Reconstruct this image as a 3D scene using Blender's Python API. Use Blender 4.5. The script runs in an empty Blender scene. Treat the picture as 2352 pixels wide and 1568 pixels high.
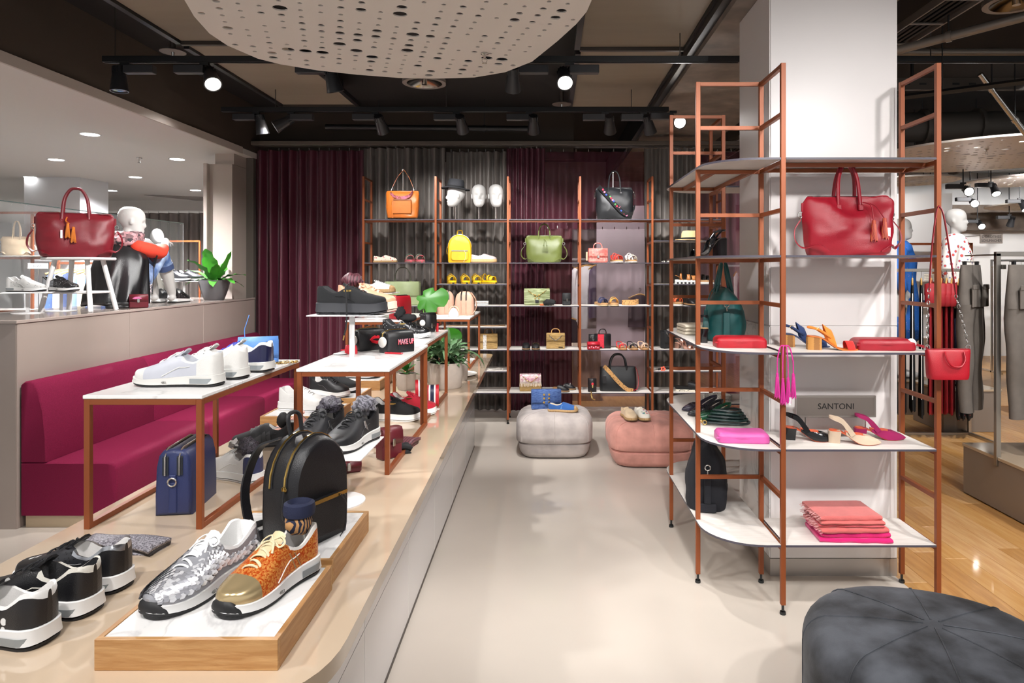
import bpy, math, random
from mathutils import Vector, Matrix, noise
from mathutils.geometry import delaunay_2d_cdt
random.seed(7)
PI = math.pi
sc = bpy.context.scene
COL = sc.collection

# ---------------------------------------------------------------- camera
H = 1.6                       # eye height
FPX, CX, CY = 1568.0, 1257.0, 618.0
cam_d = bpy.data.cameras.new('camera')
cam_d.sensor_width = 36.0
cam_d.lens = 24.0
cam_d.shift_x = -(CX - 1176.0) / 2352.0
cam_d.shift_y = -(784.0 - CY) / 2352.0
cam_d.clip_start = 0.05
cam = bpy.data.objects.new('camera', cam_d)
COL.objects.link(cam)
cam.location = (0, 0, H)
cam.rotation_euler = (PI / 2, 0, 0)
sc.camera = cam

# ---------------------------------------------------------------- world, exposure
world = bpy.data.worlds.new('World')
sc.world = world
world.use_nodes = True
bg = world.node_tree.nodes['Background']
bg.inputs[0].default_value = (1.0, 0.985, 0.98, 1)
bg.inputs[1].default_value = 0.78
sc.view_settings.view_transform = 'Standard'
sc.view_settings.look = 'None'
sc.view_settings.exposure = 0.0
sc.view_settings.gamma = 1.0
sc.view_settings.use_curve_mapping = False
sc.cycles.max_bounces = 5
sc.cycles.diffuse_bounces = 2
sc.cycles.glossy_bounces = 3
sc.cycles.transmission_bounces = 4
sc.cycles.transparent_max_bounces = 10
sc.cycles.caustics_reflective = False
sc.cycles.caustics_refractive = False
sc.cycles.sample_clamp_indirect = 4.0
sc.cycles.use_light_tree = False
sc.cycles.adaptive_threshold = 0.06

# ---------------------------------------------------------------- spot lights; unseen fill spots added to brighten the shop
def spot(name, loc, target, energy, angle=70, blend=0.6, radius=0.05, col=(1, 0.98, 0.965), parent=None):
    d = bpy.data.lights.new(name, 'SPOT')
    d.energy = energy
    d.spot_size = math.radians(angle)
    d.spot_blend = blend
    d.shadow_soft_size = radius
    d.color = col
    o = bpy.data.objects.new(name, d)
    COL.objects.link(o)
    o.location = loc
    o.rotation_euler = (Vector(target) - Vector(loc)).to_track_quat('-Z', 'Y').to_euler()
    if parent:
        o.parent = parent
        o.matrix_parent_inverse = parent.matrix_world.inverted()
    return o

FILL_SPOTS = [((-2.2, 0.6, 3.0), (-1.2, 2.4, 0.8), 115), ((-0.9, 0.3, 3.0), (-0.8, 1.9, 0.8), 125),
         ((0.3, 0.2, 3.0), (0.2, 3.0, 0.0), 125), ((1.4, 0.2, 3.0), (1.35, 3.4, 1.1), 195),
         ((2.4, 0.5, 3.0), (1.9, 3.4, 1.0), 150), ((-1.9, 2.3, 3.0), (-1.2, 3.6, 0.9), 150),
         ((0.5, 2.0, 3.0), (0.3, 4.6, 0.0), 135), ((0.4, 1.9, 3.0), (-0.7, 3.4, 0.9), 120),
         ((2.6, 2.0, 3.0), (2.6, 4.4, 0.2), 170), ((-1.85, 4.0, 3.0), (-3.2, 5.4, 0.7), 280), ((-1.5, 5.2, 3.0), (-3.2, 6.6, 0.7), 220)]
for i, (a, b, e) in enumerate(FILL_SPOTS):
    spot('fill_spot_light', a, b, e * 1.1, 75, 0.7, 0.06)

# ---------------------------------------------------------------- pixel <-> place helpers (measuring the photograph)
def at(px, py, Y):
    return Vector(((px - CX) * Y / FPX, Y, H - (py - CY) * Y / FPX))
def on(px, py, z):
    Y = FPX * (H - z) / (py - CY)
    return Vector(((px - CX) * Y / FPX, Y, z))

# ---------------------------------------------------------------- materials
def C(r, g=None, b=None):
    if g is None:
        h = r.lstrip('#'); r, g, b = int(h[0:2], 16), int(h[2:4], 16), int(h[4:6], 16)
    f = lambda v: (v / 255 / 12.92) if v / 255 <= 0.04045 else ((v / 255 + 0.055) / 1.055) ** 2.4
    return (f(r), f(g), f(b), 1.0)
MATS = {}
def mat(key, col='#808080', rough=0.5, metal=0.0, bump=0.0, bscale=200.0, var=0.0, vscale=8.0, col2=None,
        coat=0.0, emit=0.0, sheen=0.0, kind='noise', alpha=1.0, trans=0.0, spec=0.5, stretch=(1, 1, 1), detail=3.0):
    if key in MATS:
        return MATS[key]
    m = bpy.data.materials.new(key)
    m.use_nodes = True
    nt = m.node_tree
    N, L = nt.nodes, nt.links
    p = N['Principled BSDF']
    c = C(col) if isinstance(col, str) else col
    p.inputs['Base Color'].default_value = c
    p.inputs['Roughness'].default_value = rough
    p.inputs['Metallic'].default_value = metal
    p.inputs['Specular IOR Level'].default_value = spec
    p.inputs['Coat Weight'].default_value = coat
    p.inputs['Coat Roughness'].default_value = 0.06
    p.inputs['Sheen Weight'].default_value = sheen
    p.inputs['Alpha'].default_value = alpha
    p.inputs['Transmission Weight'].default_value = trans
    if emit:
        p.inputs['Emission Color'].default_value = c
        p.inputs['Emission Strength'].default_value = emit
    tc = None
    def coords(st=stretch):
        nonlocal tc
        if tc is None:
            tc = N.new('ShaderNodeTexCoord')
        mp = N.new('ShaderNodeMapping')
        mp.inputs['Scale'].default_value = st
        L.new(tc.outputs['Object'], mp.inputs['Vector'])
        return mp.outputs['Vector']
    if var or col2:
        c2 = C(col2) if isinstance(col2, str) else (col2 or tuple(min(1, v * (1 + var)) for v in c[:3]) + (1,))
        if kind == 'noise':
            t = N.new('ShaderNodeTexNoise'); t.inputs['Scale'].default_value = vscale; t.inputs['Detail'].default_value = detail
            out = t.outputs['Fac']
            lo, hi = 0.35, 0.65
        elif kind == 'marble':
            t = N.new('ShaderNodeTexNoise'); t.inputs['Scale'].default_value = vscale; t.inputs['Detail'].default_value = 5
            t.inputs['Distortion'].default_value = 1.5
            out = t.outputs['Fac']; lo, hi = 0.49, 0.5
        elif kind == 'wood':
            t = N.new('ShaderNodeTexNoise'); t.inputs['Scale'].default_value = vscale; t.inputs['Detail'].default_value = 5
            t.inputs['Distortion'].default_value = 0.6
            out = t.outputs['Fac']; lo, hi = 0.35, 0.7
        elif kind == 'dots':
            t = N.new('ShaderNodeTexVoronoi'); t.inputs['Scale'].default_value = vscale
            out = t.outputs['Distance']; lo, hi = 0.26, 0.3
        elif kind == 'cells':
            t = N.new('ShaderNodeTexVoronoi'); t.inputs['Scale'].default_value = vscale
            out = t.outputs['Color']; lo, hi = 0.25, 0.75
        elif kind == 'leopard':
            t = N.new('ShaderNodeTexVoronoi'); t.inputs['Scale'].default_value = vscale
            t.feature = 'DISTANCE_TO_EDGE'
            out = t.outputs['Distance']; lo, hi = 0.07, 0.12
        elif kind == 'stripes':
            t = N.new('ShaderNodeTexWave'); t.inputs['Scale'].default_value = vscale; t.inputs['Distortion'].default_value = 0.6
            t.inputs['Detail'].default_value = 2.0; t.inputs['Detail Scale'].default_value = 6
            out = t.outputs['Fac']; lo, hi = 0.4, 0.6
        L.new(coords(), t.inputs['Vector'])
        r = N.new('ShaderNodeValToRGB')
        r.color_ramp.elements[0].position = lo; r.color_ramp.elements[1].position = hi
        r.color_ramp.elements[0].color = c; r.color_ramp.elements[1].color = c2
        if kind == 'marble':
            r.color_ramp.elements[0].position = 0.47; r.color_ramp.elements[1].position = 0.495
            r.color_ramp.elements[1].color = c2
            e = r.color_ramp.elements.new(0.52); e.color = c
        L.new(out, r.inputs['Fac'])
        L.new(r.outputs['Color'], p.inputs['Base Color'])
    if bump:
        t = N.new('ShaderNodeTexNoise'); t.inputs['Scale'].default_value = bscale; t.inputs['Detail'].default_value = 2
        L.new(coords(stretch), t.inputs['Vector'])
        b = N.new('ShaderNodeBump'); b.inputs['Strength'].default_value = bump; b.inputs['Distance'].default_value = 0.004
        L.new(t.outputs['Fac'], b.inputs['Height'])
        L.new(b.outputs['Normal'], p.inputs['Normal'])
    MATS[key] = m
    return m
def leather(col, rough=0.38):
    return mat('leather' + col, col, rough, bump=0.25, bscale=420, var=0.12, vscale=14)
def suede(col, sheen=0.1):
    return mat('suede' + col + str(sheen), col, 0.9, var=0.3, vscale=9, sheen=sheen, bump=0.15, bscale=500)
def cloth(col, rough=0.85):
    return mat('cloth' + col, col, rough, bump=0.25, bscale=380, var=0.2, vscale=10)
def plastic(col, rough=0.35):
    return mat('plastic' + col, col, rough)
def metal(col, rough=0.25):
    return mat('metal' + col, col, rough, metal=1.0)
def glitter(col, col2, sc_=260):
    return mat('glitter' + col + col2, col, 0.3, metal=0.5, col2=col2, kind='cells', vscale=sc_)
COPPER = mat('copper_paint', '#8d4a26', 0.4, metal=0.25)
STEEL = metal('#c9c7c4', 0.22)
GOLD = metal('#d8b56a', 0.25)
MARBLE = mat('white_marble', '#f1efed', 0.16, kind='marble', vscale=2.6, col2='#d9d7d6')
OAK = mat('oak', '#ad7d4a', 0.45, kind='wood', vscale=9, col2='#c69a66', stretch=(1.2, 10, 14), bump=0.1, bscale=60)
WHITE = mat('white_lacquer', '#efedec', 0.3)
BLACK = mat('black_metal', '#141416', 0.45)
RUBBER = plastic('#1b1b1d', 0.6)

# ---------------------------------------------------------------- mesh collector
class MB:
    def __init__(s):
        s.v, s.f, s.m = [], [], []
        s.M = Matrix.Identity(4)
        s.mi = 0
    def add(s, vs, fs):
        k = len(s.v)
        s.v += [s.M @ Vector(p) for p in vs]
        for f in fs:
            s.f.append([k + i for i in f]); s.m.append(s.mi)
        return s
    def box(s, x0, x1, y0, y1, z0, z1, b=0.0):
        if b <= 0:
            vs = [(x, y, z) for z in (z0, z1) for y in (y0, y1) for x in (x0, x1)]
            return s.add(vs, [(0, 2, 3, 1), (4, 5, 7, 6), (0, 1, 5, 4), (2, 6, 7, 3), (0, 4, 6, 2), (1, 3, 7, 5)])
        b = min(b, (x1 - x0) * .49, (y1 - y0) * .49, (z1 - z0) * .49)
        # chamfered box: 24 vertices
        vs, idx = [], {}
        for i, x in ((0, x0), (1, x1)):
            for j, y in ((0, y0), (1, y1)):
                for k, z in ((0, z0), (1, z1)):
                    sx, sy, sz = (b if i == 0 else -b), (b if j == 0 else -b), (b if k == 0 else -b)
                    idx[i, j, k, 0] = len(vs); vs.append((x, y + sy, z + sz))
                    idx[i, j, k, 1] = len(vs); vs.append((x + sx, y, z + sz))
                    idx[i, j, k, 2] = len(vs); vs.append((x + sx, y + sy, z))
        fs = []
        for i in (0, 1):
            fs.append([idx[i, 0, 0, 0], idx[i, 1, 0, 0], idx[i, 1, 1, 0], idx[i, 0, 1, 0]])
            fs.append([idx[0, i, 0, 1], idx[1, i, 0, 1], idx[1, i, 1, 1], idx[0, i, 1, 1]])
            fs.append([idx[0, 0, i, 2], idx[1, 0, i, 2], idx[1, 1, i, 2], idx[0, 1, i, 2]])
        for a in (0, 1):
            for c in (0, 1):
                fs.append([idx[0, a, c, 1], idx[1, a, c, 1], idx[1, a, c, 2], idx[0, a, c, 2]])
                fs.append([idx[a, 0, c, 0], idx[a, 1, c, 0], idx[a, 1, c, 2], idx[a, 0, c, 2]])
                fs.append([idx[a, c, 0, 0], idx[a, c, 1, 0], idx[a, c, 1, 1], idx[a, c, 0, 1]])
        for i in (0, 1):
            for j in (0, 1):
                for k in (0, 1):
                    fs.append([idx[i, j, k, 0], idx[i, j, k, 1], idx[i, j, k, 2]])
        return s.add(vs, fs)
    def loft(s, rings, cap0=True, cap1=True, closed=True, mats=None):
        n = len(rings[0]); vs = [p for r in rings for p in r]; fs = []
        for i in range(len(rings) - 1):
            for j in range(n if closed else n - 1):
                k = (j + 1) % n
                fs.append((i * n + j, i * n + k, (i + 1) * n + k, (i + 1) * n + j))
        if cap0: fs.append(tuple(range(n - 1, -1, -1)))
        if cap1: fs.append(tuple((len(rings) - 1) * n + j for j in range(n)))
        return s.add(vs, fs)
    def tube(s, pts, r, n=8, closed=False, flat=1.0, up=None):
        pts = [Vector(p) for p in pts]
        rings = []; prev = None
        m = len(pts)
        for i, p in enumerate(pts):
            if closed:
                d = pts[(i + 1) % m] - pts[i - 1]
            else:
                d = pts[min(i + 1, m - 1)] - pts[max(i - 1, 0)]
            if d.length < 1e-9: d = Vector((0, 0, 1))
            d.normalize()
            if up is not None:
                u = Vector(up)
            elif prev is None:
                u = Vector((0, 0, 1)) if abs(d.z) < 0.9 else Vector((1, 0, 0))
            else:
                u = prev
            u = u - d * u.dot(d)
            if u.length < 1e-6: u = d.orthogonal()
            u.normalize(); prev = u
            w = d.cross(u)
            rr = r[i] if isinstance(r, (list, tuple)) else r
            rings.append([p + u * (math.cos(2 * PI * j / n) * rr * flat) + w * (math.sin(2 * PI * j / n) * rr) for j in range(n)])
        if closed:
            rings.append(rings[0])
            return s.loft(rings, False, False)
        return s.loft(rings)
    def bar(s, a, b, t, t2=None, up=(0, 0, 1)):
        # square section bar from a to b
        a, b = Vector(a), Vector(b); d = (b - a).normalized()
        u = Vector(up) if abs(d.dot(Vector(up))) < 0.95 else Vector((0, 1, 0))
        u = (u - d * u.dot(d)).normalized(); w = d.cross(u); h, g = t / 2, (t2 or t) / 2
        R = lambda p: [p + u * h + w * g, p + u * h - w * g, p - u * h - w * g, p - u * h + w * g]
        return s.loft([R(a), R(b)])
    def lathe(s, prof, n=20, cx=0, cy=0, cap=True):
        rings = [[(cx + r * math.cos(2 * PI * j / n), cy + r * math.sin(2 * PI * j / n), z) for j in range(n)] for r, z in prof]
        return s.loft(rings, cap, cap)
    def prism(s, outline, z0, z1):
        n = len(outline)
        vs = [(x, y, z0) for x, y in outline] + [(x, y, z1) for x, y in outline]
        fs = [tuple(range(n - 1, -1, -1)), tuple(range(n, 2 * n))]
        fs += [(i, (i + 1) % n, n + (i + 1) % n, n + i) for i in range(n)]
        return s.add(vs, fs)
    def ball(s, c, r, n=10, m=6, sq=(1, 1, 1)):
        rings = []
        for i in range(m + 1):
            a = -PI / 2 + PI * i / m
            rr = max(math.cos(a), 0.02)
            rings.append([(c[0] + r * sq[0] * rr * math.cos(2 * PI * j / n), c[1] + r * sq[1] * rr * math.sin(2 * PI * j / n),
                           c[2] + r * sq[2] * math.sin(a)) for j in range(n)])
        return s.loft(rings)
    def ring(s, c, R, r, axis='y', n=12, k=6):
        pts = []
        for i in range(n):
            a = 2 * PI * i / n; u, w = R * math.cos(a), R * math.sin(a)
            pts.append({'y': (c[0] + u, c[1], c[2] + w), 'x': (c[0], c[1] + u, c[2] + w), 'z': (c[0] + u, c[1] + w, c[2])}[axis])
        return s.tube(pts, r, k, closed=True)
    def grid(s, fn, nu, nv, thick=0.0):
        vs = [fn(i / nu, j / nv) for i in range(nu + 1) for j in range(nv + 1)]
        fs = [(i * (nv + 1) + j, (i + 1) * (nv + 1) + j, (i + 1) * (nv + 1) + j + 1, i * (nv + 1) + j + 1) for i in range(nu) for j in range(nv)]
        return s.add(vs, fs)
    def ribbon(s, pts, width, thick, side=(0, 1, 0)):
        # flat band along pts, its width along `side`
        pts = [Vector(p) for p in pts]; rings = []
        for i, p in enumerate(pts):
            d = (pts[min(i + 1, len(pts) - 1)] - pts[max(i - 1, 0)]).normalized()
            w = Vector(side); w = w - d * w.dot(d)
            w = w.normalized() if w.length > 1e-6 else d.orthogonal().normalized()
            u = d.cross(w)
            rings.append([p + w * width / 2 + u * thick / 2, p - w * width / 2 + u * thick / 2, p - w * width / 2 - u * thick / 2, p + w * width / 2 - u * thick / 2])
        return s.loft(rings)
    def mesh(s, name):
        me = bpy.data.meshes.new(name)
        me.from_pydata([tuple(p) for p in s.v], [], s.f)
        return me
    def build(s, name, mats, parent=None, smooth=35, kind=None):
        me = s.mesh(name)
        for m in (mats if isinstance(mats, (list, tuple)) else [mats]):
            me.materials.append(m)
        if any(s.m):
            me.polygons.foreach_set('material_index', s.m)
        me.validate()
        fix_normals(me)
        if smooth:
            me.polygons.foreach_set('use_smooth', [True] * len(me.polygons))
            me.set_sharp_from_angle(angle=math.radians(smooth))
        o = bpy.data.objects.new(name, me)
        COL.objects.link(o)
        if parent: o.parent = parent
        if kind: o['kind'] = kind
        return o
import bmesh
def fix_normals(me):
    b = bmesh.new(); b.from_mesh(me)
    bmesh.ops.recalc_face_normals(b, faces=b.faces)
    b.to_mesh(me); b.free()
def arc(c, R, a0, a1, n, plane='xz', Rz=None):
    out = []
    for i in range(n + 1):
        a = a0 + (a1 - a0) * i / n
        u, w = R * math.cos(a), (Rz or R) * math.sin(a)
        out.append(Vector((c[0] + u, c[1], c[2] + w)) if plane == 'xz' else Vector((c[0] + u, c[1] + w, c[2])) if plane == 'xy' else Vector((c[0], c[1] + u, c[2] + w)))
    return out
def curve(pts, n=6):
    # Catmull-Rom through pts
    P = [Vector(p) for p in pts]; P = [P[0] * 2 - P[1]] + P + [P[-1] * 2 - P[-2]]; out = []
    for i in range(1, len(P) - 2):
        for k in range(n):
            t = k / n
            out.append(0.5 * ((2 * P[i]) + (P[i + 1] - P[i - 1]) * t + (2 * P[i - 1] - 5 * P[i] + 4 * P[i + 1] - P[i + 2]) * t * t + (3 * P[i] - P[i - 1] - 3 * P[i + 1] + P[i + 2]) * t ** 3))
    out.append(P[-2]); return out
def rrect(a, b, r, n=5):
    # rounded rectangle outline, half sizes a, b
    r = min(r, a * .99, b * .99); out = []
    for cx, cy, a0 in ((a - r, b - r, 0), (-a + r, b - r, PI / 2), (-a + r, -b + r, PI), (a - r, -b + r, 1.5 * PI)):
        for i in range(n + 1):
            t = a0 + PI / 2 * i / n
            out.append((cx + r * math.cos(t), cy + r * math.sin(t)))
    return out
def supere(a, b, e, n=28):
    out = []
    for i in range(n):
        t = 2 * PI * i / n; c, s_ = math.cos(t), math.sin(t)
        out.append((a * abs(c) ** (2 / e) * (1 if c >= 0 else -1), b * abs(s_) ** (2 / e) * (1 if s_ >= 0 else -1)))
    return out

# ---------------------------------------------------------------- things
def tag(o, label, cat, group=None, kind=None):
    o['label'] = label
    if cat: o['category'] = cat
    if group: o['group'] = group
    if kind: o['kind'] = kind
    return o
def thing(name, label, cat, loc=(0, 0, 0), rz=0.0, group=None, scale=1.0):
    o = bpy.data.objects.new(name, None)
    COL.objects.link(o)
    o.empty_display_size = 0.05
    o.location = loc; o.rotation_euler = (0, 0, rz)
    if scale != 1.0: o.scale = (scale,) * 3 if not isinstance(scale, tuple) else scale
    return tag(o, label, cat, group)
def struct(o):
    o['kind'] = 'structure'; return o
def dup(root, label, loc=None, rz=None, group=None, scale=None):
    r = root.copy(); COL.objects.link(r); r['label'] = label
    if loc is not None: r.location = loc
    if rz is not None: r.rotation_euler = (0, 0, rz)
    if group: r['group'] = group
    if scale: r.scale = (scale,) * 3
    for ch in list(root.children):
        c = ch.copy(); COL.objects.link(c); c.parent = r
        for g in list(ch.children):
            d = g.copy(); COL.objects.link(d); d.parent = c
    return r
def text(name, body, size, m, parent, loc, rot=(PI / 2, 0, 0), extrude=0.0006, sx=1.0):
    cu = bpy.data.curves.new(name, 'FONT'); cu.body = body; cu.size = size; cu.extrude = extrude
    cu.align_x = 'CENTER'; cu.align_y = 'CENTER'; cu.resolution_u = 3
    t = bpy.data.objects.new(name + '_curve', cu); COL.objects.link(t)
    me = bpy.data.meshes.new_from_object(t)
    bpy.data.objects.remove(t); bpy.data.curves.remove(cu)
    me.materials.clear(); me.materials.append(m)
    o = bpy.data.objects.new(name, me); COL.objects.link(o)
    o.parent = parent; o.location = loc; o.rotation_euler = rot; o.scale = (sx, 1, 1)
    return o
# ================================================================ room shell
BEIGE = mat('beige_resin_floor', '#c6bcb1', 0.27, var=0.08, vscale=1.2, coat=0.25)
TAUPE = mat('taupe_lacquer', '#a2948c', 0.2, coat=0.4, var=0.05, vscale=2)
DARKCEIL = mat('dark_ceiling', '#171311', 0.9, var=0.2, vscale=2)
SOFFIT = mat('dark_soffit', '#43382f', 0.8, var=0.08, vscale=2)
PANEL = mat('taupe_ceiling_raft', '#847767', 0.7, var=0.06, vscale=2, stretch=(1, 6, 1))
WALLW = mat('white_wall', '#eceae8', 0.6)
COLW = mat('white_column', '#e6e0de', 0.32, var=0.03, vscale=2)
CONCRETE = mat('raw_concrete', '#6b6057', 0.9, var=0.5, vscale=5, bump=0.6, bscale=18)
WOODF = mat('oak_floor', '#b98548', 0.33, kind='wood', vscale=4.0, col2='#d3a365', stretch=(9, 1.0, 1), coat=0.2)
CREAM = mat('cream_ceiling', '#e9e3dd', 0.55)
def sbox(name, m, *a, b=0.0, parent=None):
    o = MB().box(*a, b=b).build(name, m, parent)
    return o if parent else struct(o)

floor = sbox('floor', BEIGE, -15, 1.815, -2.5, 7.95, -0.08, 0)
floorw = sbox('floor', mat('oak_floor_base', '#8a5f33', 0.5), 1.815, 11, -2.5, 15, -0.08, -0.004)
floorb = sbox('floor', WOODF, -3.6, 1.815, 7.95, 12, -0.08, 0); sbox('floor', mat('pale_floor', '#cfcac4', .3), -15, -3.6, 7.95, 19, -.08, 0)
# oak planks of the shop floor, laid one by one
WOODS = [mat('oak_plank_a', '#b98649', 0.4, kind='wood', vscale=4, col2='#c79a62', stretch=(9, 1, 1), coat=0.15),
         mat('oak_plank_b', '#bd8c58', 0.4, kind='wood', vscale=4, col2='#cfa672', stretch=(9, 1, 1), coat=0.15),
         mat('oak_plank_c', '#ab7a44', 0.32, kind='wood', vscale=4, col2='#c4935a', stretch=(9, 1, 1), coat=0.15)]
PW = 0.128
plank_meshes = [MB().box(-PW / 2 + .0008, PW / 2 - .0008, -.6, .6, -.02, 0, b=.0012).build('plank', w, floorw) for w in WOODS]
for pm in plank_meshes: COL.objects.unlink(pm)
rp = random.Random(3)
for i in range(26):
    off = rp.uniform(0, 1.2)
    for j in range(6):
        y = 1.4 + off + j * 1.202
        x = 1.815 + PW / 2 + i * PW
        if x < 2.3 and y > 7.5: continue
        src = rp.choice(plank_meshes)
        p = src.copy(); COL.objects.link(p); p.name = 'plank'; p.parent = floorw; p.location = (x, y, 0)
for pm in plank_meshes: bpy.data.objects.remove(pm)
far = MB().box(1.815, 11, 8.0, 15, -.004, 0).build('plank_field', WOODF, floorw, kind='stuff')

# low wall with display ledge, left
LW0, LW1 = -4.02, -3.27
wl = MB().box(LW0, LW1, 4.20, 7.62, 0, 1.262)
wall_low = struct(wl.build('wall_low', TAUPE))
for k in range(3):
    y = 4.2 + k * 1.14
    MB().box(LW1 - .004, LW1 + .006, y + .003, y + 1.137, 0.0, 1.262, b=.002).build('panel', TAUPE, wall_low)
MB().box(LW0, LW1 + .012, 4.19, 7.62, 1.264, 1.285, b=.003).build('ledge', mat('ledge_gloss', '#a99b93', 0.1, coat=0.6), wall_low)
GLASS = mat('clear_glass', '#f4f8f8', 0.02, alpha=0.10)
gp = MB().box(-3.925, -3.915, 3.2, 7.35, 1.287, 2.09).build('window_1', GLASS); struct(gp)
MB().bar((-3.92, 3.2, 2.092), (-3.92, 7.35, 2.092), .008).build('glass_edge', mat('glass_edge', '#5f6f6c', 0.2), gp)
# wall at the back of the ledge: dark return and lacquered pillar
sbox('wall_back_left', mat('dark_grey_wall', '#57504a', 0.7), -3.66, -3.28, 7.62, 7.75, 0, 3.0)
pil = sbox('pillar', mat('pillar_lacquer', '#aea198', 0.18, coat=0.4), -3.60, -3.36, 7.28, 7.62, 1.285, 2.72)
MB().box(-3.56, -3.36, 7.32, 7.62, 2.722, 2.84).build('pillar_top', mat('pillar_lacquer'), pil)
MB().box(-3.64, -3.60, 7.22, 7.62, 1.285, 2.72, b=.004).build('trim_strip', mat('pillar_lacquer'), pil)

# ceilings
cl = sbox('ceiling', CREAM, -15, -3.27, -1, 19, 2.84, 2.90)
MB().box(-3.275, -3.255, -1, 7.3, 2.835, 2.905).build('fascia', mat('fascia', '#cfc3ba', 0.5), cl)
soff = sbox('beam', SOFFIT, -3.9, -3.27, -2.5, 7.9, 2.905, 3.45)
ceil_main = sbox('ceiling', DARKCEIL, -3.3, 11, -2.5, 15, 3.42, 3.5)
MB().box(-3.3, 0.3, 7.76, 7.82, 2.85, 3.42).build('wall_header', SOFFIT); struct(bpy.data.objects['wall_header'])
beam = sbox('beam', CONCRETE, 1.05, 1.95, -1, 14, 3.09, 3.42)
MB().box(1.0, 1.05, -1, 14, 3.13, 3.42).build('black_edge', BLACK, beam)
for nm, x0, x1, y0, y1 in (('ceiling_raft', -2.57, -1.86, 1.0, 4.80), ('ceiling_raft', -2.57, -1.86, 4.9, 6.65),
                           ('ceiling_raft', .235, .985, 1.0, 4.93), ('ceiling_raft', .245, .985, 5.02, 6.75)):
    far_ = y1 > 5
    o = thing('ceiling_raft', {(-2.57, False): 'taupe ceiling raft left of the large perforated disc', (-2.57, True): 'taupe ceiling raft behind the upper left track',
              (.235, False): 'taupe corrugated ceiling raft right of the large perforated disc', (.245, True): 'taupe ceiling raft between the two black tracks on the right'}.get((x0, far_), 'taupe ceiling raft hidden above the perforated disc'),
              'ceiling panel', ((x0 + x1) / 2, (y0 + y1) / 2, 3.2))
    hx, hy = (x1 - x0) / 2, (y1 - y0) / 2
    MB().box(-hx, hx, -hy, hy, 0, .03, b=.004).build('board', PANEL, o)
    MB().bar((-hx, hy, -.012), (hx, hy, -.012), .03).build('edge_rail', mat('raft_rail', '#3a322c', .5), o)
    MB().bar((hx + .02, -hy, .0), (hx + .02, hy, .0), .04).build('side_rail', BLACK, o)
    MB().bar((-hx - .02, -hy, .0), (-hx - .02, hy, .0), .04).build('side_rail', BLACK, o)
    for sx in (-1, 1):
        MB().bar((sx * (hx - .1), hy - .1, .03), (sx * (hx - .1), hy - .1, .22), .01).build('hanger_rod', BLACK, o)

# white column on the right with its plinth
colm = sbox('column', COLW, 1.165, 1.825, 3.565, 4.12, 0.092, 3.09)
MB().box(1.163, 1.827, 3.563, 4.122, 0, .09).build('plinth', mat('plinth_steel', '#b3aca6', 0.28, metal=0.5), colm)
MB().box(1.1655, 1.8245, 3.560, 3.5655, .095, 1.30, b=.001).build('cladding_panel', COLW, colm)
MB().box(1.1655, 1.8245, 3.560, 3.5655, 1.306, 3.085, b=.001).build('cladding_panel', COLW, colm)
MB().box(1.160, 1.1655, 3.566, 4.118, .095, 1.30, b=.001).build('cladding_panel', MARBLE, colm)  # veins put the soft shadows and reflections of this face into its colour
MB().box(1.160, 1.1655, 3.566, 4.118, 1.306, 3.085, b=.001).build('cladding_panel', COLW, colm)

# outer walls of the neighbouring departments
sbox('wall_far_left', WALLW, -15, -3.66, 18.5, 18.6, 0, 2.84)
sbox('wall_side_left', WALLW, -14.6, -14.5, 0, 18.5, 0, 2.84)
sbox('wall_back', mat('lilac_grey_wall', '#b7adb2', .7), -3.66, 3.2, 11.6, 11.7, 0, 3.42)
sbox('wall_far_right', WALLW, 3.2, 11, 12.6, 12.7, 0, 3.42)
sbox('beam', CONCRETE, 3.2, 11, 12.2, 12.6, 2.3, 2.75)
sbox('wall_side_right', WALLW, 10.9, 11, -1, 12.6, 0, 3.42)
sbox('wall_divider', mat('divider_grey', '#8b8179', .6), -3.66, -3.6, 7.75, 11.6, 0, 2.84)

# ================================================================ curtains
def curtain(label, x0, x1, y, z0, z1, m, n, amp, band=None, seed=1, cat='curtain', band_h=.09):
    r = random.Random(seed); t = thing('curtain', label, cat, ((x0 + x1) / 2, y, z0))
    w = x1 - x0; h = z1 - z0
    ph = [r.uniform(-.35, .35) for _ in range(n + 2)]; am = [amp * r.uniform(.6, 1.25) for _ in range(n + 2)]
    def fold(u):
        k = u * n; i = int(k); f = k - i
        a = am[i] * (1 - f) + am[min(i + 1, n)] * f
        p = ph[i] * (1 - f) + ph[min(i + 1, n)] * f
        return a * math.sin(2 * PI * k + p * 2)
    def fn(u, v):
        return ((u - .5) * w + .006 * math.sin(v * 5 + u * 40), fold(u) * (1 - .25 * v), v * h)
    nu = n * 10
    MB().grid(lambda u, v: fn(u, v * (1 - band_h / h)), nu, 7).build('fabric', m, t, smooth=80)
    MB().grid(lambda u, v: (fn(u, 1)[0], fn(u, 1)[1] * 1.02 - .002, (h - band_h - .0005) + v * band_h), nu, 1).build('heading_tape', band or m, t, smooth=80)
    g0 = MB().box(-.004, .004, -.006, .006, 0, .028).build('glider', STEEL, t)
    for i in range(n):
        g = g0 if i == 0 else g0.copy()
        if i: COL.objects.link(g)
        g.location = ((i + .5) / n * w - w / 2, 0, h)
    return t
BURG = mat('burgundy_satin', '#481525', 0.4, sheen=0.1, bump=.1, bscale=300)
GREYC = mat('grey_satin', '#736c67', 0.36, sheen=0.1, bump=.1, bscale=300)
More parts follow.
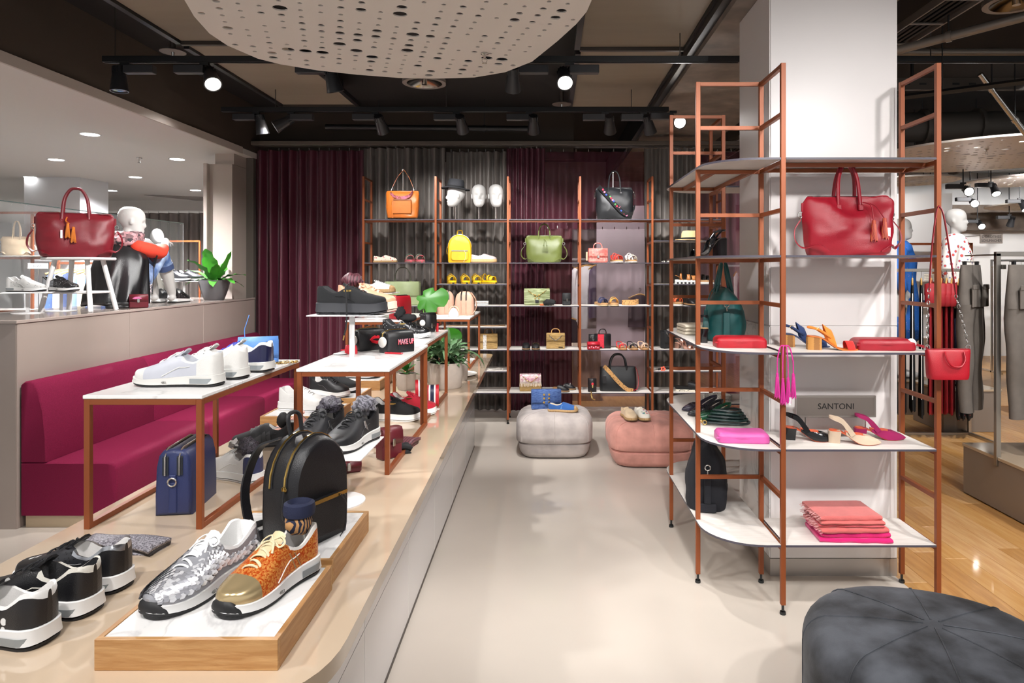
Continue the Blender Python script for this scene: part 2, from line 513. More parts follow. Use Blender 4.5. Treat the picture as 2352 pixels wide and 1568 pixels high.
def sheer(key, col, a):
    m = mat(key, col, 0.6)
    nt = m.node_tree; N, L = nt.nodes, nt.links
    out = N['Material Output']; mix = N.new('ShaderNodeMixShader'); tr = N.new('ShaderNodeBsdfTransparent')
    tr.inputs[0].default_value = (.95, .88, .9, 1)
    mix.inputs[0].default_value = a
    L.new(tr.outputs[0], mix.inputs[1]); L.new(N['Principled BSDF'].outputs[0], mix.inputs[2]); L.new(mix.outputs[0], out.inputs[0])
    return m
SHEER = sheer('sheer_burgundy', '#5a2335', .55)
SHEER2 = sheer('sheer_pale', '#8f7f84', .3)
curtain('dark burgundy satin curtain at the far end of the sofa', -3.29, -2.05, 7.66, .01, 2.93, BURG, 11, .05, seed=2)
curtain('grey satin curtain behind the orange handbag', -2.04, -1.14, 7.62, .02, 2.95, GREYC, 9, .055, seed=3)
curtain('grey satin curtain behind the three white heads', -1.13, -.45, 7.68, .02, 2.92, GREYC, 7, .055, seed=4)
curtain('narrow burgundy curtain behind the olive green duffel bag', -.45, -.03, 7.64, .02, 2.95, BURG, 7, .03, seed=5)
curtain('sheer burgundy curtain valance above the black duffel bag', -.03, 1.10, 7.68, 2.05, 2.92, SHEER, 8, .03, seed=6)
curtain('long sheer pale curtain behind the black leather tote', .28, 1.10, 7.70, .02, 2.05, SHEER2, 6, .03, seed=8)
curtain('dark red curtain strip beside the long sheer curtain', -.05, .28, 7.70, .02, 2.06, mat('deep_red_cloth', '#45101b', .6), 3, .012, seed=9)
curtain('grey satin curtain behind the straw hat', 1.09, 1.68, 7.64, .02, 2.95, GREYC, 6, .05, seed=7)
curtain('sheer burgundy curtain behind the right end of the wall shelf', 1.68, 2.3, 7.68, .02, 2.92, SHEER, 4, .03, seed=11)
rail = thing('curtain_rail', 'long brown-grey curtain rail across the back of the shop', 'curtain rail', (0, 7.62, 2.955))
MB().box(-3.56, 2.9, -.09, .1, .016, .06, b=.004).build('profile', mat('rail_brown', '#5e544b', .5), rail)
MB().box(-3.5, 2.9, -.05, .08, .008, .016).build('track', mat('rail_dark', '#39332e', .5), rail)

# ================================================================ perforated ceiling discs
DISC = mat('perforated_cream_board', '#f2e9e0', 0.6)
def disc_mesh(outline, hole_fn, thick):
    # flat board with real round holes
    vs, edges, loops = [], [], []
    def loop(pts):
        k = len(vs); vs.extend(Vector(p) for p in pts)
        edges.extend((k + i, k + (i + 1) % len(pts)) for i in range(len(pts)))
    loop(outline)
    holes = hole_fn()
    for (x, y, r) in holes:
        n = 14 if r > .015 else 9
        loop([(x + r * math.cos(2 * PI * i / n), y + r * math.sin(2 * PI * i / n)) for i in range(n)])
    V, E, Fc, *_ = delaunay_2d_cdt(vs, edges, [], 1, 1e-6)
    V = [Vector((p[0], p[1])) for p in V]
    keep = []
    cell = {}
    for h in holes: cell.setdefault((int(h[0] // .2), int(h[1] // .2)), []).append(h)
    for f in Fc:
        c = sum((V[i] for i in f), Vector((0, 0))) / len(f)
        k = (int(c.x // .2), int(c.y // .2)); bad = False
        for dx in (-1, 0, 1):
            for dy in (-1, 0, 1):
                for (x, y, r) in cell.get((k[0] + dx, k[1] + dy), ()):
                    if (c.x - x) ** 2 + (c.y - y) ** 2 < (r * .97) ** 2: bad = True
        if not bad: keep.append(list(f))
    n = len(V); mb = MB()
    cnt = {}
    for f in keep:
        for i in range(len(f)):
            a, b = f[i], f[(i + 1) % len(f)]
            cnt.setdefault((min(a, b), max(a, b)), []).append((a, b))
    faces = [f[::-1] for f in keep] + [[i + n for i in f] for f in keep]
    faces += [[e[0][0], e[0][1], e[0][1] + n, e[0][0] + n] for e in cnt.values() if len(e) == 1]
    mb.add([(p.x, p.y, 0) for p in V] + [(p.x, p.y, thick) for p in V], faces)
    return mb
def inside(poly, x, y, d):
    n = len(poly); ins = False; dm = 9
    for i in range(n):
        (x1, y1), (x2, y2) = poly[i], poly[(i + 1) % n]
        if (y1 > y) != (y2 > y) and x < (x2 - x1) * (y - y1) / (y2 - y1) + x1: ins = not ins
        ex, ey = x2 - x1, y2 - y1; t = max(0, min(1, ((x - x1) * ex + (y - y1) * ey) / (ex * ex + ey * ey + 1e-12)))
        dm = min(dm, math.hypot(x - x1 - t * ex, y - y1 - t * ey))
    return ins and dm > d
def hole_grid(poly, ang, step, seed, big):
    r = random.Random(seed); out = []; ca, sa = math.cos(ang), math.sin(ang); R = 30
    for i in range(-R, R):
        for j in range(-R, R):
            x, y = (i * ca - j * sa) * step, (i * sa + j * ca) * step
            q = r.random()
            if q < .16: continue
            rad = .0085 if q < .55 else .0125 if q < .8 else .019 if q < .92 else .026
            rad *= big * 1.3
            if inside(poly, x, y, rad + .02): out.append((x, y, rad))
    return out
ol = [(423.6, 0), (446, 38), (481, 77), (523, 105), (593, 135), (645, 148), (732, 162), (820, 171.5), (917, 179), (1003, 180.5), (1089, 178), (1160, 166), (1222, 141.6), (1281, 94), (1324, 55), (1347.5, 27), (1358.5, 2)]
pts = [on(a, b, 2.8) for a, b in ol]
cx_, cy_ = -.72, 3.3
far_half = [(p.x - cx_, p.y - cy_) for p in pts]
near_half = []
Lp, Rp = Vector(far_half[0]), Vector(far_half[-1])
for k in range(1, 20):
    a = k / 20 * PI; c_ = (Lp + Rp) / 2 + (Rp - Lp) / 2 * math.cos(a)
    near_half.append((c_.x * 1.0 + .03 * math.sin(a) * math.cos(a), c_.y - .85 * math.sin(a)))
poly = far_half + [(x, y) for x, y in near_half]
disc = thing('perforated_disc', 'large cream perforated ceiling disc in front of the black tracks', 'ceiling panel', (cx_, cy_, 2.8))
disc_mesh(poly, lambda: hole_grid(poly, math.radians(17.5), .089, 5, 1.0), .006).build('board', DISC, disc, smooth=30)
for x, y in ((-.5, .2), (.5, .3), (0, -.6)):
    MB().bar((x, y, .018), (x, y, .6), .006).build('wire', BLACK, disc)
def rdisc(label, x, y, R, z, seed, big=1.3, step=.12):
    t = thing('perforated_disc', label, 'ceiling panel', (x, y, z))
    P = [(R * math.cos(2 * PI * i / 48), R * math.sin(2 * PI * i / 48)) for i in range(48)]
    disc_mesh(P, lambda: hole_grid(P, math.radians(17), step, seed, big), .02).build('board', DISC, t, smooth=30)
    for a in (0.4, 2.5, 4.6):
        MB().bar((R * .6 * math.cos(a), R * .6 * math.sin(a), .02), (R * .6 * math.cos(a), R * .6 * math.sin(a), .6), .006).build('wire', BLACK, t)
rdisc('big perforated ceiling disc over the wooden floor department', 4.72, 7.25, 1.22, 2.8, 11)
rdisc('small perforated ceiling disc behind the right frame of the shelf', 5.0, 9.35, .58, 2.8, 12)
rdisc('perforated ceiling disc at the right picture edge behind the biggest one', 6.55, 9.3, .75, 2.8, 13)
rdisc('farthest thin perforated ceiling disc above the grey sign', 8.1, 11.0, .9, 2.62, 14)

# ================================================================ tracks and spotlights
def track(label, x0, x1, y, z, rods):
    t = thing('light_track', label, 'light track', (0, y, z))
    MB().box(x0, x1, -.018, .018, 0, .042, b=.002).build('profile', BLACK, t)
    MB().box(x0 + .01, x1 - .01, -.006, .006, -.004, 0).build('slot', plastic('#050505', .3), t)
    for x in rods:
        MB().bar((x, 0, .04), (x, 0, 3.42 - z), .006).build('rod', mat('rod_grey', '#4d4845', .4, metal=.6), t)
    return t
track('black light track in front with five spotlights', -3.01, 1.3, 4.63, 3.0, (-2.93, -1.2, .9))
track('black light track crossing behind the right shelf frame', 1.83, 5.2, 4.63, 3.0, (2.6, 3.6))
track('black light track at the back with eight spotlights', -2.9, 1.08, 6.08, 3.0, (-2.42, -.9, .75))
LENS_ON = mat('lamp_lit', '#fff6ea', .3, emit=30.0)
LENS_ON.cycles.emission_sampling = 'NONE'
LENS_OFF = mat('lamp_lens', '#3a3a3c', .1)
def spotlight(label, px, Y, aim, lit, energy=0, drv=1, z=3.0, angle=50):
    x = (px - CX) * Y / FPX
    t = thing('track_spotlight', label, 'spotlight', (x, Y, z), group='track spotlights')
    MB().box(min(0, -.2 * drv), max(0, -.2 * drv), -.03, .03, -.075, -.02, b=.004).build('driver_box', mat('spot_body', '#2b2b2e', .5), t)
    MB().box(-.03, .03, -.012, .012, -.02, 0).build('adapter', BLACK, t)
    d = Vector(aim).normalized()
    piv = Vector((.04 * drv, 0, -.085))
    q = d.to_track_quat('Z', 'Y').to_matrix().to_4x4()
    hm = MB(); hm.M = Matrix.Translation(piv) @ q
    hm.lathe([(.030, -.06), (.036, -.058), (.036, -.02), (.042, .0), (.056, .10), (.058, .112), (.05, .112), (.046, .1)], 20, cap=True)
    hd = hm.build('lamp_head', mat('spot_head', '#232326', .4), t)
    fn = MB(); fn.M = Matrix.Translation(piv) @ q
    for k in range(12):
        a = 2 * PI * k / 12
        fn.bar((.039 * math.cos(a), .039 * math.sin(a), -.055), (.041 * math.cos(a), .041 * math.sin(a), -.012), .005)
    fn.build('cooling_fin', mat('spot_fin', '#0e0e10', .5), hd)
    ln = MB(); ln.M = Matrix.Translation(piv) @ q
    ln.lathe([(.001, .103), (.0465, .103), (.0465, .106), (.001, .108)], 18)
    ln.build('lens', LENS_ON if lit else LENS_OFF, t)
    MB().tube([(0, 0, -.03), piv * .6 + Vector((0, .045, 0)), piv + Vector((0, .045, 0))], .006, 6).build('yoke', BLACK, t)
    if energy:
        p = Vector((x, Y, z)) + piv + d * .125
        spot('spot_light', p, p + d, energy * (1.0 if Y < 5 else .72), angle + 24, .6, .045)
    return t
spotlight('unlit spotlight at the left end of the front track', 287, 4.63, (.05, -.05, -1), False, 90, -1)
spotlight('lit spotlight second from the left on the front track', 470, 4.63, (.42, -.55, -.7), True, 120, 1)
spotlight('black spotlight just under the left rim of the perforated disc', 748, 4.63, (.18, .25, -1), False, 160, 1)
spotlight('black spotlight under the right rim of the perforated disc', 1192, 4.63, (-.04, .8, -.8), False, 230, -1)
spotlight('bright round spotlight right of the disc on the front track', 1308, 4.63, (.08, -.75, -.7), True, 120, -1)
spotlight('first spotlight on the back track, pointing down at the sofa', 588, 6.08, (.12, .2, -1), False, 120, 1)
spotlight('lit sideways spotlight near the left end of the back track', 668, 6.08, (-.75, -.25, -.5), True, 90, -1)
spotlight('dark spotlight on the back track above the grey curtain', 862, 6.08, (.15, .9, -.8), False, 140, 1)
spotlight('dark spotlight on the back track above the white heads', 1048, 6.08, (.1, .95, -.72), False, 85, 1)
spotlight('dark spotlight on the back track above the narrow burgundy curtain', 1215, 6.08, (.0, .85, -.9), False, 150, 1)
spotlight('dark spotlight on the back track above the black duffel', 1390, 6.08, (.12, .9, -.85), False, 175, 1)
spotlight('dark spotlight second from the right end of the back track', 1478, 6.08, (.3, .55, -.8), False, 150, 1)
spotlight('glaring white spotlight at the right end of the back track', 1546, 6.0, (.0, -.95, -.35), True, 60, 1, z=2.99)

# ceiling fittings
def sprinkler(label, px, py, z=3.2, R=.09):
    p = on(px, py, z)
    t = thing('sprinkler', label, 'sprinkler', p)
    MB().lathe([(.002, 0), (R, .0), (R, .004), (.02, .03), (.018, 3.4 - z)], 20).build('plate', mat('sprinkler_plate', '#6d625a', .4, metal=.4), t)
    MB().lathe([(.001, -.05), (.016, -.048), (.016, -.044), (.005, -.04), (.008, -.02), (.012, 0)], 12).build('nozzle', STEEL, t)
sprinkler('round sprinkler plate left of the perforated disc', 397, 120)
sprinkler('round sprinkler plate above the back track near the middle', 1290, 240, z=3.15)
for lab, px, py, z in (('small sprinkler below the large perforated disc', 1113, 122, 2.8), ('chrome sprinkler below the big right perforated disc', 2266, 342, 2.8)):
    p = on(px, py, z); t = thing('sprinkler', lab, 'sprinkler', (p.x, p.y, z))
    MB().lathe([(.022, 0), (.022, -.006), (.006, -.012), (.006, -.03)], 14).build('rose', STEEL, t)
    MB().tube(arc((0, 0, -.04), .014, 0, 2 * PI, 12)[:-1], .002, 6, closed=True).build('frame_arm', STEEL, t)
    MB().lathe([(.001, -.058), (.014, -.057), (.014, -.055), (.001, -.054)], 12).build('deflector', STEEL, t)
for lab, px, py, R in (('recessed glass downlight dome behind the large disc', 975, 192, .2), ('glass downlight dome at the upper right picture corner', 2335, 8, .19)):
    p = on(px, py, 3.3); t = thing('downlight_dome', lab, 'ceiling lamp', p)
    MB().lathe([(R * .8, .0), (R, 0), (R, .03), (R * .8, .03)], 32, cap=False).build('rim', mat('dome_rim', '#9a9089', .4), t)
    MB().lathe([(R * .8, .0), (R * .55, .03), (.03, .05)], 28, cap=False).build('reflector', metal('#8d8781', .15), t)
    MB().lathe([(.025, -.01), (.025, .05)], 12).build('bulb_holder', STEEL, t)
# left ceiling downlights
DL = mat('downlight_lit', '#ffffff', .3, emit=22.0)
DL.cycles.emission_sampling = 'NONE'
dls = [(207, 309, 'nearest downlight, alone in the middle of the cream ceiling'), (129, 367, 'downlight left in the second row of the cream ceiling'), (407, 366, 'downlight right in the second row of the cream ceiling'),
       (70, 407, 'leftmost downlight of the third row'), (311, 407, 'downlight above the red handbag handle'), (256, 438, 'downlight between two rows over the red handbag'), (449, 437, 'downlight closest to the lacquered pillar'),
       (376, 472, 'downlight at the wedge shaped ceiling opening'), (438, 482, 'downlight right of the wedge shaped ceiling opening'), (365, 491, 'small far downlight over the mannequin head'), (417, 498, 'small far downlight in the last rows'), (355, 506, 'smallest far downlight beside the mannequin head'), (465, 506, 'smallest far downlight near the pillar'), (232, 476, 'slanted bright downlight behind the handle of the red bag')]
for i, (px, py, lab) in enumerate(dls):
    p = on(px, py, 2.838); t = thing('downlight', lab, 'downlight', p, group='downlights in the cream ceiling')
    MB().lathe([(.075, 0), (.088, -.002), (.09, .003), (.075, .003)], 24, cap=False).build('trim_ring', WHITE, t)
    MB().lathe([(.001, -.001), (.075, -.001), (.075, .001), (.001, .001)], 20).build('diffuser', DL, t)
    if i in (0, 1, 2, 4, 6, 8, 9, 11):
        spot('downlight_light', (p.x, p.y, 2.82), (p.x, p.y, 0), 950 if i < 7 else 1150, 150, .8, .08, (.97, .98, 1))
for lab, px, py in (('small ceiling sprinkler right in the cream ceiling', 320, 362), ('small ceiling sprinkler left in the cream ceiling', 168, 428)):
    p = on(px, py, 2.838); t = thing('sprinkler', lab, 'sprinkler', p)
    MB().lathe([(.03, 0), (.03, -.006), (.01, -.012), (.01, -.05), (.018, -.052), (.018, -.056)], 14).build('nozzle', STEEL, t)
wed = MB().prism([(0, 0), (.5, 1.1), (1.7, .9), (1.5, .55)], 0, .004)
w_ = on(330, 448, 2.834); o = wed.build('ceiling_opening', mat('dark_opening', '#6a625d', .8)); o.location = w_; tag(o, 'dark wedge shaped opening in the cream ceiling near the pillar', 'ceiling opening')
# ================================================================ sofa
SOFA = mat('fuchsia_weave', '#68102f', 0.85, bump=.5, bscale=900, var=0.45, vscale=420, col2='#861b43', spec=.2, detail=1)
sofa = thing('sofa', 'long fuchsia woven sofa bench along the low taupe wall', 'sofa', (-2.956, 4.22, 0))
bx_, fx_ = -.295, .295
segs = [(0, 1.17), (1.172, 2.22), (2.222, 3.30)]
for k, (y0, y1) in enumerate(segs):
    # seat block with rounded front top edge
    prof = [(bx_, .077), (fx_ - .012, .077), (fx_, .095), (fx_, .36), (fx_ - .006, .385), (fx_ - .025, .399), (fx_ - .06, .405), (bx_, .405)]
    rr = .10 if k == 2 else .0
    mb = MB(); rings = []
    ys = [y0 + .0, y0 + .012, y1 - .012, y1] if not rr else [y0, y0 + .012, y1 - .10, y1 - .05, y1 - .015, y1]
    for i, y in enumerate(ys):
        ins = .008 if i in (0, len(ys) - 1) else 0.0
        sh = {0: 0, 1: 0, 2: 0, 3: .02, 4: .06, 5: .11}[i] if rr else 0
        rings.append([(x + (-ins if x > 0 else 0) - (sh if x > .1 else 0), y, z - (ins if z > .2 else 0)) for x, z in prof])
    mb.loft(rings).build('seat_cushion', SOFA, sofa, smooth=50)
    prof = [(bx_, .407), (-.140, .407), (-.143, .55), (-.160, .72), (-.19, .84), (-.215, .89), (-.24, .907), (-.275, .905), (bx_, .89)]
    mb = MB(); rings = []
    for i, y in enumerate((y0, y0 + .012, y1 - .012, y1)):
        ins = .008 if i in (0, 3) else 0
        rings.append([(x - (ins if x > -.25 else 0), y, z - (ins if z > .8 else 0)) for x, z in prof])
    mb.loft(rings).build('backrest', SOFA, sofa, smooth=50)
MB().box(bx_ + .012, fx_ - .03, .02, 3.2, 0, .077).build('plinth', mat('sofa_plinth', '#bda88c', .5), sofa)

# ================================================================ display counter
CTOP = mat('counter_gloss', '#d0baa1', 0.06, coat=0.8, var=.04, vscale=2)
CEDGE = mat('counter_edge', '#b09a80', 0.12, coat=0.5)
counter = thing('display_counter', 'long glossy beige display counter with white panelled base', 'counter', (0, 0, 0))
def cornered(P, rads, n=8):
    out = []; N_ = len(P)
    for i, p in enumerate(P):
        p = Vector(p); a = (Vector(P[i - 1]) - p).normalized(); b = (Vector(P[(i + 1) % N_]) - p).normalized(); r = rads[i]
        if r <= 0: out.append(tuple(p)); continue
        for k in range(n + 1):
            t = k / n
            q = (p + a * r) * (1 - t) ** 2 + p * 2 * t * (1 - t) + (p + b * r) * t * t
            out.append(tuple(q))
    return out
ctop = cornered([(-.430, 1.24), (-.512, 6.47), (-1.46, 6.47), (-1.49, 1.24)], [.24, .10, .12, .24], 10)
mb = MB(); n = len(ctop)
mb.add([(x, y, .80) for x, y in ctop], [tuple(range(n))]); mb.mi = 1
mb.add([(x, y, .80) for x, y in ctop] + [(x, y, .762) for x, y in ctop], [(i, (i + 1) % n, n + (i + 1) % n, n + i) for i in range(n)])
mb.mi = 0; mb.add([(x, y, .762) for x, y in ctop], [tuple(range(n))[::-1]])
mb.build('countertop', [CTOP, CEDGE], counter, smooth=40)
CWH = mat('counter_panel_white', '#e2dfe0', .12, coat=.5)
base = MB().prism(cornered([(-.624, 1.45), (-.664, 6.18), (-1.38, 6.18), (-1.36, 1.45)], [.12, .05, .05, .12], 5), .0, .762).build('base', mat('counter_core', '#cfcac8', .4), counter)
for k in range(6):
    y0 = 1.56 + k * .765; y1 = y0 + .762
    for z0, z1 in ((.02, .372), (.375, .76)):
        xa, xb = -.6225 - (y0 - 1.45) * .00846, -.6225 - (y1 - 1.45) * .00846
        pm = MB()
        pm.prism([(xa + .008, y0), (xb + .008, y1), (xb - .002, y1), (xa - .002, y0)], z0, z1)
        pm.build('panel', CWH, base)
MB().prism([(-.62, 1.5), (-.66, 6.15), (-.655, 6.15), (-.613, 1.5)], 0, .02).build('shadow_gap_strip', mat('plinth_shadow', '#4c443e', .5), base)  # dark strip colours in the shadow gap at the panel foot

# ================================================================ tables on the counter
def riser_table(label, x0, x1, y0, y1, z=.8, top=1.213):
    t = thing('display_table', label, 'table', ((x0 + x1) / 2, (y0 + y1) / 2, z), group='copper framed marble display tables')
    hx, hy, h, b = (x1 - x0) / 2, (y1 - y0) / 2, top - z, .018
    MB().box(-hx - .002, hx + .002, -hy - .003, hy + .003, h - .012, h, b=.002).build('tabletop', MARBLE, t)
    for sx in (-1, 1):
        X = sx * (hx - b / 2)
        for sy in (-1, 1):
            MB().box(X - b / 2, X + b / 2, sy * (hy - b / 2) - b / 2, sy * (hy - b / 2) + b / 2, 0, h - .0125, b=.001).build('leg', COPPER, t)
        MB().box(X - b / 2, X + b / 2, -hy + b, hy - b, 0, b, b=.001).build('floor_rail', COPPER, t)
        MB().box(X - b / 2, X + b / 2, -hy + b, hy - b, h - .0125 - b, h - .0125, b=.001).build('top_rail', COPPER, t)
    for sy in (-1, 1):
        MB().box(-hx + b, hx - b, sy * (hy - b / 2) - b / 2, sy * (hy - b / 2) + b / 2, h - .0125 - b, h - .0125, b=.001).build('top_rail', COPPER, t)
    return t
TZ = 1.213
riser_table('copper framed marble table holding the white sneakers', -1.425, -1.062, 2.098, 2.925)
riser_table('copper framed marble table holding the two black makeup pouches', -.973, -.614, 2.652, 3.50)
riser_table('copper framed marble table holding the studded black sneaker', -.985, -.636, 3.512, 4.365)
riser_table('copper framed marble table holding the red crossbody bag', -1.52, -1.06, 5.14, 6.0)
riser_table('copper framed marble table holding two pale pink bags', -.95, -.617, 5.43, 6.28)
def oak_box(label, x0, x1, y0, y1, z=.8, h=.0625):
    t = thing('oak_riser', label, 'display box', ((x0 + x1) / 2, (y0 + y1) / 2, z), group='oak display boxes with marble inlay')
    hx, hy, w = (x1 - x0) / 2, (y1 - y0) / 2, .012
    MB().box(-hx, hx, -hy, -hy + w, 0, h, b=.001).build('side_board', OAK, t)
    MB().box(-hx, hx, hy - w, hy, 0, h, b=.001).build('side_board', OAK, t)
    o2 = mat('oak_side', '#a67645', 0.45, kind='wood', vscale=9, col2='#bd9060', stretch=(10, 1.2, 14))
    MB().box(-hx, -hx + w, -hy + w, hy - w, 0, h, b=.001).build('side_board', o2, t)
    MB().box(hx - w, hx, -hy + w, hy - w, 0, h, b=.001).build('side_board', o2, t)
    MB().box(-hx + w, hx - w, -hy + w, hy - w, .01, h - .002).build('marble_inlay', MARBLE, t)
BZ = .861
oak_box('front oak display box with white marble under the silver sneaker', -.903, -.537, 1.36, 1.705)
oak_box('oak display box with white marble under the black backpack', -.905, -.545, 1.732, 2.085)
oak_box('oak display box under the chunky white sneaker', -1.44, -1.085, 3.42, 3.77)
oak_box('oak display box under the black strap sneakers', -1.45, -1.094, 3.90, 4.25)
oak_box('oak display box under the black running shoe', -1.46, -1.104, 4.506, 4.86)
def plate_stand(label, x, y, z, h, w, d, rz=0, off=(0, 0), group='white plate stands', R=.098):
    t = thing('plate_stand', label, 'display stand', (x, y, z), rz, group=group)
    MB().lathe([(R, 0), (R, .004), (.012, .007)], 32).build('base_disc', WHITE, t)
    MB().box(-.011, .011, -.006, .006, .006, h - .004, b=.001).build('pole', WHITE, t)
    MB().box(off[0] - w / 2, off[0] + w / 2, off[1] - d / 2, off[1] + d / 2, h - .005, h, b=.001).build('plate', WHITE, t)
    return t
plate_stand('white plate stand carrying the two black velvet sneakers', -.727, 2.35, .8, .169, .30, .32, 0, (-.04, .07))
plate_stand('white plate stand carrying the black platform sneaker', -.843, 2.95, TZ, .192, .32, .26, 0, (-.015, .06))
plate_stand('white plate stand carrying the white espadrille sneaker', -1.36, 5.45, TZ, .2, .30, .28, 0, (0, 0))

# ================================================================ copper shelving
SHELF_TOP = mat('pale_wood_laminate', '#e8e2dc', .4, kind='wood', vscale=5, col2='#dcd5cd', stretch=(1.5, 12, 1))
SHELF_EDGE = mat('shelf_edge_dark', '#4a4650', .4)
PT = .022
def shelf_plate(outline, z, parent, th=.010, name='shelf'):
    mb = MB(); n = len(outline)
    mb.add([(x, y, z) for x, y in outline], [tuple(range(n))])
    mb.add([(x, y, z - th) for x, y in outline], [tuple(range(n))[::-1]]); mb.mi = 1
    mb.add([(x, y, z) for x, y in outline] + [(x, y, z - th) for x, y in outline], [(i, (i + 1) % n, n + (i + 1) % n, n + i) for i in range(n)])
    return mb.build(name, [SHELF_TOP, SHELF_EDGE], parent, smooth=40)
def post(x, y, z1, parent, z0=.045):
    MB().box(x - PT / 2, x + PT / 2, y - PT / 2, y + PT / 2, z0, z1, b=.001).build('post', COPPER, parent)
    MB().lathe([(.014, 0), (.015, .003), (.013, .014), (.006, .016), (.006, z0)], 12, x, y).build('levelling_foot', [metal('#45484a', .25)], parent)
def rung(a, b, parent, name='rung'):
    MB().bar(a, b, PT * .85).build(name, COPPER, parent)

# --- unit wrapped round the white column
SH = (2.117, 1.665, 1.2145, .7675, .3245)
X1, X2, YF, YB = 1.093, 1.812, 3.168, 3.49
XL, YM, YR = .770, 4.24, 4.56
ru = thing('shelf_unit', 'tall copper framed shelf unit wrapped round the white column', 'shelf', (0, 0, 0))
TOPZ = 2.555
for (x, y) in ((X1, YF), (X2, YF), (X1, YB), (X2, YB), (XL, YB), (XL, YM), (X1, YM), (X1, YR), (X2, YR), (X2, YM)):
    post(x, y, TOPZ, ru)
mids = (TOPZ - PT / 2, 2.32, 1.875, 1.43, .985, .54)
lows = [z - .010 - PT / 2 for z in SH]
for z in list(mids) + lows:
    for x in (X1, X2):
        rung((x, YF + PT / 2, z), (x, YB - PT / 2, z), ru)
        rung((x, YM + PT / 2, z), (x, YR - PT / 2, z), ru)
    rung((XL + PT / 2, YB, z), (X1 - PT / 2, YB, z), ru)
    rung((XL + PT / 2, YM, z), (X1 - PT / 2, YM, z), ru)
for z in lows[:1]:
    rung((X1, YB - .05, z), (X2, YB - .05, z), ru, 'shelf_rail'); rung((X1, YF + .09, z), (X2, YF + .09, z), ru, 'shelf_rail')
    rung((XL + .08, YB, z), (XL + .08, YM, z), ru, 'shelf_rail'); rung((X1 - .05, YB, z), (X1 - .05, YM, z), ru, 'shelf_rail')
g = PT / 2 + .001
def q(cx, cy, R, a0, a1, n=10): return [(cx + R * math.cos(a0 + (a1 - a0) * k / n), cy + R * math.sin(a0 + (a1 - a0) * k / n)) for k in range(n + 1)]
for z in SH:
    shelf_plate([(X1 + g, YF - .012), (X2 - g, YF - .012), (X2 - g, YB + .011), (X1 + g, YB + .011)], z, ru)
    lx = XL - .012
    ol_ = [(X1 - g, YF - .012)] + [(X1 - g, YB + .0)] + [(X1 - g, YM)] + [(X1 - g, YR + .012)]
    R = .26
    left = q(lx + R, YR + .012 - R, R, PI / 2, PI) + q(lx + R, YF - .012 + R, R, PI, 1.5 * PI)
    shelf_plate(ol_ + left, z, ru)
    shelf_plate([(X1 + g, YM - .011), (X2 - g, YM - .011), (X2 - g, YR + .012), (X1 + g, YR + .012)], z, ru)

# --- long unit along the back curtains
BY, BB = 7.06, 7.38
BX = [-1.90 + .7466 * k for k in range(6)]
bu = thing('shelf_unit', 'long copper framed wall shelf in front of the curtains', 'shelf', (0, 0, 0))
def bz(py): return H - (py - CY) * BY / FPX
LV = {p: bz(p) + .004 for p in (504, 553, 603.6, 653, 703, 752, 803.5, 853, 902)}
BTOP = bz(405)
for x in BX:
    post(x, BY, BTOP, bu); post(x, BB, BTOP, bu)
    for z in [BTOP - PT / 2, 2.32, 1.875, 1.43, .985, .54] + [LV[p] - .01 - PT / 2 for p in (504, 603.6, 703, 803.5, 902)]:
        rung((x, BY + PT / 2, z), (x, BB - PT / 2, z), bu)
bays = [(504, 603.6, 703, 803.5, 902), (504, 603.6, 653, 703, 752, 803.5, 853, 902), (504, 603.6, 703, 803.5, 902), (504, 603.6, 703, 803.5, 902), (504, 553, 603.6, 653, 703, 803.5, 853, 902)]
for k, ps in enumerate(bays):
    for p in ps:
        shelf_plate([(BX[k] + g, BY - .012), (BX[k + 1] - g, BY - .012), (BX[k + 1] - g, BB + .012), (BX[k] + g, BB + .012)], LV[p], bu)
        if p == 504:
            rung((BX[k] + g, BY + .03, LV[p] - .022), (BX[k + 1] - g, BY + .03, LV[p] - .022), bu, 'shelf_rail')

# ================================================================ ottomans
def ottoman(name, label, x, y, w, d, h, m, split, e=4.4, rz=0, nseam=8, group=None, lip=.012):
    t = thing(name, label, 'ottoman', (x, y, 0), rz, group=group)
    n = 48
    def ring(f, z): return [(px * f, py * f, z) for px, py in supere(w / 2, d / 2, e, n)]
    def ringo(off, z): return [(px - off * px / (w / 2), py - off * py / (d / 2), z) for px, py in supere(w / 2, d / 2, e, n)]
    low = MB().loft([ringo(.10, .004), ringo(.055, .012), ringo(.03, .05), ringo(.016, .12), ringo(.012 + lip, split - .012), ringo(.03, split)])
    low.build('lower_body', m, t, smooth=60)
    rr = min(.095, h - split)
    up = [ringo(.02, split + .001), ringo(.002, split + .012), ringo(0, split + .06)]
    for k in range(7):
        a = k / 6 * PI / 2
        up.append(ringo(rr * (1 - math.cos(a)), h - rr + rr * math.sin(a)))
    top = up[-1]
    up.append([(p[0] * .6, p[1] * .6, h + .012) for p in top]); up.append([(p[0] * .15, p[1] * .15, h + .016) for p in top])
    MB().loft(up).build('upper_cushion', m, t, smooth=60)
    base_pts = supere(w / 2, d / 2, e, 64)
    for k in range(nseam):
        px, py = base_pts[int(k * 64 / nseam) % 64]
        f = lambda off: (1 - off / (math.hypot(px, py)))
        line = [(px * (1 - off / (w / 2 if abs(px) > abs(py) else d / 2)), py * (1 - off / (w / 2 if abs(px) > abs(py) else d / 2)), z) for off, z in
                [(.0, split + .02)] + [(rr * (1 - math.cos(a)), h - rr + rr * math.sin(a) + .001) for a in [PI / 12 * i for i in range(7)]]]
        line += [(line[-1][0] * .6, line[-1][1] * .6, h + .013), (line[-1][0] * .1, line[-1][1] * .1, h + .018)]
        MB().tube(line, .0028, 5).build('seam', m, t)
    return t
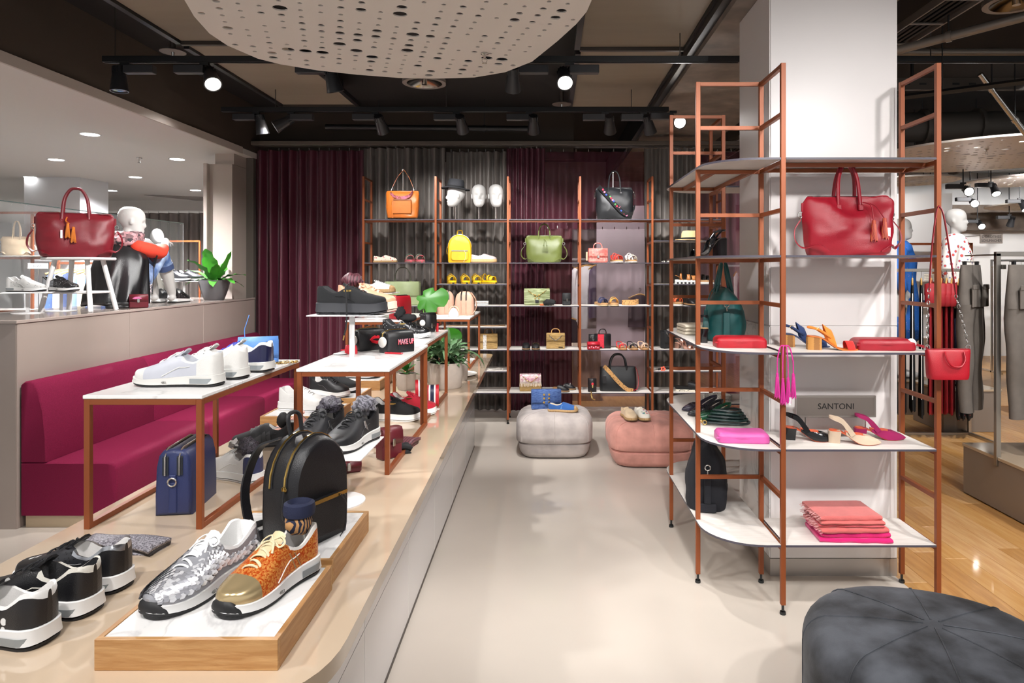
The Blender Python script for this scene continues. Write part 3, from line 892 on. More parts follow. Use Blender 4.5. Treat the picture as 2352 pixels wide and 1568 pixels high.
ottoman('ottoman', 'pale grey velvet ottoman with a denim bag on top', (1273 - CX) / 259, 6.02, .66, .64, .362, suede('#a39a96', .12), .133)
ottoman('ottoman', 'salmon pink velvet ottoman with two slip-on shoes on top', .852, 5.78, .70, .70, .35, suede('#c48a7e', .12), .139)
OD = mat('charcoal_velvet', '#15161a', .75, var=1.2, vscale=6.5, col2='#50535a', sheen=.08, detail=6.0, bump=.2, bscale=300)
ottoman('ottoman', 'large charcoal velvet pouffe with radiating seams', 1.26, 2.23, .80, .74, .425, OD, .06, e=2.25, rz=math.radians(-16), nseam=8, lip=.0)
# ================================================================ generators for the merchandise
def lerp(tab, t):
    n = len(tab)
    for i in range(n - 1):
        (a, va), (b, vb) = tab[i], tab[i + 1]
        if t <= b:
            h = b - a; f = (t - a) / h; d = (vb - va) / h
            def tan(j):
                if j <= 0 or j >= n - 1: return None
                d0 = (tab[j][1] - tab[j - 1][1]) / (tab[j][0] - tab[j - 1][0]); d1 = (tab[j + 1][1] - tab[j][1]) / (tab[j + 1][0] - tab[j][0])
                return 0.0 if d0 * d1 <= 0 else 2 * d0 * d1 / (d0 + d1)
            m0, m1 = tan(i), tan(i + 1)
            m0 = d if m0 is None else m0; m1 = d if m1 is None else m1
            return (2 * f ** 3 - 3 * f * f + 1) * va + (f ** 3 - 2 * f * f + f) * h * m0 + (-2 * f ** 3 + 3 * f * f) * vb + (f ** 3 - f * f) * h * m1
    return tab[-1][1]
WID = [(0, .12), (.015, .42), (.05, .66), (.12, .78), (.3, .72), (.45, .77), (.63, .97), (.74, 1.0), (.86, .88), (.94, .64), (.985, .34), (1, .12)]
WPT = [(0, .14), (.015, .42), (.05, .62), (.12, .7), (.3, .62), (.45, .68), (.63, .92), (.72, .92), (.84, .66), (.93, .36), (.985, .14), (1, .05)]
def ts(n): return [(1 - math.cos(PI * i / n)) / 2 for i in range(n + 1)]
def wid(t, W, tab=WID): return lerp(tab, t) * W / 2
def outline_xy(L, W, n=22, tab=WID, grow=0.0, off=.0):
    T = ts(n); P = []
    for t in T: P.append(((t - .5) * (L + 2 * grow), wid(t, W, tab) + grow + off * math.sin(PI * t), t))
    for t in T[::-1][1:-1]: P.append(((t - .5) * (L + 2 * grow), -wid(t, W, tab) - grow + off * math.sin(PI * t), t))
    return P
def sole_mesh(L, W, zb, zt, tab=WID, grow=.004, flare=0.0, n=22):
    r = []
    for g_, f in ((-.006, 0), (flare, .12), (.0, .55), (0.0, .95), (-.005, 1.0)):
        r.append([(x, y, zb(t) + (zt(t) - zb(t)) * f) for x, y, t in outline_xy(L, W, n, tab, grow + g_)])
    return MB().loft(r)
OPEN_Y = [-1, -1.0, -.98, -.94, -.88, -.74, -.58]; OPEN_Z = [0, .3, .62, .86, 1.0, .97, .2]
SHUT_Y = [-1, -1.0, -.95, -.84, -.64, -.40, -.16]; SHUT_Z = [0, .28, .54, .76, .91, .98, 1.0]
def shell(L, W, zt, hp, dip, zones, tab=WID, n=32, t0=0.0, t1=1.0, floorz=.05):
    """upper of a shoe with a real foot opening; zones(t, row) names the part of each face"""
    T = [t0 + (t1 - t0) * t for t in ts(n)]
    rings = []
    for t in T:
        w, h, d, z = wid(t, W, tab), lerp(hp, t), lerp(dip, t), zt(t)
        row = []
        for k in range(7):
            y = OPEN_Y[k] * d + SHUT_Y[k] * (1 - d); zz = OPEN_Z[k] * d + SHUT_Z[k] * (1 - d)
            row.append(((t - .5) * L, y * w, z + zz * h))
        row.append(((t - .5) * L, 0, z + h * (.10 * d + (1 - d) * 1.0)))
        row += [(p[0], -p[1], p[2]) for p in row[:7][::-1]]
        rings.append(row)
    out = {}
    for i in range(len(T) - 1):
        for k in range(14):
            kk = k if k < 7 else 13 - k
            nm = zones((T[i] + T[i + 1]) / 2, kk)
            if nm is None: continue
            out.setdefault(nm, []).append((i, k))
    res = {}
    for nm, fs in out.items():
        mb = MB(); idx = {}
        vs, faces = [], []
        for i, k in fs:
            f = []
            for a, b in ((i, k), (i, k + 1), (i + 1, k + 1), (i + 1, k)):
                if (a, b) not in idx:
                    idx[a, b] = len(vs); vs.append(rings[a][b])
                f.append(idx[a, b])
            faces.append(f)
        mb.add(vs, faces); res[nm] = mb
    # close heel and toe ends
    for end, ring in ((0, rings[0]), (1, rings[-1])):
        nm = zones(T[0] if end == 0 else T[-1], 1)
        if nm in res: res[nm].add(ring, [tuple(range(15))])
    return res
HP_LOW = [(0, .070), (.035, .074), (.09, .074), (.17, .058), (.26, .044), (.36, .052), (.43, .070), (.5, .071), (.6, .060), (.7, .048), (.8, .040), (.9, .031), (.97, .022), (1, .010)]
DIP_LOW = [(0, 0), (.012, .1), (.05, 1), (.36, 1), (.44, 0), (1, 0)]
def add_laces(parent, L, W, zt, hp, m, t0=.47, t1=.70, n=6, r=.0028, bow=True, tab=WID, fat=1.0):
    for k in range(n):
        t = t0 + (t1 - t0) * k / (n - 1)
        w = wid(t, W, tab) * .44; x = (t - .5) * L; h = zt(t) + lerp(hp, t)
        pts = [(x - .004, -w, h - .008), (x - .002, -w * .55, h + .0015), (x + .001, 0, h + .0045), (x + .004, w * .55, h + .0015), (x + .006, w, h - .008)]
        if k % 2: pts = [(p[0], -p[1], p[2]) for p in pts]
        MB().tube(curve(pts, 2), r * fat, 6, flat=.55).build('lace', m, parent)
    if bow:
        x = (t0 - .5) * L - .004; h = zt(t0) + lerp(hp, t0) + .006
        for s in (-1, 1):
            MB().tube(curve([(x, 0, h), (x - .010, s * .014, h + .006), (x - .004, s * .030, h - .003), (x + .010, s * .026, h - .009), (x + .004, s * .006, h)], 3), r * .75 * fat, 6, flat=.6).build('lace_bow', m, parent)
            MB().tube(curve([(x, 0, h), (x + .014, s * .014, h - .001), (x + .03, s * .024, h - .016)], 3), r * .75 * fat, 6, flat=.6).build('lace_end', m, parent)
def sneaker(label, loc, rz, up, sole='#f2f1ef', heel=None, toe=None, lining=None, lace='#f4f3f1', tongue=None, collar=None, tread='#1c1c1e',
            L=.285, W=.104, hs=.034, tsl=.022, name='sneaker', group=None, bow=True, toe_t=.84, heel_t=.2, extra=None, toe_bumper=None, laces=True, hk=1.0, lfat=1.0, scale=1.0, nl=6):
    t_ = thing(name, label, 'shoe', loc, rz, group, scale)
    zb = lambda t: .010 * max(0, (t - .72) / .28) ** 2 + .004 * max(0, (.12 - t) / .12) ** 2
    zt = lambda t: hs + (tsl - hs) * (t * t * (3 - 2 * t)) + .008 * max(0, (t - .8) / .2) ** 2
    HP = [(a, b * hk) for a, b in HP_LOW]
    U = leather(up) if isinstance(up, str) else up
    mk = lambda v, d: d if v is None else (leather(v) if isinstance(v, str) else v)
    heelm, toem, linm, colm_ = mk(heel, U), mk(toe, U), mk(lining, cloth('#dcd9d6')), mk(collar, U)
    tr = lambda t: zb(t) + .006
    sole_mesh(L, W, zb, tr, grow=.003).build('outsole', plastic(tread, .6), t_)
    sole_mesh(L, W, tr, zt, grow=.004, flare=.002).build('midsole', plastic(sole, .45) if isinstance(sole, str) else sole, t_)
    def zones(t, k):
        if k >= 5 and .03 < t < .43: return 'lining'
        if (k in (3, 4) and t < .42) or (k >= 4 and t <= .03): return 'collar'
        if heel is not None and t < heel_t: return 'heel_counter'
        if toe is not None and t > toe_t: return 'toe_cap'
        return 'upper'
    ms = {'lining': linm, 'collar': colm_, 'heel_counter': heelm, 'toe_cap': toem, 'upper': U}
    for nm, mb in shell(L, W, zt, HP, DIP_LOW, zones).items():
        mb.build(nm, ms[nm], t_, smooth=60)
    if laces:
        ton = mk(tongue, U); rings = []
        for k in range(6):
            t = .60 - .215 * k / 5; w = wid(t, W) * (.40 + .02 * k); h = zt(t) + lerp(HP, max(t, .44)) + .002 + (.015 * max(0, (k - 3) / 2) ** 1.3); x = (t - .5) * L
            rings.append([(x, -w, h - .008), (x, -w * .6, h), (x, 0, h + .002), (x, w * .6, h), (x, w, h - .008), (x - .001, w * .6, h - .006), (x - .001, 0, h - .004), (x - .001, -w * .6, h - .006)])
        MB().loft(rings).build('tongue', ton, t_, smooth=60)
        add_laces(t_, L, W, zt, HP, cloth(lace) if isinstance(lace, str) else lace, bow=bow, fat=lfat, n=nl)
    # side stripe seam
    for s in (-1, 1):
        pts = []
        for k in range(6):
            t = .60 - .30 * k / 5; w = wid(t, W); h = lerp(HP, t) * (1 - lerp(DIP_LOW, t) * .0)
            f = .12 + .66 * k / 5
            pts.append(((t - .5) * L, s * (w * (1.0 - .05 * f) + .0012), zt(t) + h * f * .85))
        MB().tube(pts, .0016, 5).build('seam', colm_ if collar is not None else U, t_)
    if toe_bumper:
        z0 = lambda t: zb(t) + .0045
        mb = MB(); rr = []
        for g_, z in ((.0055, .003), (.006, .016), (.004, .026), (-.006, .034), (-.016, .037)):
            rr.append([(x, y, zb(t) + .003 + (z - .003) * min(1, (t - .9) / .075)) for x, y, t in outline_xy(L, W, 32, WID, g_) if t > .9])
        mb.loft(rr, True, True, closed=False).build('toe_bumper', plastic(toe_bumper, .55), t_, smooth=60)
    if extra: extra(t_, L, W, zt, HP)
    return t_
ROPE = mat('jute_rope', '#c9a878', .9, kind='stripes', vscale=42, col2='#a8855a', stretch=(1, 1, 5), bump=.5, bscale=120)
HP_SLIP = [(0, .040), (.05, .048), (.14, .044), (.3, .034), (.42, .040), (.50, .058), (.58, .054), (.7, .044), (.8, .036), (.9, .028), (.97, .018), (1, .008)]
DIP_SLIP = [(0, 0), (.012, .1), (.05, 1), (.42, 1), (.50, 0), (1, 0)]
def espadrille(label, loc, rz, up, sole=None, L=.255, W=.092, hs=.022, lining='#d8c3a2', toe=None, name='espadrille', group=None, laces=None, scale=1.0, gore=None):
    t_ = thing(name, label, 'shoe', loc, rz, group, scale)
    zb = lambda t: .003 * max(0, (t - .75) / .25) ** 2
    zt = lambda t: hs + .002 * max(0, (t - .75) / .25) ** 2
    sole_mesh(L, W, zb, lambda t: zb(t) + .004, grow=.004).build('outsole', plastic('#8a6a48', .7), t_)
    sole_mesh(L, W, lambda t: zb(t) + .004, zt, grow=.004).build('rope_sole', sole or ROPE, t_)
    U = suede(up) if isinstance(up, str) else up
    def zones(t, k):
        if k >= 5 and .055 < t < .47: return 'lining'
        if toe is not None and t > .88: return 'toe_cap'
        return 'upper'
    for nm, mb in shell(L, W, zt, HP_SLIP, DIP_SLIP, zones).items():
        mb.build(nm, {'lining': cloth(lining), 'upper': U, 'toe_cap': toe}[nm], t_, smooth=60)
    if gore:
        for s in (-1, 1):
            MB().grid(lambda u, v: ((.42 + .05 * v + .06 * u - .5) * L, s * (wid(.46, W) * (1.0 - .09 * v) + .0015), zt(.4) + .006 + .032 * v), 2, 4).build('elastic_gore', cloth(gore), t_)
    if laces: add_laces(t_, L, W, zt, HP_SLIP, cloth(laces), t0=.50, t1=.72, n=5)
    return t_
def pump(label, loc, rz, up, inner='#c2532f', L=.235, W=.078, hh=.058, heelcol=None, name='slingback_pump', strap=True, group=None, mtl=None, scale=1.0):
    t_ = thing(name, label, 'shoe', loc, rz, group, scale)
    U = mtl or leather(up)
    zs = lambda t: hh * (1 - lerp([(0, 0), (.18, .06), (.62, .98), (.72, 1), (1, 1)], t)) + .004 + .006 * max(0, (t - .8) / .2) ** 2
    sole_mesh(L, W, lambda t: zs(t) - .004, lambda t: zs(t) + .0015, tab=WPT, grow=-.003).build('sole', leather(inner), t_)
    HPp = [(0, .010), (.2, .012), (.36, .016), (.48, .030), (.60, .042), (.72, .042), (.82, .034), (.92, .022), (1, .005)]
    DIPp = [(0, 1), (.58, 1), (.70, .35), (.76, 0), (1, 0)]
    def zones(t, k):
        if t < .34: return None
        if k >= 4 and t < .68: return 'lining' if k < 6 or t > .3 else None
        return 'upper'
    for nm, mb in shell(L, W, zs, HPp, DIPp, zones, tab=WPT, n=26).items():
        mb.build(nm, leather(inner) if nm == 'lining' else U, t_, smooth=60)
    # block heel
    hb = MB(); r = []
    for z, a in ((0, .80), (.3, .82), (.75, .95), (1.0, 1.05)):
        r.append([(-L / 2 + .0 + (x + .5) * .055 * (.9 + .1 * z), y * W * .66 * a, min(z, .999) * (zs(.08) - .003)) for x, y in ((-.5, -.28), (-.38, -.44), (-.1, -.5), (.5, -.5), (.5, .5), (-.1, .5), (-.38, .44), (-.5, .28))])
    hb.loft(r).build('block_heel', heelcol or U, t_, smooth=40)
    if strap:
        z0 = zs(.42)
        pts = [((.46 - .5) * L, -W * .40, zs(.46) + .022), ((.28 - .5) * L, -W * .36, hh + .042), ((.10 - .5) * L, -W * .27, hh + .060), ((.015 - .5) * L, 0, hh + .066),
               ((.10 - .5) * L, W * .27, hh + .060), ((.28 - .5) * L, W * .36, hh + .042), ((.46 - .5) * L, W * .40, zs(.46) + .022)]
        rr = MB(); P = curve(pts, 4); rings = []
        for i, p in enumerate(P):
            d = (P[min(i + 1, len(P) - 1)] - P[max(i - 1, 0)]).normalized(); u = Vector((0, 0, 1)); u = (u - d * u.dot(d)).normalized(); w = d.cross(u)
            hgt = .006 + .006 * abs(i / (len(P) - 1) - .5) * 2
            rings.append([p + u * hgt + w * .001, p + u * hgt - w * .001, p - u * hgt - w * .001, p - u * hgt + w * .001])
        rr.loft(rings).build('sling_strap', U, t_)
    return t_
def heel_sandal(label, loc, rz, band, toeband, sole='#c8682c', heel='#b57f3e', L=.235, W=.082, hh=.062, name='heeled_sandal', group=None, buckle=True, scale=1.0, shaft=False):
    t_ = thing(name, label, 'shoe', loc, rz, group, scale)
    zs = lambda t: hh * (1 - lerp([(0, 0), (.2, .05), (.64, .98), (.72, 1), (1, 1)], t)) + .004
    sole_mesh(L, W, lambda t: zs(t) - .004, lambda t: zs(t) + .002, grow=.0).build('sole', leather(sole), t_)
    hb = MB(); r = []
    for z in (0, .5, 1.0):
        r.append([(-L / 2 + (x + .5) * .062, y * W * .70, z * (zs(.08) - .003)) for x, y in ((-.5, -.3), (-.36, -.45), (-.1, -.5), (.5, -.5), (.5, .5), (-.1, .5), (-.36, .45), (-.5, .3))])
    hb.loft(r).build('block_heel', heel if not isinstance(heel, str) else mat('stacked_heel' + heel, heel, .5, kind='stripes', vscale=30, col2='#8f5f2c', stretch=(.2, .2, 1)), t_)
    B = suede(band) if isinstance(band, str) else band
    T_ = suede(toeband) if isinstance(toeband, str) else toeband
    def bandm(t0, t1, h, m, nm, tilt=0):
        mb = MB()
        def fn(u, v):
            t = t0 + (t1 - t0) * u; a = PI * v; w = wid(t, W) * 1.02
            return ((t - .5) * L + tilt * math.sin(a), w * math.cos(a), zs(t) + (h * math.sin(a)) ** 1.0)
        mb.grid(fn, 4, 14)
        o = mb.build(nm, m, t_, smooth=60); md = o.modifiers.new('thickness', 'SOLIDIFY'); md.thickness = .002
    bandm(.76, .92, .040, T_, 'toe_band', -.008)
    # broad ankle band leaning back
    bandm(.40, .56, .085, B, 'ankle_band', -.022)
    pts = [((.44 - .5) * L, -W * .38, zs(.44) + .03), ((.2 - .5) * L, -W * .36, hh + .036), ((.02 - .5) * L, 0, hh + .045), ((.2 - .5) * L, W * .36, hh + .036), ((.44 - .5) * L, W * .38, zs(.44) + .03)]
    MB().tube(curve(pts, 5), .006, 6, flat=1, up=(0, 0, 1)).build('heel_strap', B, t_)
    if buckle:
        mb = MB(); mb.ring(((.2 - .5) * L, -W * .40, hh + .036), .011, .0016, 'y', 4, 5); mb.build('buckle', GOLD, t_)
    return t_
def slide(label, loc, rz, band, sole='#1b1b1d', bands=2, L=.245, W=.092, hs=.022, name='slide_sandal', group=None, back=False, m=None, solem=None, scale=1.0, closed=False, stud=None):
    t_ = thing(name, label, 'shoe', loc, rz, group, scale)
    zb = lambda t: .0
    zt = lambda t: hs + .006 * (1 - t)
    sole_mesh(L, W, zb, lambda t: hs * .45, grow=.003).build('outsole', solem or plastic(sole, .6), t_)
    sole_mesh(L, W, lambda t: hs * .45, zt, grow=.001).build('footbed', leather('#b98f63') if not solem else leather(sole), t_)
    B = m or leather(band)
    if closed:
        def zones(t, k):
            return None if t < .50 else ('lining' if (k >= 5 and t < .62) else 'upper')
        for nm, mb in shell(L, W, zt, [(0, .03), (.5, .044), (.62, .052), (.75, .044), (.88, .030), (1, .008)], [(0, 1), (.5, 1), (.62, 0), (1, 0)], zones).items():
            o = mb.build(nm, B if nm == 'upper' else cloth('#3a3030'), t_, smooth=60)
    else:
        spans = [(.70, .86), (.48, .62), (.2, .28)][:bands]
        for k, (t0, t1) in enumerate(spans):
            def fn(u, v):
                t = t0 + (t1 - t0) * u; a = PI * v; w = wid(t, W) * 1.03
                return ((t - .5) * L + (.012 if k == 0 else -.006) * (u - .5) * math.sin(a), w * math.cos(a), zt(t) - .004 + (.050 + .012 * k) * math.sin(a) ** .8)
            o = MB().grid(fn, 3, 14).build('strap_band', B, t_, smooth=60); md = o.modifiers.new('thickness', 'SOLIDIFY'); md.thickness = .006
    if stud:
        mb = MB()
        for k in range(7):
            a = PI * (.25 + .5 * k / 6); w = wid(.76, W) * 1.05; mb.ball(((.76 - .5) * L + .004, w * math.cos(a), zt(.76) + .052 * math.sin(a) ** .8), .004, 6, 4)
        mb.build('stud', stud, t_, kind='stuff')
    if back:
        pts = [((.34 - .5) * L, -W * .38, hs), ((.12 - .5) * L, -W * .34, hs + .04), ((.01 - .5) * L, 0, hs + .05), ((.12 - .5) * L, W * .34, hs + .04), ((.34 - .5) * L, W * .38, hs)]
        MB().tube(curve(pts, 4), .006, 6, flat=.4).build('back_strap', B, t_)
    return t_

# ---------------------------------------------------------------- bags
def bag_body(levels, e=3.2, n=40, wr=0.0, seed=1, bow=0.0):
    rings = []
    for k, (z, a, b) in enumerate(levels):
        row = []
        for x, y in supere(a, b, e, n):
            if wr:
                q_ = (noise.noise(Vector((x * 8 + seed * 7, y * 8, z * 8))) + .45 * noise.noise(Vector((x * 19, y * 12 + seed, z * 19)))) * wr
                y += (1 if y > 0 else -1) * q_ * (1 if abs(y) > .01 else 0); x += q_ * .6
                zz = z + q_ * .4 * (1 if 0 < k < len(levels) - 1 else 0)
            else: zz = z
            row.append((x, y, zz - bow * (1 - (x / a) ** 2 if a else 0) * (k == len(levels) - 1)))
        rings.append(row)
    return MB().loft(rings)
def interp_levels(pts, n):
    out = []
    P = curve([Vector(p) for p in pts], n)
    return [tuple(p) for p in P]
def tassel(parent, p, length, r, m, name='tassel', cap=.2, n=12):
    mb = MB(); p = Vector(p)
    mb.lathe([(.001, p.z + .002), (r * .5, p.z), (r * .55, p.z - length * cap), (r * .45, p.z - length * cap - .001)], 10, p.x, p.y)
    for k in range(n):
        a = 2 * PI * k / n; c, s = math.cos(a), math.sin(a)
        mb.bar((p.x + c * r * .42, p.y + s * r * .42, p.z - length * cap * .9), (p.x + c * r * .9, p.y + s * r * .9, p.z - length * (1 - .04 * (k % 3))), r * .34, r * .2)
    return mb.build(name, m, parent, smooth=0)
def chain(parent, pts, r, m, name='chain', step=None):
    P = curve(pts, 10); mb = MB(); acc = 0; k = 0; step = step or r * 2.4
    last = P[0]
    for a, b in zip(P, P[1:]):
        acc += (b - a).length
        if acc >= step:
            acc = 0; d = (b - a).normalized(); u = d.orthogonal().normalized(); w = d.cross(u)
            if k % 2: u, w = w, -u
            ring = [b + d * (math.cos(2 * PI * i / 8) * r * 1.35) + u * (math.sin(2 * PI * i / 8) * r * .85) for i in range(8)]
            mb.tube(ring, r * .3, 5, closed=True); k += 1
    return mb.build(name, m, parent, kind='stuff')
def zipper(parent, pts, m=None, w=.008, tape=None, name='zipper'):
    z = MB().ribbon(pts, w * 1.8, .002, (0, 1, 0)).build(name, tape or cloth('#1a1a1c'), parent)
    MB().tube(pts, w * .3, 5).build('zip_teeth', m or GOLD, z)
    return z
def duffel(label, loc, rz, W, D, Hh, col, hh=.12, hw=.30, strap='side', tass=None, tagc=None, mtl=None, wr=.010, name='duffel_bag', group=None, scale=1.0, base=None, flare=1.0, handles=True, hr=.007, seed=3, metalm=None):
    t_ = thing(name, label, 'bag', loc, rz, group, scale)
    m = mtl or leather(col); mm = metalm or STEEL
    lv = interp_levels([(0, W * .42, D * .42), (.014, W * .455, D * .48), (Hh * .3, W * .485, D * .5), (Hh * .6, W * .49 * flare, D * .44), (Hh * .85, W * .5 * flare, D * .26), (Hh * .965, W * .485 * flare, D * .09), (Hh, W * .46 * flare, D * .045)], 5)
    bag_body(lv, 3.2, 64, wr, seed).build('body', m, t_, smooth=60)
    zipper(t_, [(x * W * .45 * flare, 0, Hh + .003) for x in (-1, -.5, 0, .5, 1)], mm, .006)
    if handles:
        for s in (-1, 1):
            x = W * hw / 2
            P = [(-x, s * D * .22, Hh * .80), (-x * .98, s * D * .17, Hh * .98), (-x * .85, s * D * .10, Hh + hh * .55), (-x * .45, s * D * .06, Hh + hh * .93), (0, s * D * .05, Hh + hh), (x * .45, s * D * .06, Hh + hh * .93), (x * .85, s * D * .10, Hh + hh * .55), (x * .98, s * D * .17, Hh * .98), (x, s * D * .22, Hh * .80)]
            h_ = MB().tube(curve(P, 4), hr, 8).build('handle', m, t_)
            for sx in (-1, 1):
                MB().box(sx * x - .012, sx * x + .012, s * D * .22 - .008, s * D * .22 + .008, Hh * .76, Hh * .86, b=.003).build('handle_tab', m, h_)
    if strap:
        for s in (-1, 1):
            MB().box(s * W * .49 * flare - .014, s * W * .49 * flare + .014, -.006, .006, Hh * .74, Hh * .90, b=.003).build('ear_tab', m, t_)
            MB().ring((s * (W * .5 * flare + .012), 0, Hh * .70), .013, .003, 'y', 12, 6).build('ring', mm, t_)
            MB().ring((s * (W * .5 * flare + .016), 0, Hh * .64), .010, .003, 'x', 12, 6).build('snap_hook', mm, t_)
        if strap == 'side':
            for s in (-1, 1):
                x = W * .5 * flare + .016
                P = [(s * x, 0, Hh * .60), (s * (x + .028), -.008, Hh * .45), (s * (x + .030), -.02, Hh * .26), (s * (x - .005), -.03, Hh * .13), (s * W * .42, -D * .52 - .006, .05), (s * W * .30, -D * .53 - .004, .02)]
                MB().ribbon(curve(P, 4), .022, .004, (.3, 1, .2)).build('shoulder_strap', m, t_)
    if base:
        MB().loft([[(x, y, z) for x, y in supere(W * .49, D * .51, 3.4, 40)] for z in (.001, Hh * .16)]).build('base_panel', base, t_)
    if tass:
        x = W * .02; y = -D * .40
        for k, (dx, L_) in enumerate(((-.012, .075), (.020, .065))):
            MB().tube(curve([(x - .01, -D * .24, Hh * .86), (x + dx * .6, y - .01, Hh * .78), (x + dx, y - .016, Hh * .64)], 4), .0022, 5).build('tassel_cord', tass, t_)
            tassel(t_, (x + dx, y - .018, Hh * .64), Hh * .26, .014, tass)
    if tagc:
        MB().box(W * .10, W * .15, -D * .5 - .012, -D * .5 - .011, Hh * .36, Hh * .55).build('price_tag', plastic(tagc), t_)
    return t_
def box_bag(label, loc, rz, W, D, Hh, m, flap=.55, clasp=GOLD, name='handbag', group=None, handle=None, chain_m=None, flapm=None, b=.012, hh=.05, r_h=.005, scale=1.0, cat='bag', lidline=True):
    t_ = thing(name, label, cat, loc, rz, group, scale)
    MB().box(-W / 2, W / 2, -D / 2, D / 2, 0, Hh, b=b).build('body', m, t_)
    if flap:
        f = MB(); F = Hh * flap
        rings = [[(x, y0, z0) for x in (-W * .49, W * .49)] for y0, z0 in ((D * .5 + .003, Hh * .9), (D * .5 - .005, Hh + .004), (0, Hh + .006), (-D * .5 + .004, Hh + .004), (-D * .5 - .004, Hh - .012), (-D * .5 - .006, Hh - F + .02), (-D * .5 - .003, Hh - F))]
        o = MB().loft(rings, False, False, closed=False).build('flap', flapm or m, t_); md = o.modifiers.new('thickness', 'SOLIDIFY'); md.thickness = .004
    if clasp:
        MB().box(-W * .07, W * .07, -D / 2 - .014, -D / 2 - .005, Hh * (1 - (flap or .5)) - .008, Hh * (1 - (flap or .5)) + .024, b=.003).build('clasp', clasp, t_)
    if handle:
        P = [(-W * .22, 0, Hh), (-W * .21, 0, Hh + hh * .55), (-W * .12, 0, Hh + hh * .93), (0, 0, Hh + hh), (W * .12, 0, Hh + hh * .93), (W * .21, 0, Hh + hh * .55), (W * .22, 0, Hh)]
        MB().tube(curve(P, 4), r_h, 8).build('handle', handle, t_)
        for s in (-1, 1): MB().ring((s * W * .22, 0, Hh + .006), .008, .002, 'y', 10, 5).build('handle_ring', clasp or GOLD, t_)
    if chain_m:
        chain(t_, [(-W * .42, -D * .3, Hh + .006), (-W * .30, -D * .5 - .012, Hh * .86), (-W * .08, -D * .5 - .014, Hh * .62), (W * .06, -D * .5 - .014, Hh * .60), (W * .28, -D * .5 - .012, Hh * .84), (W * .42, -D * .3, Hh + .006)], .007, chain_m)
    return t_
def pouch(label, loc, rz, W, D, Hh, m, name='clutch', group=None, zipm=GOLD, e=9.0, scale=1.0, wr=.006, wrist=None, cat='bag'):
    """soft flat pouch lying down"""
    t_ = thing(name, label, cat, loc, rz, group, scale)
    lv = interp_levels([(0, W * .485, D * .48), (Hh * .10, W * .5, D * .5), (Hh * .60, W * .5, D * .5), (Hh * .72, W * .49, D * .485), (Hh * .93, W * .45, D * .42), (Hh, W * .34, D * .28)], 3)
    bag_body(lv, e, 40, wr, 5).build('body', m, t_, smooth=60)
    zipper(t_, [(x * W * .42, -D * .49 + abs(x) * .006, Hh * .5) for x in (-1, -.5, 0, .5, 1)], zipm, .004, tape=m)
    MB().box(-W * .44 - .022, -W * .44, -D * .46, -D * .46 + .004, Hh * .42, Hh * .56, b=.001).build('zip_pull', m, t_)
    if wrist:
        MB().ribbon(curve(wrist, 4), .010, .003, (0, 0, 1)).build('wrist_strap', m, t_)
    return t_
def camera_bag(label, loc, rz, W, D, Hh, m, zm=STEEL, name='crossbody_bag', zips=(0,), group=None, b=.02, scale=1.0, ring=True, tapem=None, cat='bag'):
    """upright zip-top bag: arched top, zips over the top from end to end (zips = y offsets), D-ring at the -x end"""
    t_ = thing(name, label, cat, loc, rz, group, scale)
    rings = []
    for k, (f, ins) in enumerate(((-1, .014), (-.97, .004), (-.9, 0), (.9, 0), (.97, .004), (1, .014))):
        x = f * W / 2
        prof = [(-D / 2 + ins, ins), (-D / 2 + ins * .8, Hh * .3), (-D * .47 + ins, Hh * .72), (-D * .40 + ins, Hh * .90), (-D * .28, Hh * .98 - ins), (0, Hh - ins), (D * .28, Hh * .98 - ins), (D * .40 - ins, Hh * .90), (D * .47 - ins, Hh * .72), (D / 2 - ins * .8, Hh * .3), (D / 2 - ins, ins)]
        rings.append([(x, y, z) for y, z in prof])
    MB().loft(rings).build('body', m, t_, smooth=45)
    for y in zips:
        zt_ = Hh * (1.0 - .02 * (abs(y) > .005)) + .002
        z_ = MB().ribbon([(-W / 2 - .003, y, Hh * .62), (-W / 2 - .002, y, Hh * .88), (-W / 2 + .012, y, zt_ - .006), (-W / 2 + .03, y, zt_), (W / 2 - .03, y, zt_), (W / 2 - .004, y, zt_ - .012), (W / 2 + .003, y, Hh * .62)], .018, .003, (0, 1, 0)).build('zipper', tapem or cloth('#20242c'), t_)
        MB().tube([(-W / 2 - .006, y, Hh * .62), (-W / 2 - .005, y, Hh * .89), (-W / 2 + .012, y, zt_ - .002), (-W / 2 + .03, y, zt_ + .003), (W / 2 - .03, y, zt_ + .003), (W / 2, y, zt_ - .010), (W / 2 + .005, y, Hh * .62)], .0035, 5).build('zip_teeth', zm, z_)
    if ring:
        for s in (-1, 1):
            MB().ring((s * (W / 2 + .008), 0, Hh * .52), .013, .0028, 'x', 12, 6).build('d_ring', zm, t_)
            MB().box(s * (W / 2 + .002) - .004, s * (W / 2 + .002) + .004, -.011, .011, Hh * .52 + .004, Hh * .62, b=.002).build('ring_tab', m, t_)
        MB().box(-W / 2 - .004, -W / 2 + .002, -.012, .012, .01, Hh * .5, b=.002).build('gusset_strip', m, t_)
    return t_
def strip(label, pts, width, thick, m, name='belt', side=(0, 0, 1), cat='belt', group=None):
    p0 = sum((Vector(p) for p in pts), Vector()) / len(pts); p0.z = min(Vector(p).z for p in pts)
    t_ = thing(name, label, cat, p0, group=group)
    MB().ribbon([Vector(p) - p0 for p in curve(pts, 5)], width, thick, side).build('band', m, t_)
    return t_
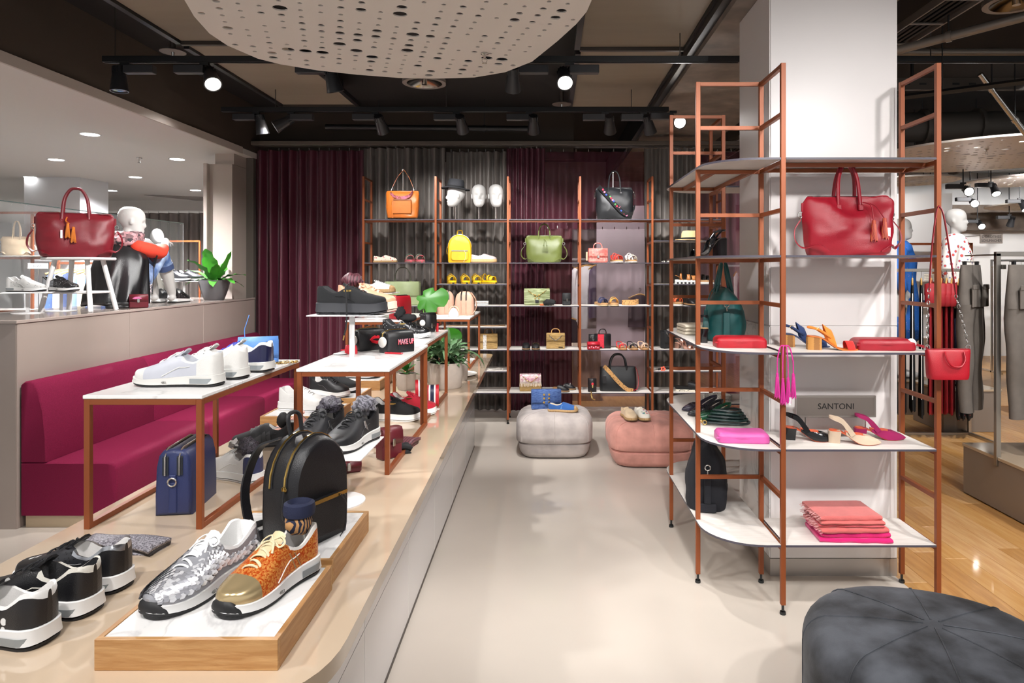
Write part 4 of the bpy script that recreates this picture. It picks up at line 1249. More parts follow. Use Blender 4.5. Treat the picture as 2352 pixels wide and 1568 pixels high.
def folded(label, loc, rz, W, D, h, m, name='folded_cloth', layers=2, group=None, cat='textile', seed=1, fringe=None):
    t_ = thing(name, label, cat, loc, rz, group)
    r = random.Random(seed)
    for k in range(layers):
        z0, z1 = h * k / layers, h * (k + 1) / layers - .0008
        w, d = W * r.uniform(.97, 1.0), D * r.uniform(.96, 1.0)
        rings = []
        n = 14
        for i in range(n + 1):
            x = -w / 2 + w * i / n; q_ = .0025 * math.sin(i * 1.3 + k * 2 + seed)
            end = .75 if i in (0, n) else 1.0
            zc = (z0 + z1) / 2; hz = (z1 - z0) / 2 * end
            rings.append([(x, -d / 2 + .004 + q_, zc - hz), (x, -d / 2 - .002 + q_, zc), (x, -d / 2 + .004 + q_, zc + hz), (x, 0, zc + hz + q_ * .3), (x, d / 2 - .004, zc + hz), (x, d / 2, zc), (x, d / 2 - .004, zc - hz)])
        MB().loft(rings).build('fold_layer', m, t_, smooth=60)
    if fringe:
        mb = MB()
        for i in range(26):
            y = -D / 2 + D * i / 25; z = h * r.uniform(.15, .9)
            mb.bar((-W / 2 + .004, y, z), (-W / 2 - r.uniform(.008, .018), y + r.uniform(-.004, .004), max(.001, z - r.uniform(0, .01))), .0016)
        mb.build('fringe', fringe, t_, kind='stuff')
    return t_
def sock_pile(label, loc, rz, W, D, h, m, m2, seed=1, n=3, group=None):
    t_ = thing('folded_socks', label, 'socks', loc, rz, group); r = random.Random(seed)
    for k in range(n):
        z = h * k / n; th = h / n
        def fn(u, v):
            x = (u - .5) * W * (1 - .05 * k) + r.uniform(-.0, .0); y = (v - .5) * D * (.9 + .1 * math.sin(u * 5 + k))
            return (x + .01 * k, y + .008 * math.sin(u * 6 + k + seed), z + th * (.75 + .2 * math.sin(u * 9 + v * 5 + k * 2)) * (1 - .6 * abs(2 * v - 1) ** 4) * (1 - .7 * abs(2 * u - 1) ** 6))
        o = MB().grid(fn, 16, 8).build('sock', m if k % 2 == 0 else m2, t_, smooth=80); md = o.modifiers.new('thickness', 'SOLIDIFY'); md.thickness = th * .9
    return t_
def crumpled(parent, c, R, m, name, seed=1, sq=(1, 1, 1), amp=.25, n=18):
    mb = MB(); rings = []
    for i in range(n // 2 + 1):
        a = -PI / 2 + PI * i / (n // 2); rr = max(math.cos(a), .03); row = []
        for j in range(n):
            b = 2 * PI * j / n; d = Vector((rr * math.cos(b), rr * math.sin(b), math.sin(a)))
            k = 1 + amp * noise.noise(d * 2.3 + Vector((seed, 0, 0))) + amp * .5 * noise.noise(d * 5 + Vector((0, seed, 0)))
            row.append((c[0] + d.x * R * sq[0] * k, c[1] + d.y * R * sq[1] * k, c[2] + d.z * R * sq[2] * k))
        rings.append(row)
    return mb.loft(rings).build(name, m, parent, smooth=80)
def tote_stand(label, loc, h, group=None):
    t_ = thing('bag_stand', label, 'display stand', loc, group=group)
    MB().box(-.07, .07, -.06, .06, 0, .005, b=.001).build('base_plate', metal('#d9d5cf', .2), t_)
    MB().tube([(0, 0, .005), (0, 0, h)], .006, 10).build('pole', metal('#d9d5cf', .2), t_)
    MB().box(-.012, .012, -.012, .012, h, h + .022, b=.003).build('top_block', metal('#d9d5cf', .2), t_)
    return t_
def tube_blob(mb, pts, rad, n=12, flat=1.0):
    P = curve(pts, 4); m_ = len(pts) - 1; rr = []
    for i in range(len(P)):
        f = i / (len(P) - 1) * m_; k = min(int(f), m_ - 1); rr.append(rad[k] + (rad[k + 1] - rad[k]) * (f - k))
    mb.tube(P, rr, n, flat=flat)
    mb.ball(P[0], rr[0], n, 6); mb.ball(P[-1], rr[-1], n, 6)
def voxel(o, size, it=6):
    md = o.modifiers.new('remesh', 'REMESH'); md.mode = 'VOXEL'; md.voxel_size = size; md.use_smooth_shade = True
    sm = o.modifiers.new('smooth', 'SMOOTH'); sm.iterations = it; sm.factor = .5
    return o
def head_mesh(mb, c, s=1.0, yaw=0.0, tilt=0.0):
    """mannequin head: egg skull, brow, nose, lips, chin, ears; face looks to -y before yaw"""
    M0 = mb.M; mb.M = M0 @ Matrix.Translation(c) @ Matrix.Rotation(yaw, 4, 'Z') @ Matrix.Rotation(tilt, 4, 'X') @ Matrix.Scale(s, 4)
    rings = []; N_ = 48
    lv = [(-.120, .026, .030, -.042), (-.110, .040, .044, -.038), (-.094, .050, .058, -.032), (-.070, .060, .070, -.022), (-.045, .064, .080, -.012), (-.015, .070, .092, -.002), (.015, .074, .098, .004), (.045, .076, .100, .007), (.07, .073, .095, .008), (.090, .066, .085, .009), (.106, .052, .068, .010), (.117, .034, .045, .010), (.123, .012, .018, .010)]
    for z, a, b, yc in [tuple(q_) for q_ in curve([Vector(l_) for l_ in lv], 3)]:
        row = []
        for j in range(N_):
            t = 2 * PI * j / N_; x, y = a * math.sin(t), -b * math.cos(t)
            f = max(0, math.cos(t)) ; fx = abs(math.sin(t))
            dy = 0
            nose_z = math.exp(-((z + .022) / .022) ** 2); br = math.exp(-((z - .018) / .012) ** 2); eye = math.exp(-((z - .000) / .013) ** 2); lip = math.exp(-((z + .064) / .010) ** 2); chin = math.exp(-((z + .098) / .014) ** 2)
            if f > 0:
                dy -= .020 * nose_z * math.exp(-(fx / .15) ** 2) + .009 * lip * math.exp(-(fx / .32) ** 2) - .006 * math.exp(-((z + .050) / .007) ** 2) * math.exp(-(fx / .3) ** 2) + .006 * chin * math.exp(-(fx / .4) ** 2)
                dy += .017 * eye * math.exp(-((fx - .42) / .18) ** 2); dy -= .003 * br * math.exp(-((fx - .35) / .3) ** 2)
            row.append((x, y + yc + dy, z))
        rings.append(row)
    mb.loft(rings)
    for s_ in (-1, 1):
        mb.ball((s_ * .074, .012, -.005), .026, 8, 6, (.35, .6, 1.1))
    mb.M = M0
# ================================================================ goods on the counter
R_ = math.radians
BLK, WHT = '#17171a', '#f0efed'
def patch483(t_, L, W, zt, HP):
    for s in (-1, 1):
        text('sole_print', '483', .011, plastic('#6b6a66'), t_, (.02, s * (wid(.57, W) + .0068), .016), (PI / 2, 0, 0 if s < 0 else PI), .0003)
        MB().grid(lambda u, v: ((.03 + .26 * u - .5) * L, s * (wid(.03 + .26 * u, W) + .0068), .012 + .016 * v), 8, 1).build('sole_inlay', plastic('#8d9294', .4), t_)
# three black and white sneakers at the front left corner
DOTS = mat('polka_white_on_black', WHT, .35, kind='dots', vscale=36, col2=BLK)
PERF = mat('perforated_black', '#0c0c0d', .35, kind='dots', vscale=150, col2='#2c2c30')
SILVER = metal('#c9ccd2', .28)
sneaker('black leather sneaker with silver heel lip, beside the glitter socks', (-1.205, 1.735, .8), R_(171), PERF, heel=BLK, toe=DOTS, collar=SILVER, lace=BLK, L=.305, W=.108, hs=.045, tsl=.026, extra=patch483, toe_t=.72, tongue=BLK, heel_t=.26)
sneaker('black leather sneaker with cream heel lip, middle of the front row', (-1.20, 1.612, .8), R_(171), leather(BLK), heel=BLK, collar='#d9d5cb', lace=BLK, L=.30, W=.108, hs=.045, tsl=.026, extra=patch483, lining='#1d1d20')
sneaker('polka dot sneaker with white heel lip cut off by the left edge', (-1.215, 1.488, .8), R_(171), DOTS, heel=BLK, collar=WHT, lace=WHT, L=.30, W=.108, hs=.045, tsl=.026, extra=patch483, heel_t=.22)
GLIT = mat('grey_lurex', '#4e4b52', .5, kind='cells', vscale=330, col2='#a9a5ad')
sock_pile('folded grey glitter socks behind the black sneakers', (-1.235, 1.955, .8), R_(-8), .27, .10, .032, GLIT, cloth('#3b3a3d'), 2)
# sneakers on the front oak box
SCALE = mat('silver_base', '#a9aab0', .35, metal=.4)
def scales(t_, L, W, zt, HP):
    patch483(t_, L, W, zt, HP)
    sc_m = MB().grid(lambda u, v: ((u - .5) * .012 - .0015 * math.sin(PI * v), (v - .5) * .011, .0016 * math.sin(PI * u)), 2, 3).mesh('scale')
    mm = [mat('scale_a', '#e7e7ea', .22, metal=.4), mat('scale_b', '#b4b4ba', .22, metal=.5)]
    mb = MB(); r = random.Random(4)
    for i in range(30):
        t = .10 + .87 * i / 29
        for j in range(15):
            a = PI * (.04 + .92 * (j + .5 * (i % 2)) / 15)
            if t < .74 and abs(a - PI / 2) < (.55 if t > .42 else 1.0): continue
            w, h = wid(t, W), lerp(HP, t)
            y, z = -math.cos(a) * w * 1.0, zt(t) + math.sin(a) ** .75 * h * .97 + .0
            n_ = Vector((.35, -math.cos(a), math.sin(a) * 1.1)).normalized(); y += n_.y * .004; z += n_.z * .004
            M_ = Matrix.Translation(((t - .5) * L, y, z)) @ n_.to_track_quat('Z', 'Y').to_matrix().to_4x4() @ Matrix.Rotation(r.uniform(-.3, .3), 4, 'Z')
            mb.M = M_; mb.mi = 0 if r.random() < .7 else 1
            mb.add([(-.006, -.005, 0), (.002, -.0058, .0012), (.007, 0, .0022), (.002, .0058, .0012), (-.006, .005, 0)], [(0, 1, 2, 3, 4)])
    mb.build('scale_field', mm, t_, smooth=0, kind='stuff')
sneaker('silver scale covered sneaker with white laces on the front oak box', (-.792, 1.572, BZ), R_(249), SCALE, sole=WHT, lace='#fbfbfa', lining='#e9e8e6', tongue='#e9e9eb', L=.285, W=.108, hs=.044, tsl=.026, extra=scales, toe_bumper='#1b1b1d', collar='#f1f1f0', lfat=1.15)
ORG = mat('orange_sequins', '#c2480f', .3, metal=.3, kind='cells', vscale=300, col2='#e39a4e')
GOLDL = mat('gold_leather', '#cbb488', .22, metal=.65)
def goldx(t_, L, W, zt, HP):
    patch483(t_, L, W, zt, HP)
    for s in (-1, 1):
        for t in (.30, .36):
            P = [((t + .06 * k / 4 - .5) * L, s * (wid(t, W) * (1.01 - .05 * k / 4) + .001), zt(t) + lerp(HP, t) * (.1 + .75 * k / 4)) for k in range(5)]
            MB().tube(P, .003, 6, flat=.5).build('side_band', GOLDL, t_)
    NV = mat('navy_tan_stripe', '#141a33', .8, kind='stripes', vscale=38, col2='#b98a58', stretch=(1, 1, 2.2))
    crumpled(t_, (-.095, 0, .125), .033, NV, 'sock', 3, (1.0, .95, .9), .16)
    MB().lathe([(.030, .140), (.036, .144), (.038, .158), (.036, .172), (.028, .176), (.022, .165)], 16, -.098, 0).build('sock_cuff', cloth('#171d38'), t_)
sneaker('orange sequin and gold sneaker with a rolled navy sock inside', (-.638, 1.568, BZ), R_(249), ORG, toe=GOLDL, lace='#d9cba6', tongue='#d6c69e', collar='#e8e4de', L=.275, W=.106, hs=.044, tsl=.026, extra=goldx, toe_t=.78, toe_bumper='#141415', lfat=1.3)
# black leather backpack
def backpack(label, loc, rz, W, D, Hh, col, gold=GOLD, small=False, pocket=True, scale=1.0, straps=True, hand=.05, contrast=None):
    t_ = thing('backpack', label, 'bag', loc, rz, scale=scale); m = leather(col)
    N_ = 15
    ol_ = [(-W * .46, 0), (-W * .49, Hh * .04), (-W * .5, Hh * .3), (-W * .49, Hh * .55)]
    ol_ += [(-W * .49 * math.cos(a), Hh * .55 + Hh * .45 * math.sin(a)) for a in [PI * k / 12 for k in range(1, 12)]]
    ol_ += [(W * .49, Hh * .55), (W * .5, Hh * .3), (W * .49, Hh * .04), (W * .46, 0)]
    rings = []
    for y, f in ((D / 2, .90), (D * .46, .965), (D * .36, 1.0), (-D * .30, 1.0), (-D * .42, .975), (-D / 2, .90)):
        rings.append([(x * f, y, Hh * .48 + (z - Hh * .48) * f if z > .002 else 0) for x, z in ol_])
    MB().loft(rings).build('body', m, t_, smooth=45)
    for y in (-D * .22, D * .20):
        P = [Vector((x * 1.012, y, z * 1.006)) for x, z in ol_[3:-3]]
        z_ = MB().tube(P, .006, 6, flat=.5).build('zipper', cloth('#1a1a1c') if col != '#c99e0c' else m, t_)
        MB().tube([p + Vector((p.x * .02, 0, .002)) for p in P], .0032, 5).build('zip_teeth', gold, z_)
    if pocket:
        r = [[(x, -D / 2 - o_, z) for x, z in [(a * W * .37 * f, Hh * .07 + (b * .5 + .5) * Hh * .36 * f + (1 - f) * Hh * .18) for a, b in [(p[0], p[1]) for p in supere(1, 1, 4.5, 24)]]] for o_, f in ((-.006, 1.0), (.012, 1.0), (.018, .93))]
        MB().loft(r).build('front_pocket', m, t_, smooth=40)
        MB().ribbon([(x * W * .34, -D / 2 - .019, Hh * .42) for x in (-1, -.5, 0, .5, 1)], .010, .004, (0, 0, 1)).build('pocket_zipper', gold, t_)
        MB().tube(curve([(W * .20, -D / 2 - .024, Hh * .42), (W * .26, -D / 2 - .032, Hh * .30), (W * .22, -D / 2 - .034, Hh * .10), (W * .16, -D / 2 - .028, Hh * .02)], 4), .0028, 5, flat=.5).build('zip_pull', contrast or m, t_)
    MB().tube(curve([(-W * .10, D * .30, Hh * .985), (-W * .10, D * .38, Hh + hand * .8), (0, D * .40, Hh + hand), (W * .10, D * .38, Hh + hand * .8), (W * .10, D * .30, Hh * .985)], 5), .006, 8).build('top_handle', m, t_)
    MB().tube(curve([(-W * .52, -D * .22, Hh * .56), (-W * .56, -D * .26, Hh * .42), (-W * .53, -D * .24, Hh * .30)], 4), .004, 6, flat=.5).build('zip_pull', m, t_)
    MB().ring((-W * .51, -D * .22, Hh * .575), .007, .002, 'x', 10, 5).build('zip_slider', gold, t_)
    if straps and hand > .052:
        MB().ribbon(curve([(-.06, D * .5, .03), (-.09, D * .5 + .06, .006), (-.03, D * .5 + .12, .005), (.05, D * .5 + .10, .005), (.08, D * .5 + .03, .02)], 5), .022, .005, (0, 0, 1)).build('loose_strap', m, t_)
    if straps:
        for s in (-1, 1):
            P = [(s * W * .16, D * .5, Hh * .96), (s * W * .30, D * .5 + .05, Hh * .86), (s * W * .42, D * .5 + .075, Hh * .5), (s * W * .44, D * .5 + .05, Hh * .15), (s * W * .42, D * .5, Hh * .04)]
            MB().ribbon(curve(P, 5), .026, .006, (1, 0, 0)).build('shoulder_strap', m, t_)
    return t_
backpack('black grained leather backpack with golden zips on the oak box', (-.665, 1.885, BZ), R_(64), .205, .125, .285, '#17171a', hand=.055)
# navy camera bag under the first table
camera_bag('navy blue leather crossbody bag with two silver zips', (-1.228, 2.33, .8), R_(97), .235, .115, .215, leather('#26305a'), zips=(-.022, .022), b=.02)
def flower(t_, L, W, zt, HP):
    mb = MB(); r = random.Random(2)
    for k in range(14):
        a = r.uniform(0, 2 * PI); rr = r.uniform(.004, .026); c = Vector((.012 + rr * math.cos(a), rr * math.sin(a), zt(.5) + .078 + r.uniform(0, .03)))
        mb.M = Matrix.Translation(c) @ Matrix.Rotation(a, 4, 'Z') @ Matrix.Rotation(r.uniform(-.9, .5), 4, 'Y')
        mb.add([(-.012, 0, 0), (0, -.011, .003), (.016, 0, .006), (0, .011, .003)], [(0, 1, 2, 3)])
    mb.build('fabric_flower', cloth('#b9b4b2'), t_, smooth=0)
    crumpled(t_, (-.075, 0, .125), .036, mat('black_lurex', '#161518', .5, kind='cells', vscale=330, col2='#5a5560'), 'sock', 5, (1.1, .9, .95), .4)
sneaker('white sneaker with a grey fabric flower under the first marble table', (-1.20, 2.625, .8), R_(152), leather('#e8e7e5'), sole='#f3f2f0', heel='#34395a', lace='#cfccca', L=.262, W=.10, hs=.036, tsl=.03, tread='#e8e7e5', extra=flower, heel_t=.14)
BLKC = cloth('#1b1b1d')
def xstrap(t_, L, W, zt, HP):
    for k in range(4):
        P = [((.42 + .07 * k + .05 * math.sin(v * 2) - .5) * L, math.cos(PI * v) * wid(.5 + .06 * k, W) * 1.02, zt(.5) + math.sin(PI * v) * (lerp(HP, .5 + .06 * k) + .003)) for v in [i / 10 for i in range(11)]]
        MB().ribbon(P, .022, .003, (1, 0, 0)).build('elastic_strap', mat('black_elastic', '#1c1c1e', .6), t_)
    crumpled(t_, (-.08, 0, .11), .028, mat('black_neoprene', '#111113', .7), 'sock_collar', 8, (1, .9, 1.3), .1)
sneaker('black crossed strap sneaker beside the sofa', (-1.285, 3.10, .8), R_(195), BLKC, sole='#1f1f21', laces=False, L=.27, W=.1, hs=.03, tsl=.022, extra=xstrap)
sneaker('pale pink sneaker behind the black crossed strap sneaker', (-1.17, 3.20, .8), R_(205), suede('#d9a69a'), sole='#e5b9ad', lace='#e2b4a8', L=.26, W=.098, hs=.036, tsl=.028, hk=1.2, tread='#d8a899')
sneaker('chunky white sneaker on the oak box near the sofa end', (-1.285, 3.60, BZ), R_(-14), leather('#d6d4d1'), sole='#dddbd8', lace='#dddcda', L=.275, W=.102, hs=.042, tsl=.034, tread='#efeeec', lfat=1.3)
sneaker('black laced sneaker with thick white sole on the second oak box', (-1.275, 3.995, BZ), R_(-24), leather('#1d1d1f'), sole='#f3f2f0', lace='#151517', L=.27, W=.10, hs=.036, tsl=.03, tread='#efeeec', lfat=1.5, toe=BLK)
sneaker('black sneaker with crossing elastic straps and white sole', (-1.27, 4.14, BZ), R_(-14), BLKC, sole='#f1f0ee', laces=False, L=.275, W=.10, hs=.04, tsl=.028, extra=lambda t_, L, W, zt, HP: [MB().ribbon([((a + b * v - .5) * L, math.cos(PI * v) * wid(.55, W) * 1.03, zt(.5) + math.sin(PI * v) * (lerp(HP, .53) + .005)) for v in [i / 10 for i in range(11)]], .04, .003, (1, 0, 0)).build('elastic_strap', mat('black_elastic', '#1c1c1e', .6), t_) for a, b in ((.42, .14), (.56, -.14))])
sneaker('black knit running shoe with white wave sole on the farthest oak box', (-1.29, 4.66, BZ), R_(-3), PERF, sole='#f3f2f0', lace=BLK, L=.285, W=.10, hs=.038, tsl=.024)
# velvet pair on the plate stand
VELV = mat('black_velvet', '#0d0d10', .55, sheen=.06, var=1.5, vscale=12, col2='#202025')
def sockv(seed, m):
    def f(t_, L, W, zt, HP):
        patch483(t_, L, W, zt, HP)
        crumpled(t_, (-.085, .0, .128), .040, m, 'sock', seed, (1.05, 1.05, .75), .5, 22)
        for s in (-1, 1):
            for k in range(3):
                MB().tube([((.36 + .03 * k - .5) * L, s * (wid(.37, W) + .002), zt(.4) + .012 + .006 * k), ((.44 + .01 * k - .5) * L, s * (wid(.44, W) * .97 + .002), zt(.4) + .050)], .0016, 5).build('silver_stitch', SILVER, t_)
    return f
SZ = .9695
GREYS = mat('grey_velvet_sock', '#3b3942', .7, kind='stripes', vscale=30, col2='#77747e', sheen=.4)
sneaker('black velvet sneaker, left one on the plate stand', (-.828, 2.45, SZ), R_(254), VELV, sole='#e6e4e0', toe=BLK, lace='#101012', L=.28, W=.104, hs=.042, tsl=.026, tongue='#222226', toe_bumper='#2a2a2d', extra=sockv(4, mat('black_lurex')), lfat=1.5)
sneaker('black velvet sneaker with a grey crumpled sock, right one on the plate stand', (-.698, 2.445, SZ), R_(254), VELV, sole='#e6e4e0', toe=BLK, lace='#101012', L=.28, W=.104, hs=.042, tsl=.026, tongue='#222226', toe_bumper='#2a2a2d', extra=sockv(9, GREYS), lfat=1.5)
box_bag('small burgundy leather purse standing behind the plate stand', (-.672, 2.90, .8), R_(48), .10, .055, .125, leather('#5c1a24'), flap=.5, clasp=STEEL, b=.006)
box_bag('burgundy leather box purse lying under the plate stand', (-.79, 2.70, .8), R_(25), .10, .06, .05, leather('#54161f'), flap=.6, clasp=STEEL, b=.006)
BSOCK = mat('burgundy_lurex', '#3f1620', .5, kind='stripes', vscale=24, col2='#6a3a44')
sock_pile('fanned burgundy glitter socks behind the small purse', (-.70, 3.10, .8), R_(-10), .20, .12, .04, BSOCK, BSOCK, 5)
sock_pile('black bundled gloves beside the burgundy purse', (-.655, 2.97, .8), R_(30), .11, .08, .045, cloth('#141416'), cloth('#141416'), 6, 2)
GL = metal('#d9b76c', .3)
def goldmark(t_, L, W, zt, HP):
    for s in (-1, 1):
        MB().box(-.022, .010, s * (wid(.45, W) * .90) - .001, s * (wid(.45, W) * .90) + .001, zt(.45) + .048, zt(.45) + .056).build('gold_logo', GL, t_)
sneaker('black suede sneaker with thick white platform sole', (-.805, 3.63, .8), R_(-5), suede('#151517', 0), sole='#f4f2ee', lace='#111113', L=.262, W=.10, hs=.040, tsl=.036, tread='#efece6', extra=goldmark, lfat=1.3)
sneaker('red suede sneaker with thick white platform sole', (-.745, 3.775, .8), R_(-8), suede('#a5182a'), sole='#f4f2ee', lace='#a81c30', L=.262, W=.10, hs=.040, tsl=.036, tread='#efece6', extra=goldmark, lfat=1.3)
pouch('flat red leather pouch lying on top of the red sneaker', (-.80, 3.95, .80), R_(-6), .20, .13, .055, leather('#b51b28'), wrist=[(-.09, -.05, .03), (-.13, -.07, .02), (-.14, -.10, .004)])
STRP = mat('red_white_navy_stripe', '#c22130', .4)
def drum_bag(label, loc, rz, R=.058, w=.07):
    t_ = thing('striped_purse', label, 'bag', loc, rz)
    for nm, m, x0, x1 in (('side_panel', leather('#c3202f'), -w / 2, -w * .26), ('white_stripe', leather('#f1efec'), -w * .26, -w * .14), ('navy_stripe', leather('#1c2240'), -w * .14, w * .14), ('white_stripe', leather('#f1efec'), w * .14, w * .26), ('side_panel', leather('#c3202f'), w * .26, w / 2)):
        mb = MB(); mb.M = Matrix.Translation((0, 0, R * 1.15)) @ Matrix.Rotation(PI / 2, 4, 'Y')
        e = .004 if abs(x0 + x1) > w * .5 else 0
        mb.loft([[(p[1] * 1.15, p[0], x) for p in supere(R * .93, R, 2.6, 28)] for x in (x0, x1)]); mb.build(nm, m, t_, smooth=40)
    MB().ring((0, -R - .004, R * .7), .010, .002, 'x', 10, 5).build('ring', STEEL, t_)
    MB().box(-.006, .006, -R - .010, -R - .004, R * .15, R * .62, b=.002).build('clip', GOLD, t_)
    return t_
drum_bag('round red purse with navy and white stripes beside the plant pot', (-.672, 3.99, .8), R_(8), .054, .075)
drum_bag('round striped red purse half hidden behind the table leg', (-.755, 4.09, .8), R_(12), .060, .07)
sock_pile('small white leaflet under the striped purses', (-.66, 3.90, .8), R_(5), .09, .05, .004, WHITE, WHITE, 3, 1)

# on the marble tables -------------------------------------------------
def round_tag(parent, p, r=.024, m=None, nrm=(0, -1, 0)):
    mb = MB(); mb.M = Matrix.Translation(p) @ Vector(nrm).to_track_quat('Z', 'Y').to_matrix().to_4x4()
    mb.lathe([(.001, .010), (r * .55, .009), (r * .9, .004), (r, 0), (r * .9, -.004), (.001, -.008)], 20)
    mb.build('security_tag', mat('tag_ivory', '#ece7e0', .3), parent)
def makeup_pouch(label, loc, rz, motif):
    t_ = camera_bag(label, loc, rz, .15, .08, .100, leather('#1a1a1c'), zm=GOLD, name='makeup_pouch', zips=(0,), ring=False)
    y = -.0445
    if motif == 'lips':
        r = []
        up = [(-.036, 0), (-.022, .013), (-.008, .019), (0, .014), (.008, .019), (.022, .013), (.036, 0), (.024, -.015), (0, -.021), (-.024, -.015)]
        mb = MB(); mb.M = Matrix.Translation((.015, y, .052)) @ Matrix.Rotation(PI / 2, 4, 'X'); mb.prism(up, 0, .006); mb.build('red_lips', leather('#d1202f'), t_)
        mb = MB(); mb.M = Matrix.Translation((.015, y - .0065, .052)) @ Matrix.Rotation(PI / 2, 4, 'X'); mb.prism([(-.024, 0), (-.008, .005), (.008, .005), (.024, 0), (0, -.006)], 0, .001); mb.build('lip_gap', leather('#1a1a1c'), t_)
    else:
        text('lettering', 'MAKE UP', .034, mat('pink_print', '#e8a0b0', .5), t_, (.018, y - .002, .050), (PI / 2, 0, 0), .001, .62)
        text('lettering', 'MAKE UP', .036, leather('#d1202f'), t_, (.0195, y - .001, .048), (PI / 2, 0, 0), .001, .62)
    round_tag(t_, (-.088, -.012, .052), .025, nrm=(-1, -.2, .1))
    return t_
makeup_pouch('black makeup pouch with a red lips patch', (-.862, 3.285, TZ), R_(48), 'lips')
makeup_pouch('black makeup pouch with pink lettering', (-.705, 3.20, TZ), R_(48), 'text')
pouch('small red pouch with a white tag at the foot of the plate stand', (-.90, 3.13, TZ), R_(20), .055, .035, .04, leather('#c2202e'), scale=1.0)
t = thing('swing_tag', 'round white paper tag beside the plate stand', 'tag', (-.94, 3.10, TZ)); MB().lathe([(.001, .003), (.03, .003), (.03, .005), (.001, .005)], 20).build('paper', plastic('#efeeec'), t); MB().tube([(.0, .0, .005), (.03, .02, .006)], .0008, 4).build('string', plastic('#333333'), t)
t = thing('zip_puller_tag', 'flat red leather tag lying before the lettered pouch', 'tag', (-.700, 3.115, TZ), R_(-20)); MB().box(-.045, .045, -.010, .010, .001, .007, b=.003).build('leather_strip', leather('#c2202e'), t); MB().box(-.05, -.045, -.004, .004, .001, .005).build('ring_end', STEEL, t)
STUD = mat('studded_black', '#f0f0f0', .3, kind='dots', vscale=90, col2='#121214')
for k in STUD.node_tree.nodes:
    if k.type == 'VALTORGB': k.color_ramp.elements[0].position = .16; k.color_ramp.elements[1].position = .19
def bowx(t_, L, W, zt, HP):
    goldmark(t_, L, W, zt, HP)
    crumpled(t_, (-.035, 0, .135), .036, cloth('#121214'), 'ribbon_bow', 6, (.8, .8, 1.0), .5)
    crumpled(t_, (.012, .0, .112), .042, cloth('#121214'), 'ribbon_knot', 7, (1.15, .8, .55), .35)
sneaker('studded black sneaker with a big ribbon bow and white sole', (-.80, 3.87, TZ), R_(-8), STUD, sole='#f4f3f1', lace='#121214', L=.275, W=.10, hs=.030, tsl=.026, tread='#f0efed', lining='#151517', extra=bowx, bow=False)
pb = box_bag('small black mini purse with ivory tag and red tassel', (-.735, 4.20, TZ), R_(50), .085, .06, .115, leather('#161618'), flap=.7, clasp=STEEL, b=.008)
round_tag(pb, (-.052, -.012, .06), .019, nrm=(-1, -.4, 0)); MB().box(.045, .06, -.034, -.02, .0, .055, b=.003).build('red_tag', leather('#b01c28'), pb)
# platform sneaker on its stand
PZ = TZ + .1925
def danglelace(t_, L, W, zt, HP):
    goldmark(t_, L, W, zt, HP)
    MB().ribbon(curve([(-.005, -.01, .135), (-.01, -.05, .118), (-.002, -.062, .06), (.0, -.064, .0), (-.003, -.064, -.05), (-.012, -.062, -.085)], 5), .007, .0016, (1, 0, .2)).build('hanging_lace', cloth('#161618'), t_)
    MB().tube([(-.012, -.062, -.085), (-.016, -.062, -.105)], .003, 6).build('lace_tip', GOLD, t_)
    for k in range(9):
        t = .08 + .1 * k
        for s in (-1,):
            MB().box((t - .5) * L - .001, (t - .5) * L + .001, s * (wid(t, W) + .0062), s * (wid(t, W) + .0045), .002, .014).build('sole_notch', plastic('#0b0b0c'), t_)
sneaker('black suede sneaker with chunky dark platform sole on the tall stand', (-.843, 2.945, PZ), R_(-3), suede('#131416', 0), sole=plastic('#333438', .55), lace='#131315', L=.298, W=.108, hs=.052, tsl=.048, tread='#303135', extra=danglelace, bow=False, lining='#17171a', hk=.95)
sneaker('peach satin sneaker behind the black platform sneaker', (-.815, 3.085, PZ), R_(-10), mat('peach_satin', '#e0a585', .4), sole='#efd6c4', lace='#e8b495', L=.27, W=.10, hs=.05, tsl=.045, tread='#ecd2c0', lfat=2.2, lining='#e3b49a', extra=lambda t_, L, W, zt, HP: crumpled(t_, (-.07, 0, .145), .04, BSOCK, 'sock', 12, (1.2, .8, .8), .4))
espadrille('white leather lace-up sneaker with jute sole on the far stand', (-1.36, 5.45, TZ + .2005), R_(-4), leather('#f0efed'), L=.292, W=.10, hs=.030, toe=ROPE, laces='#fafafa', name='espadrille_sneaker')
camera_bag('red leather crossbody bag with black and silver zips', (-1.145, 5.32, TZ), R_(52), .15, .10, .185, leather('#98141f'), zm=STEEL, zips=(-.02,), tapem=cloth('#17171a'))
def shell_bag(label, loc, rz, W, D, Hh):
    t_ = thing('dome_bag', label, 'bag', loc, rz); m = leather('#c09680')
    bag_body(interp_levels([(0, W * .47, D * .46), (.01, W * .5, D * .5), (Hh * .5, W * .5, D * .5), (Hh * .8, W * .44, D * .44), (Hh * .95, W * .28, D * .34), (Hh, W * .12, D * .2)], 4), 3, 36).build('body', m, t_, smooth=60)
    for s in (-1, 1):
        z_ = MB().ribbon(curve([(s * W * .13, -D * .50, Hh * .62), (s * W * .13, -D * .47, Hh * .84), (s * W * .12, -D * .25, Hh * .985), (s * W * .12, D * .25, Hh * .985)], 5), .010, .004, (1, 0, 0)).build('zipper', cloth('#1d1d20'), t_)
        MB().tube(curve([(s * W * .13, -D * .52, Hh * .62), (s * W * .13, -D * .49, Hh * .85), (s * W * .12, -D * .26, Hh * 1.0), (s * W * .12, D * .25, Hh * 1.0)], 5), .0022, 5).build('zip_teeth', STEEL, z_)
        MB().box(s * W * .13 - .0015, s * W * .13 + .0015, -D * .5 - .006, -D * .5, Hh * .08, Hh * .55).build('pleat', m, t_)
    return t_
sb = shell_bag('pale pink leather bag with twin black zips, nearer the copper post', (-.872, 5.86, TZ), R_(18), .145, .10, .205)
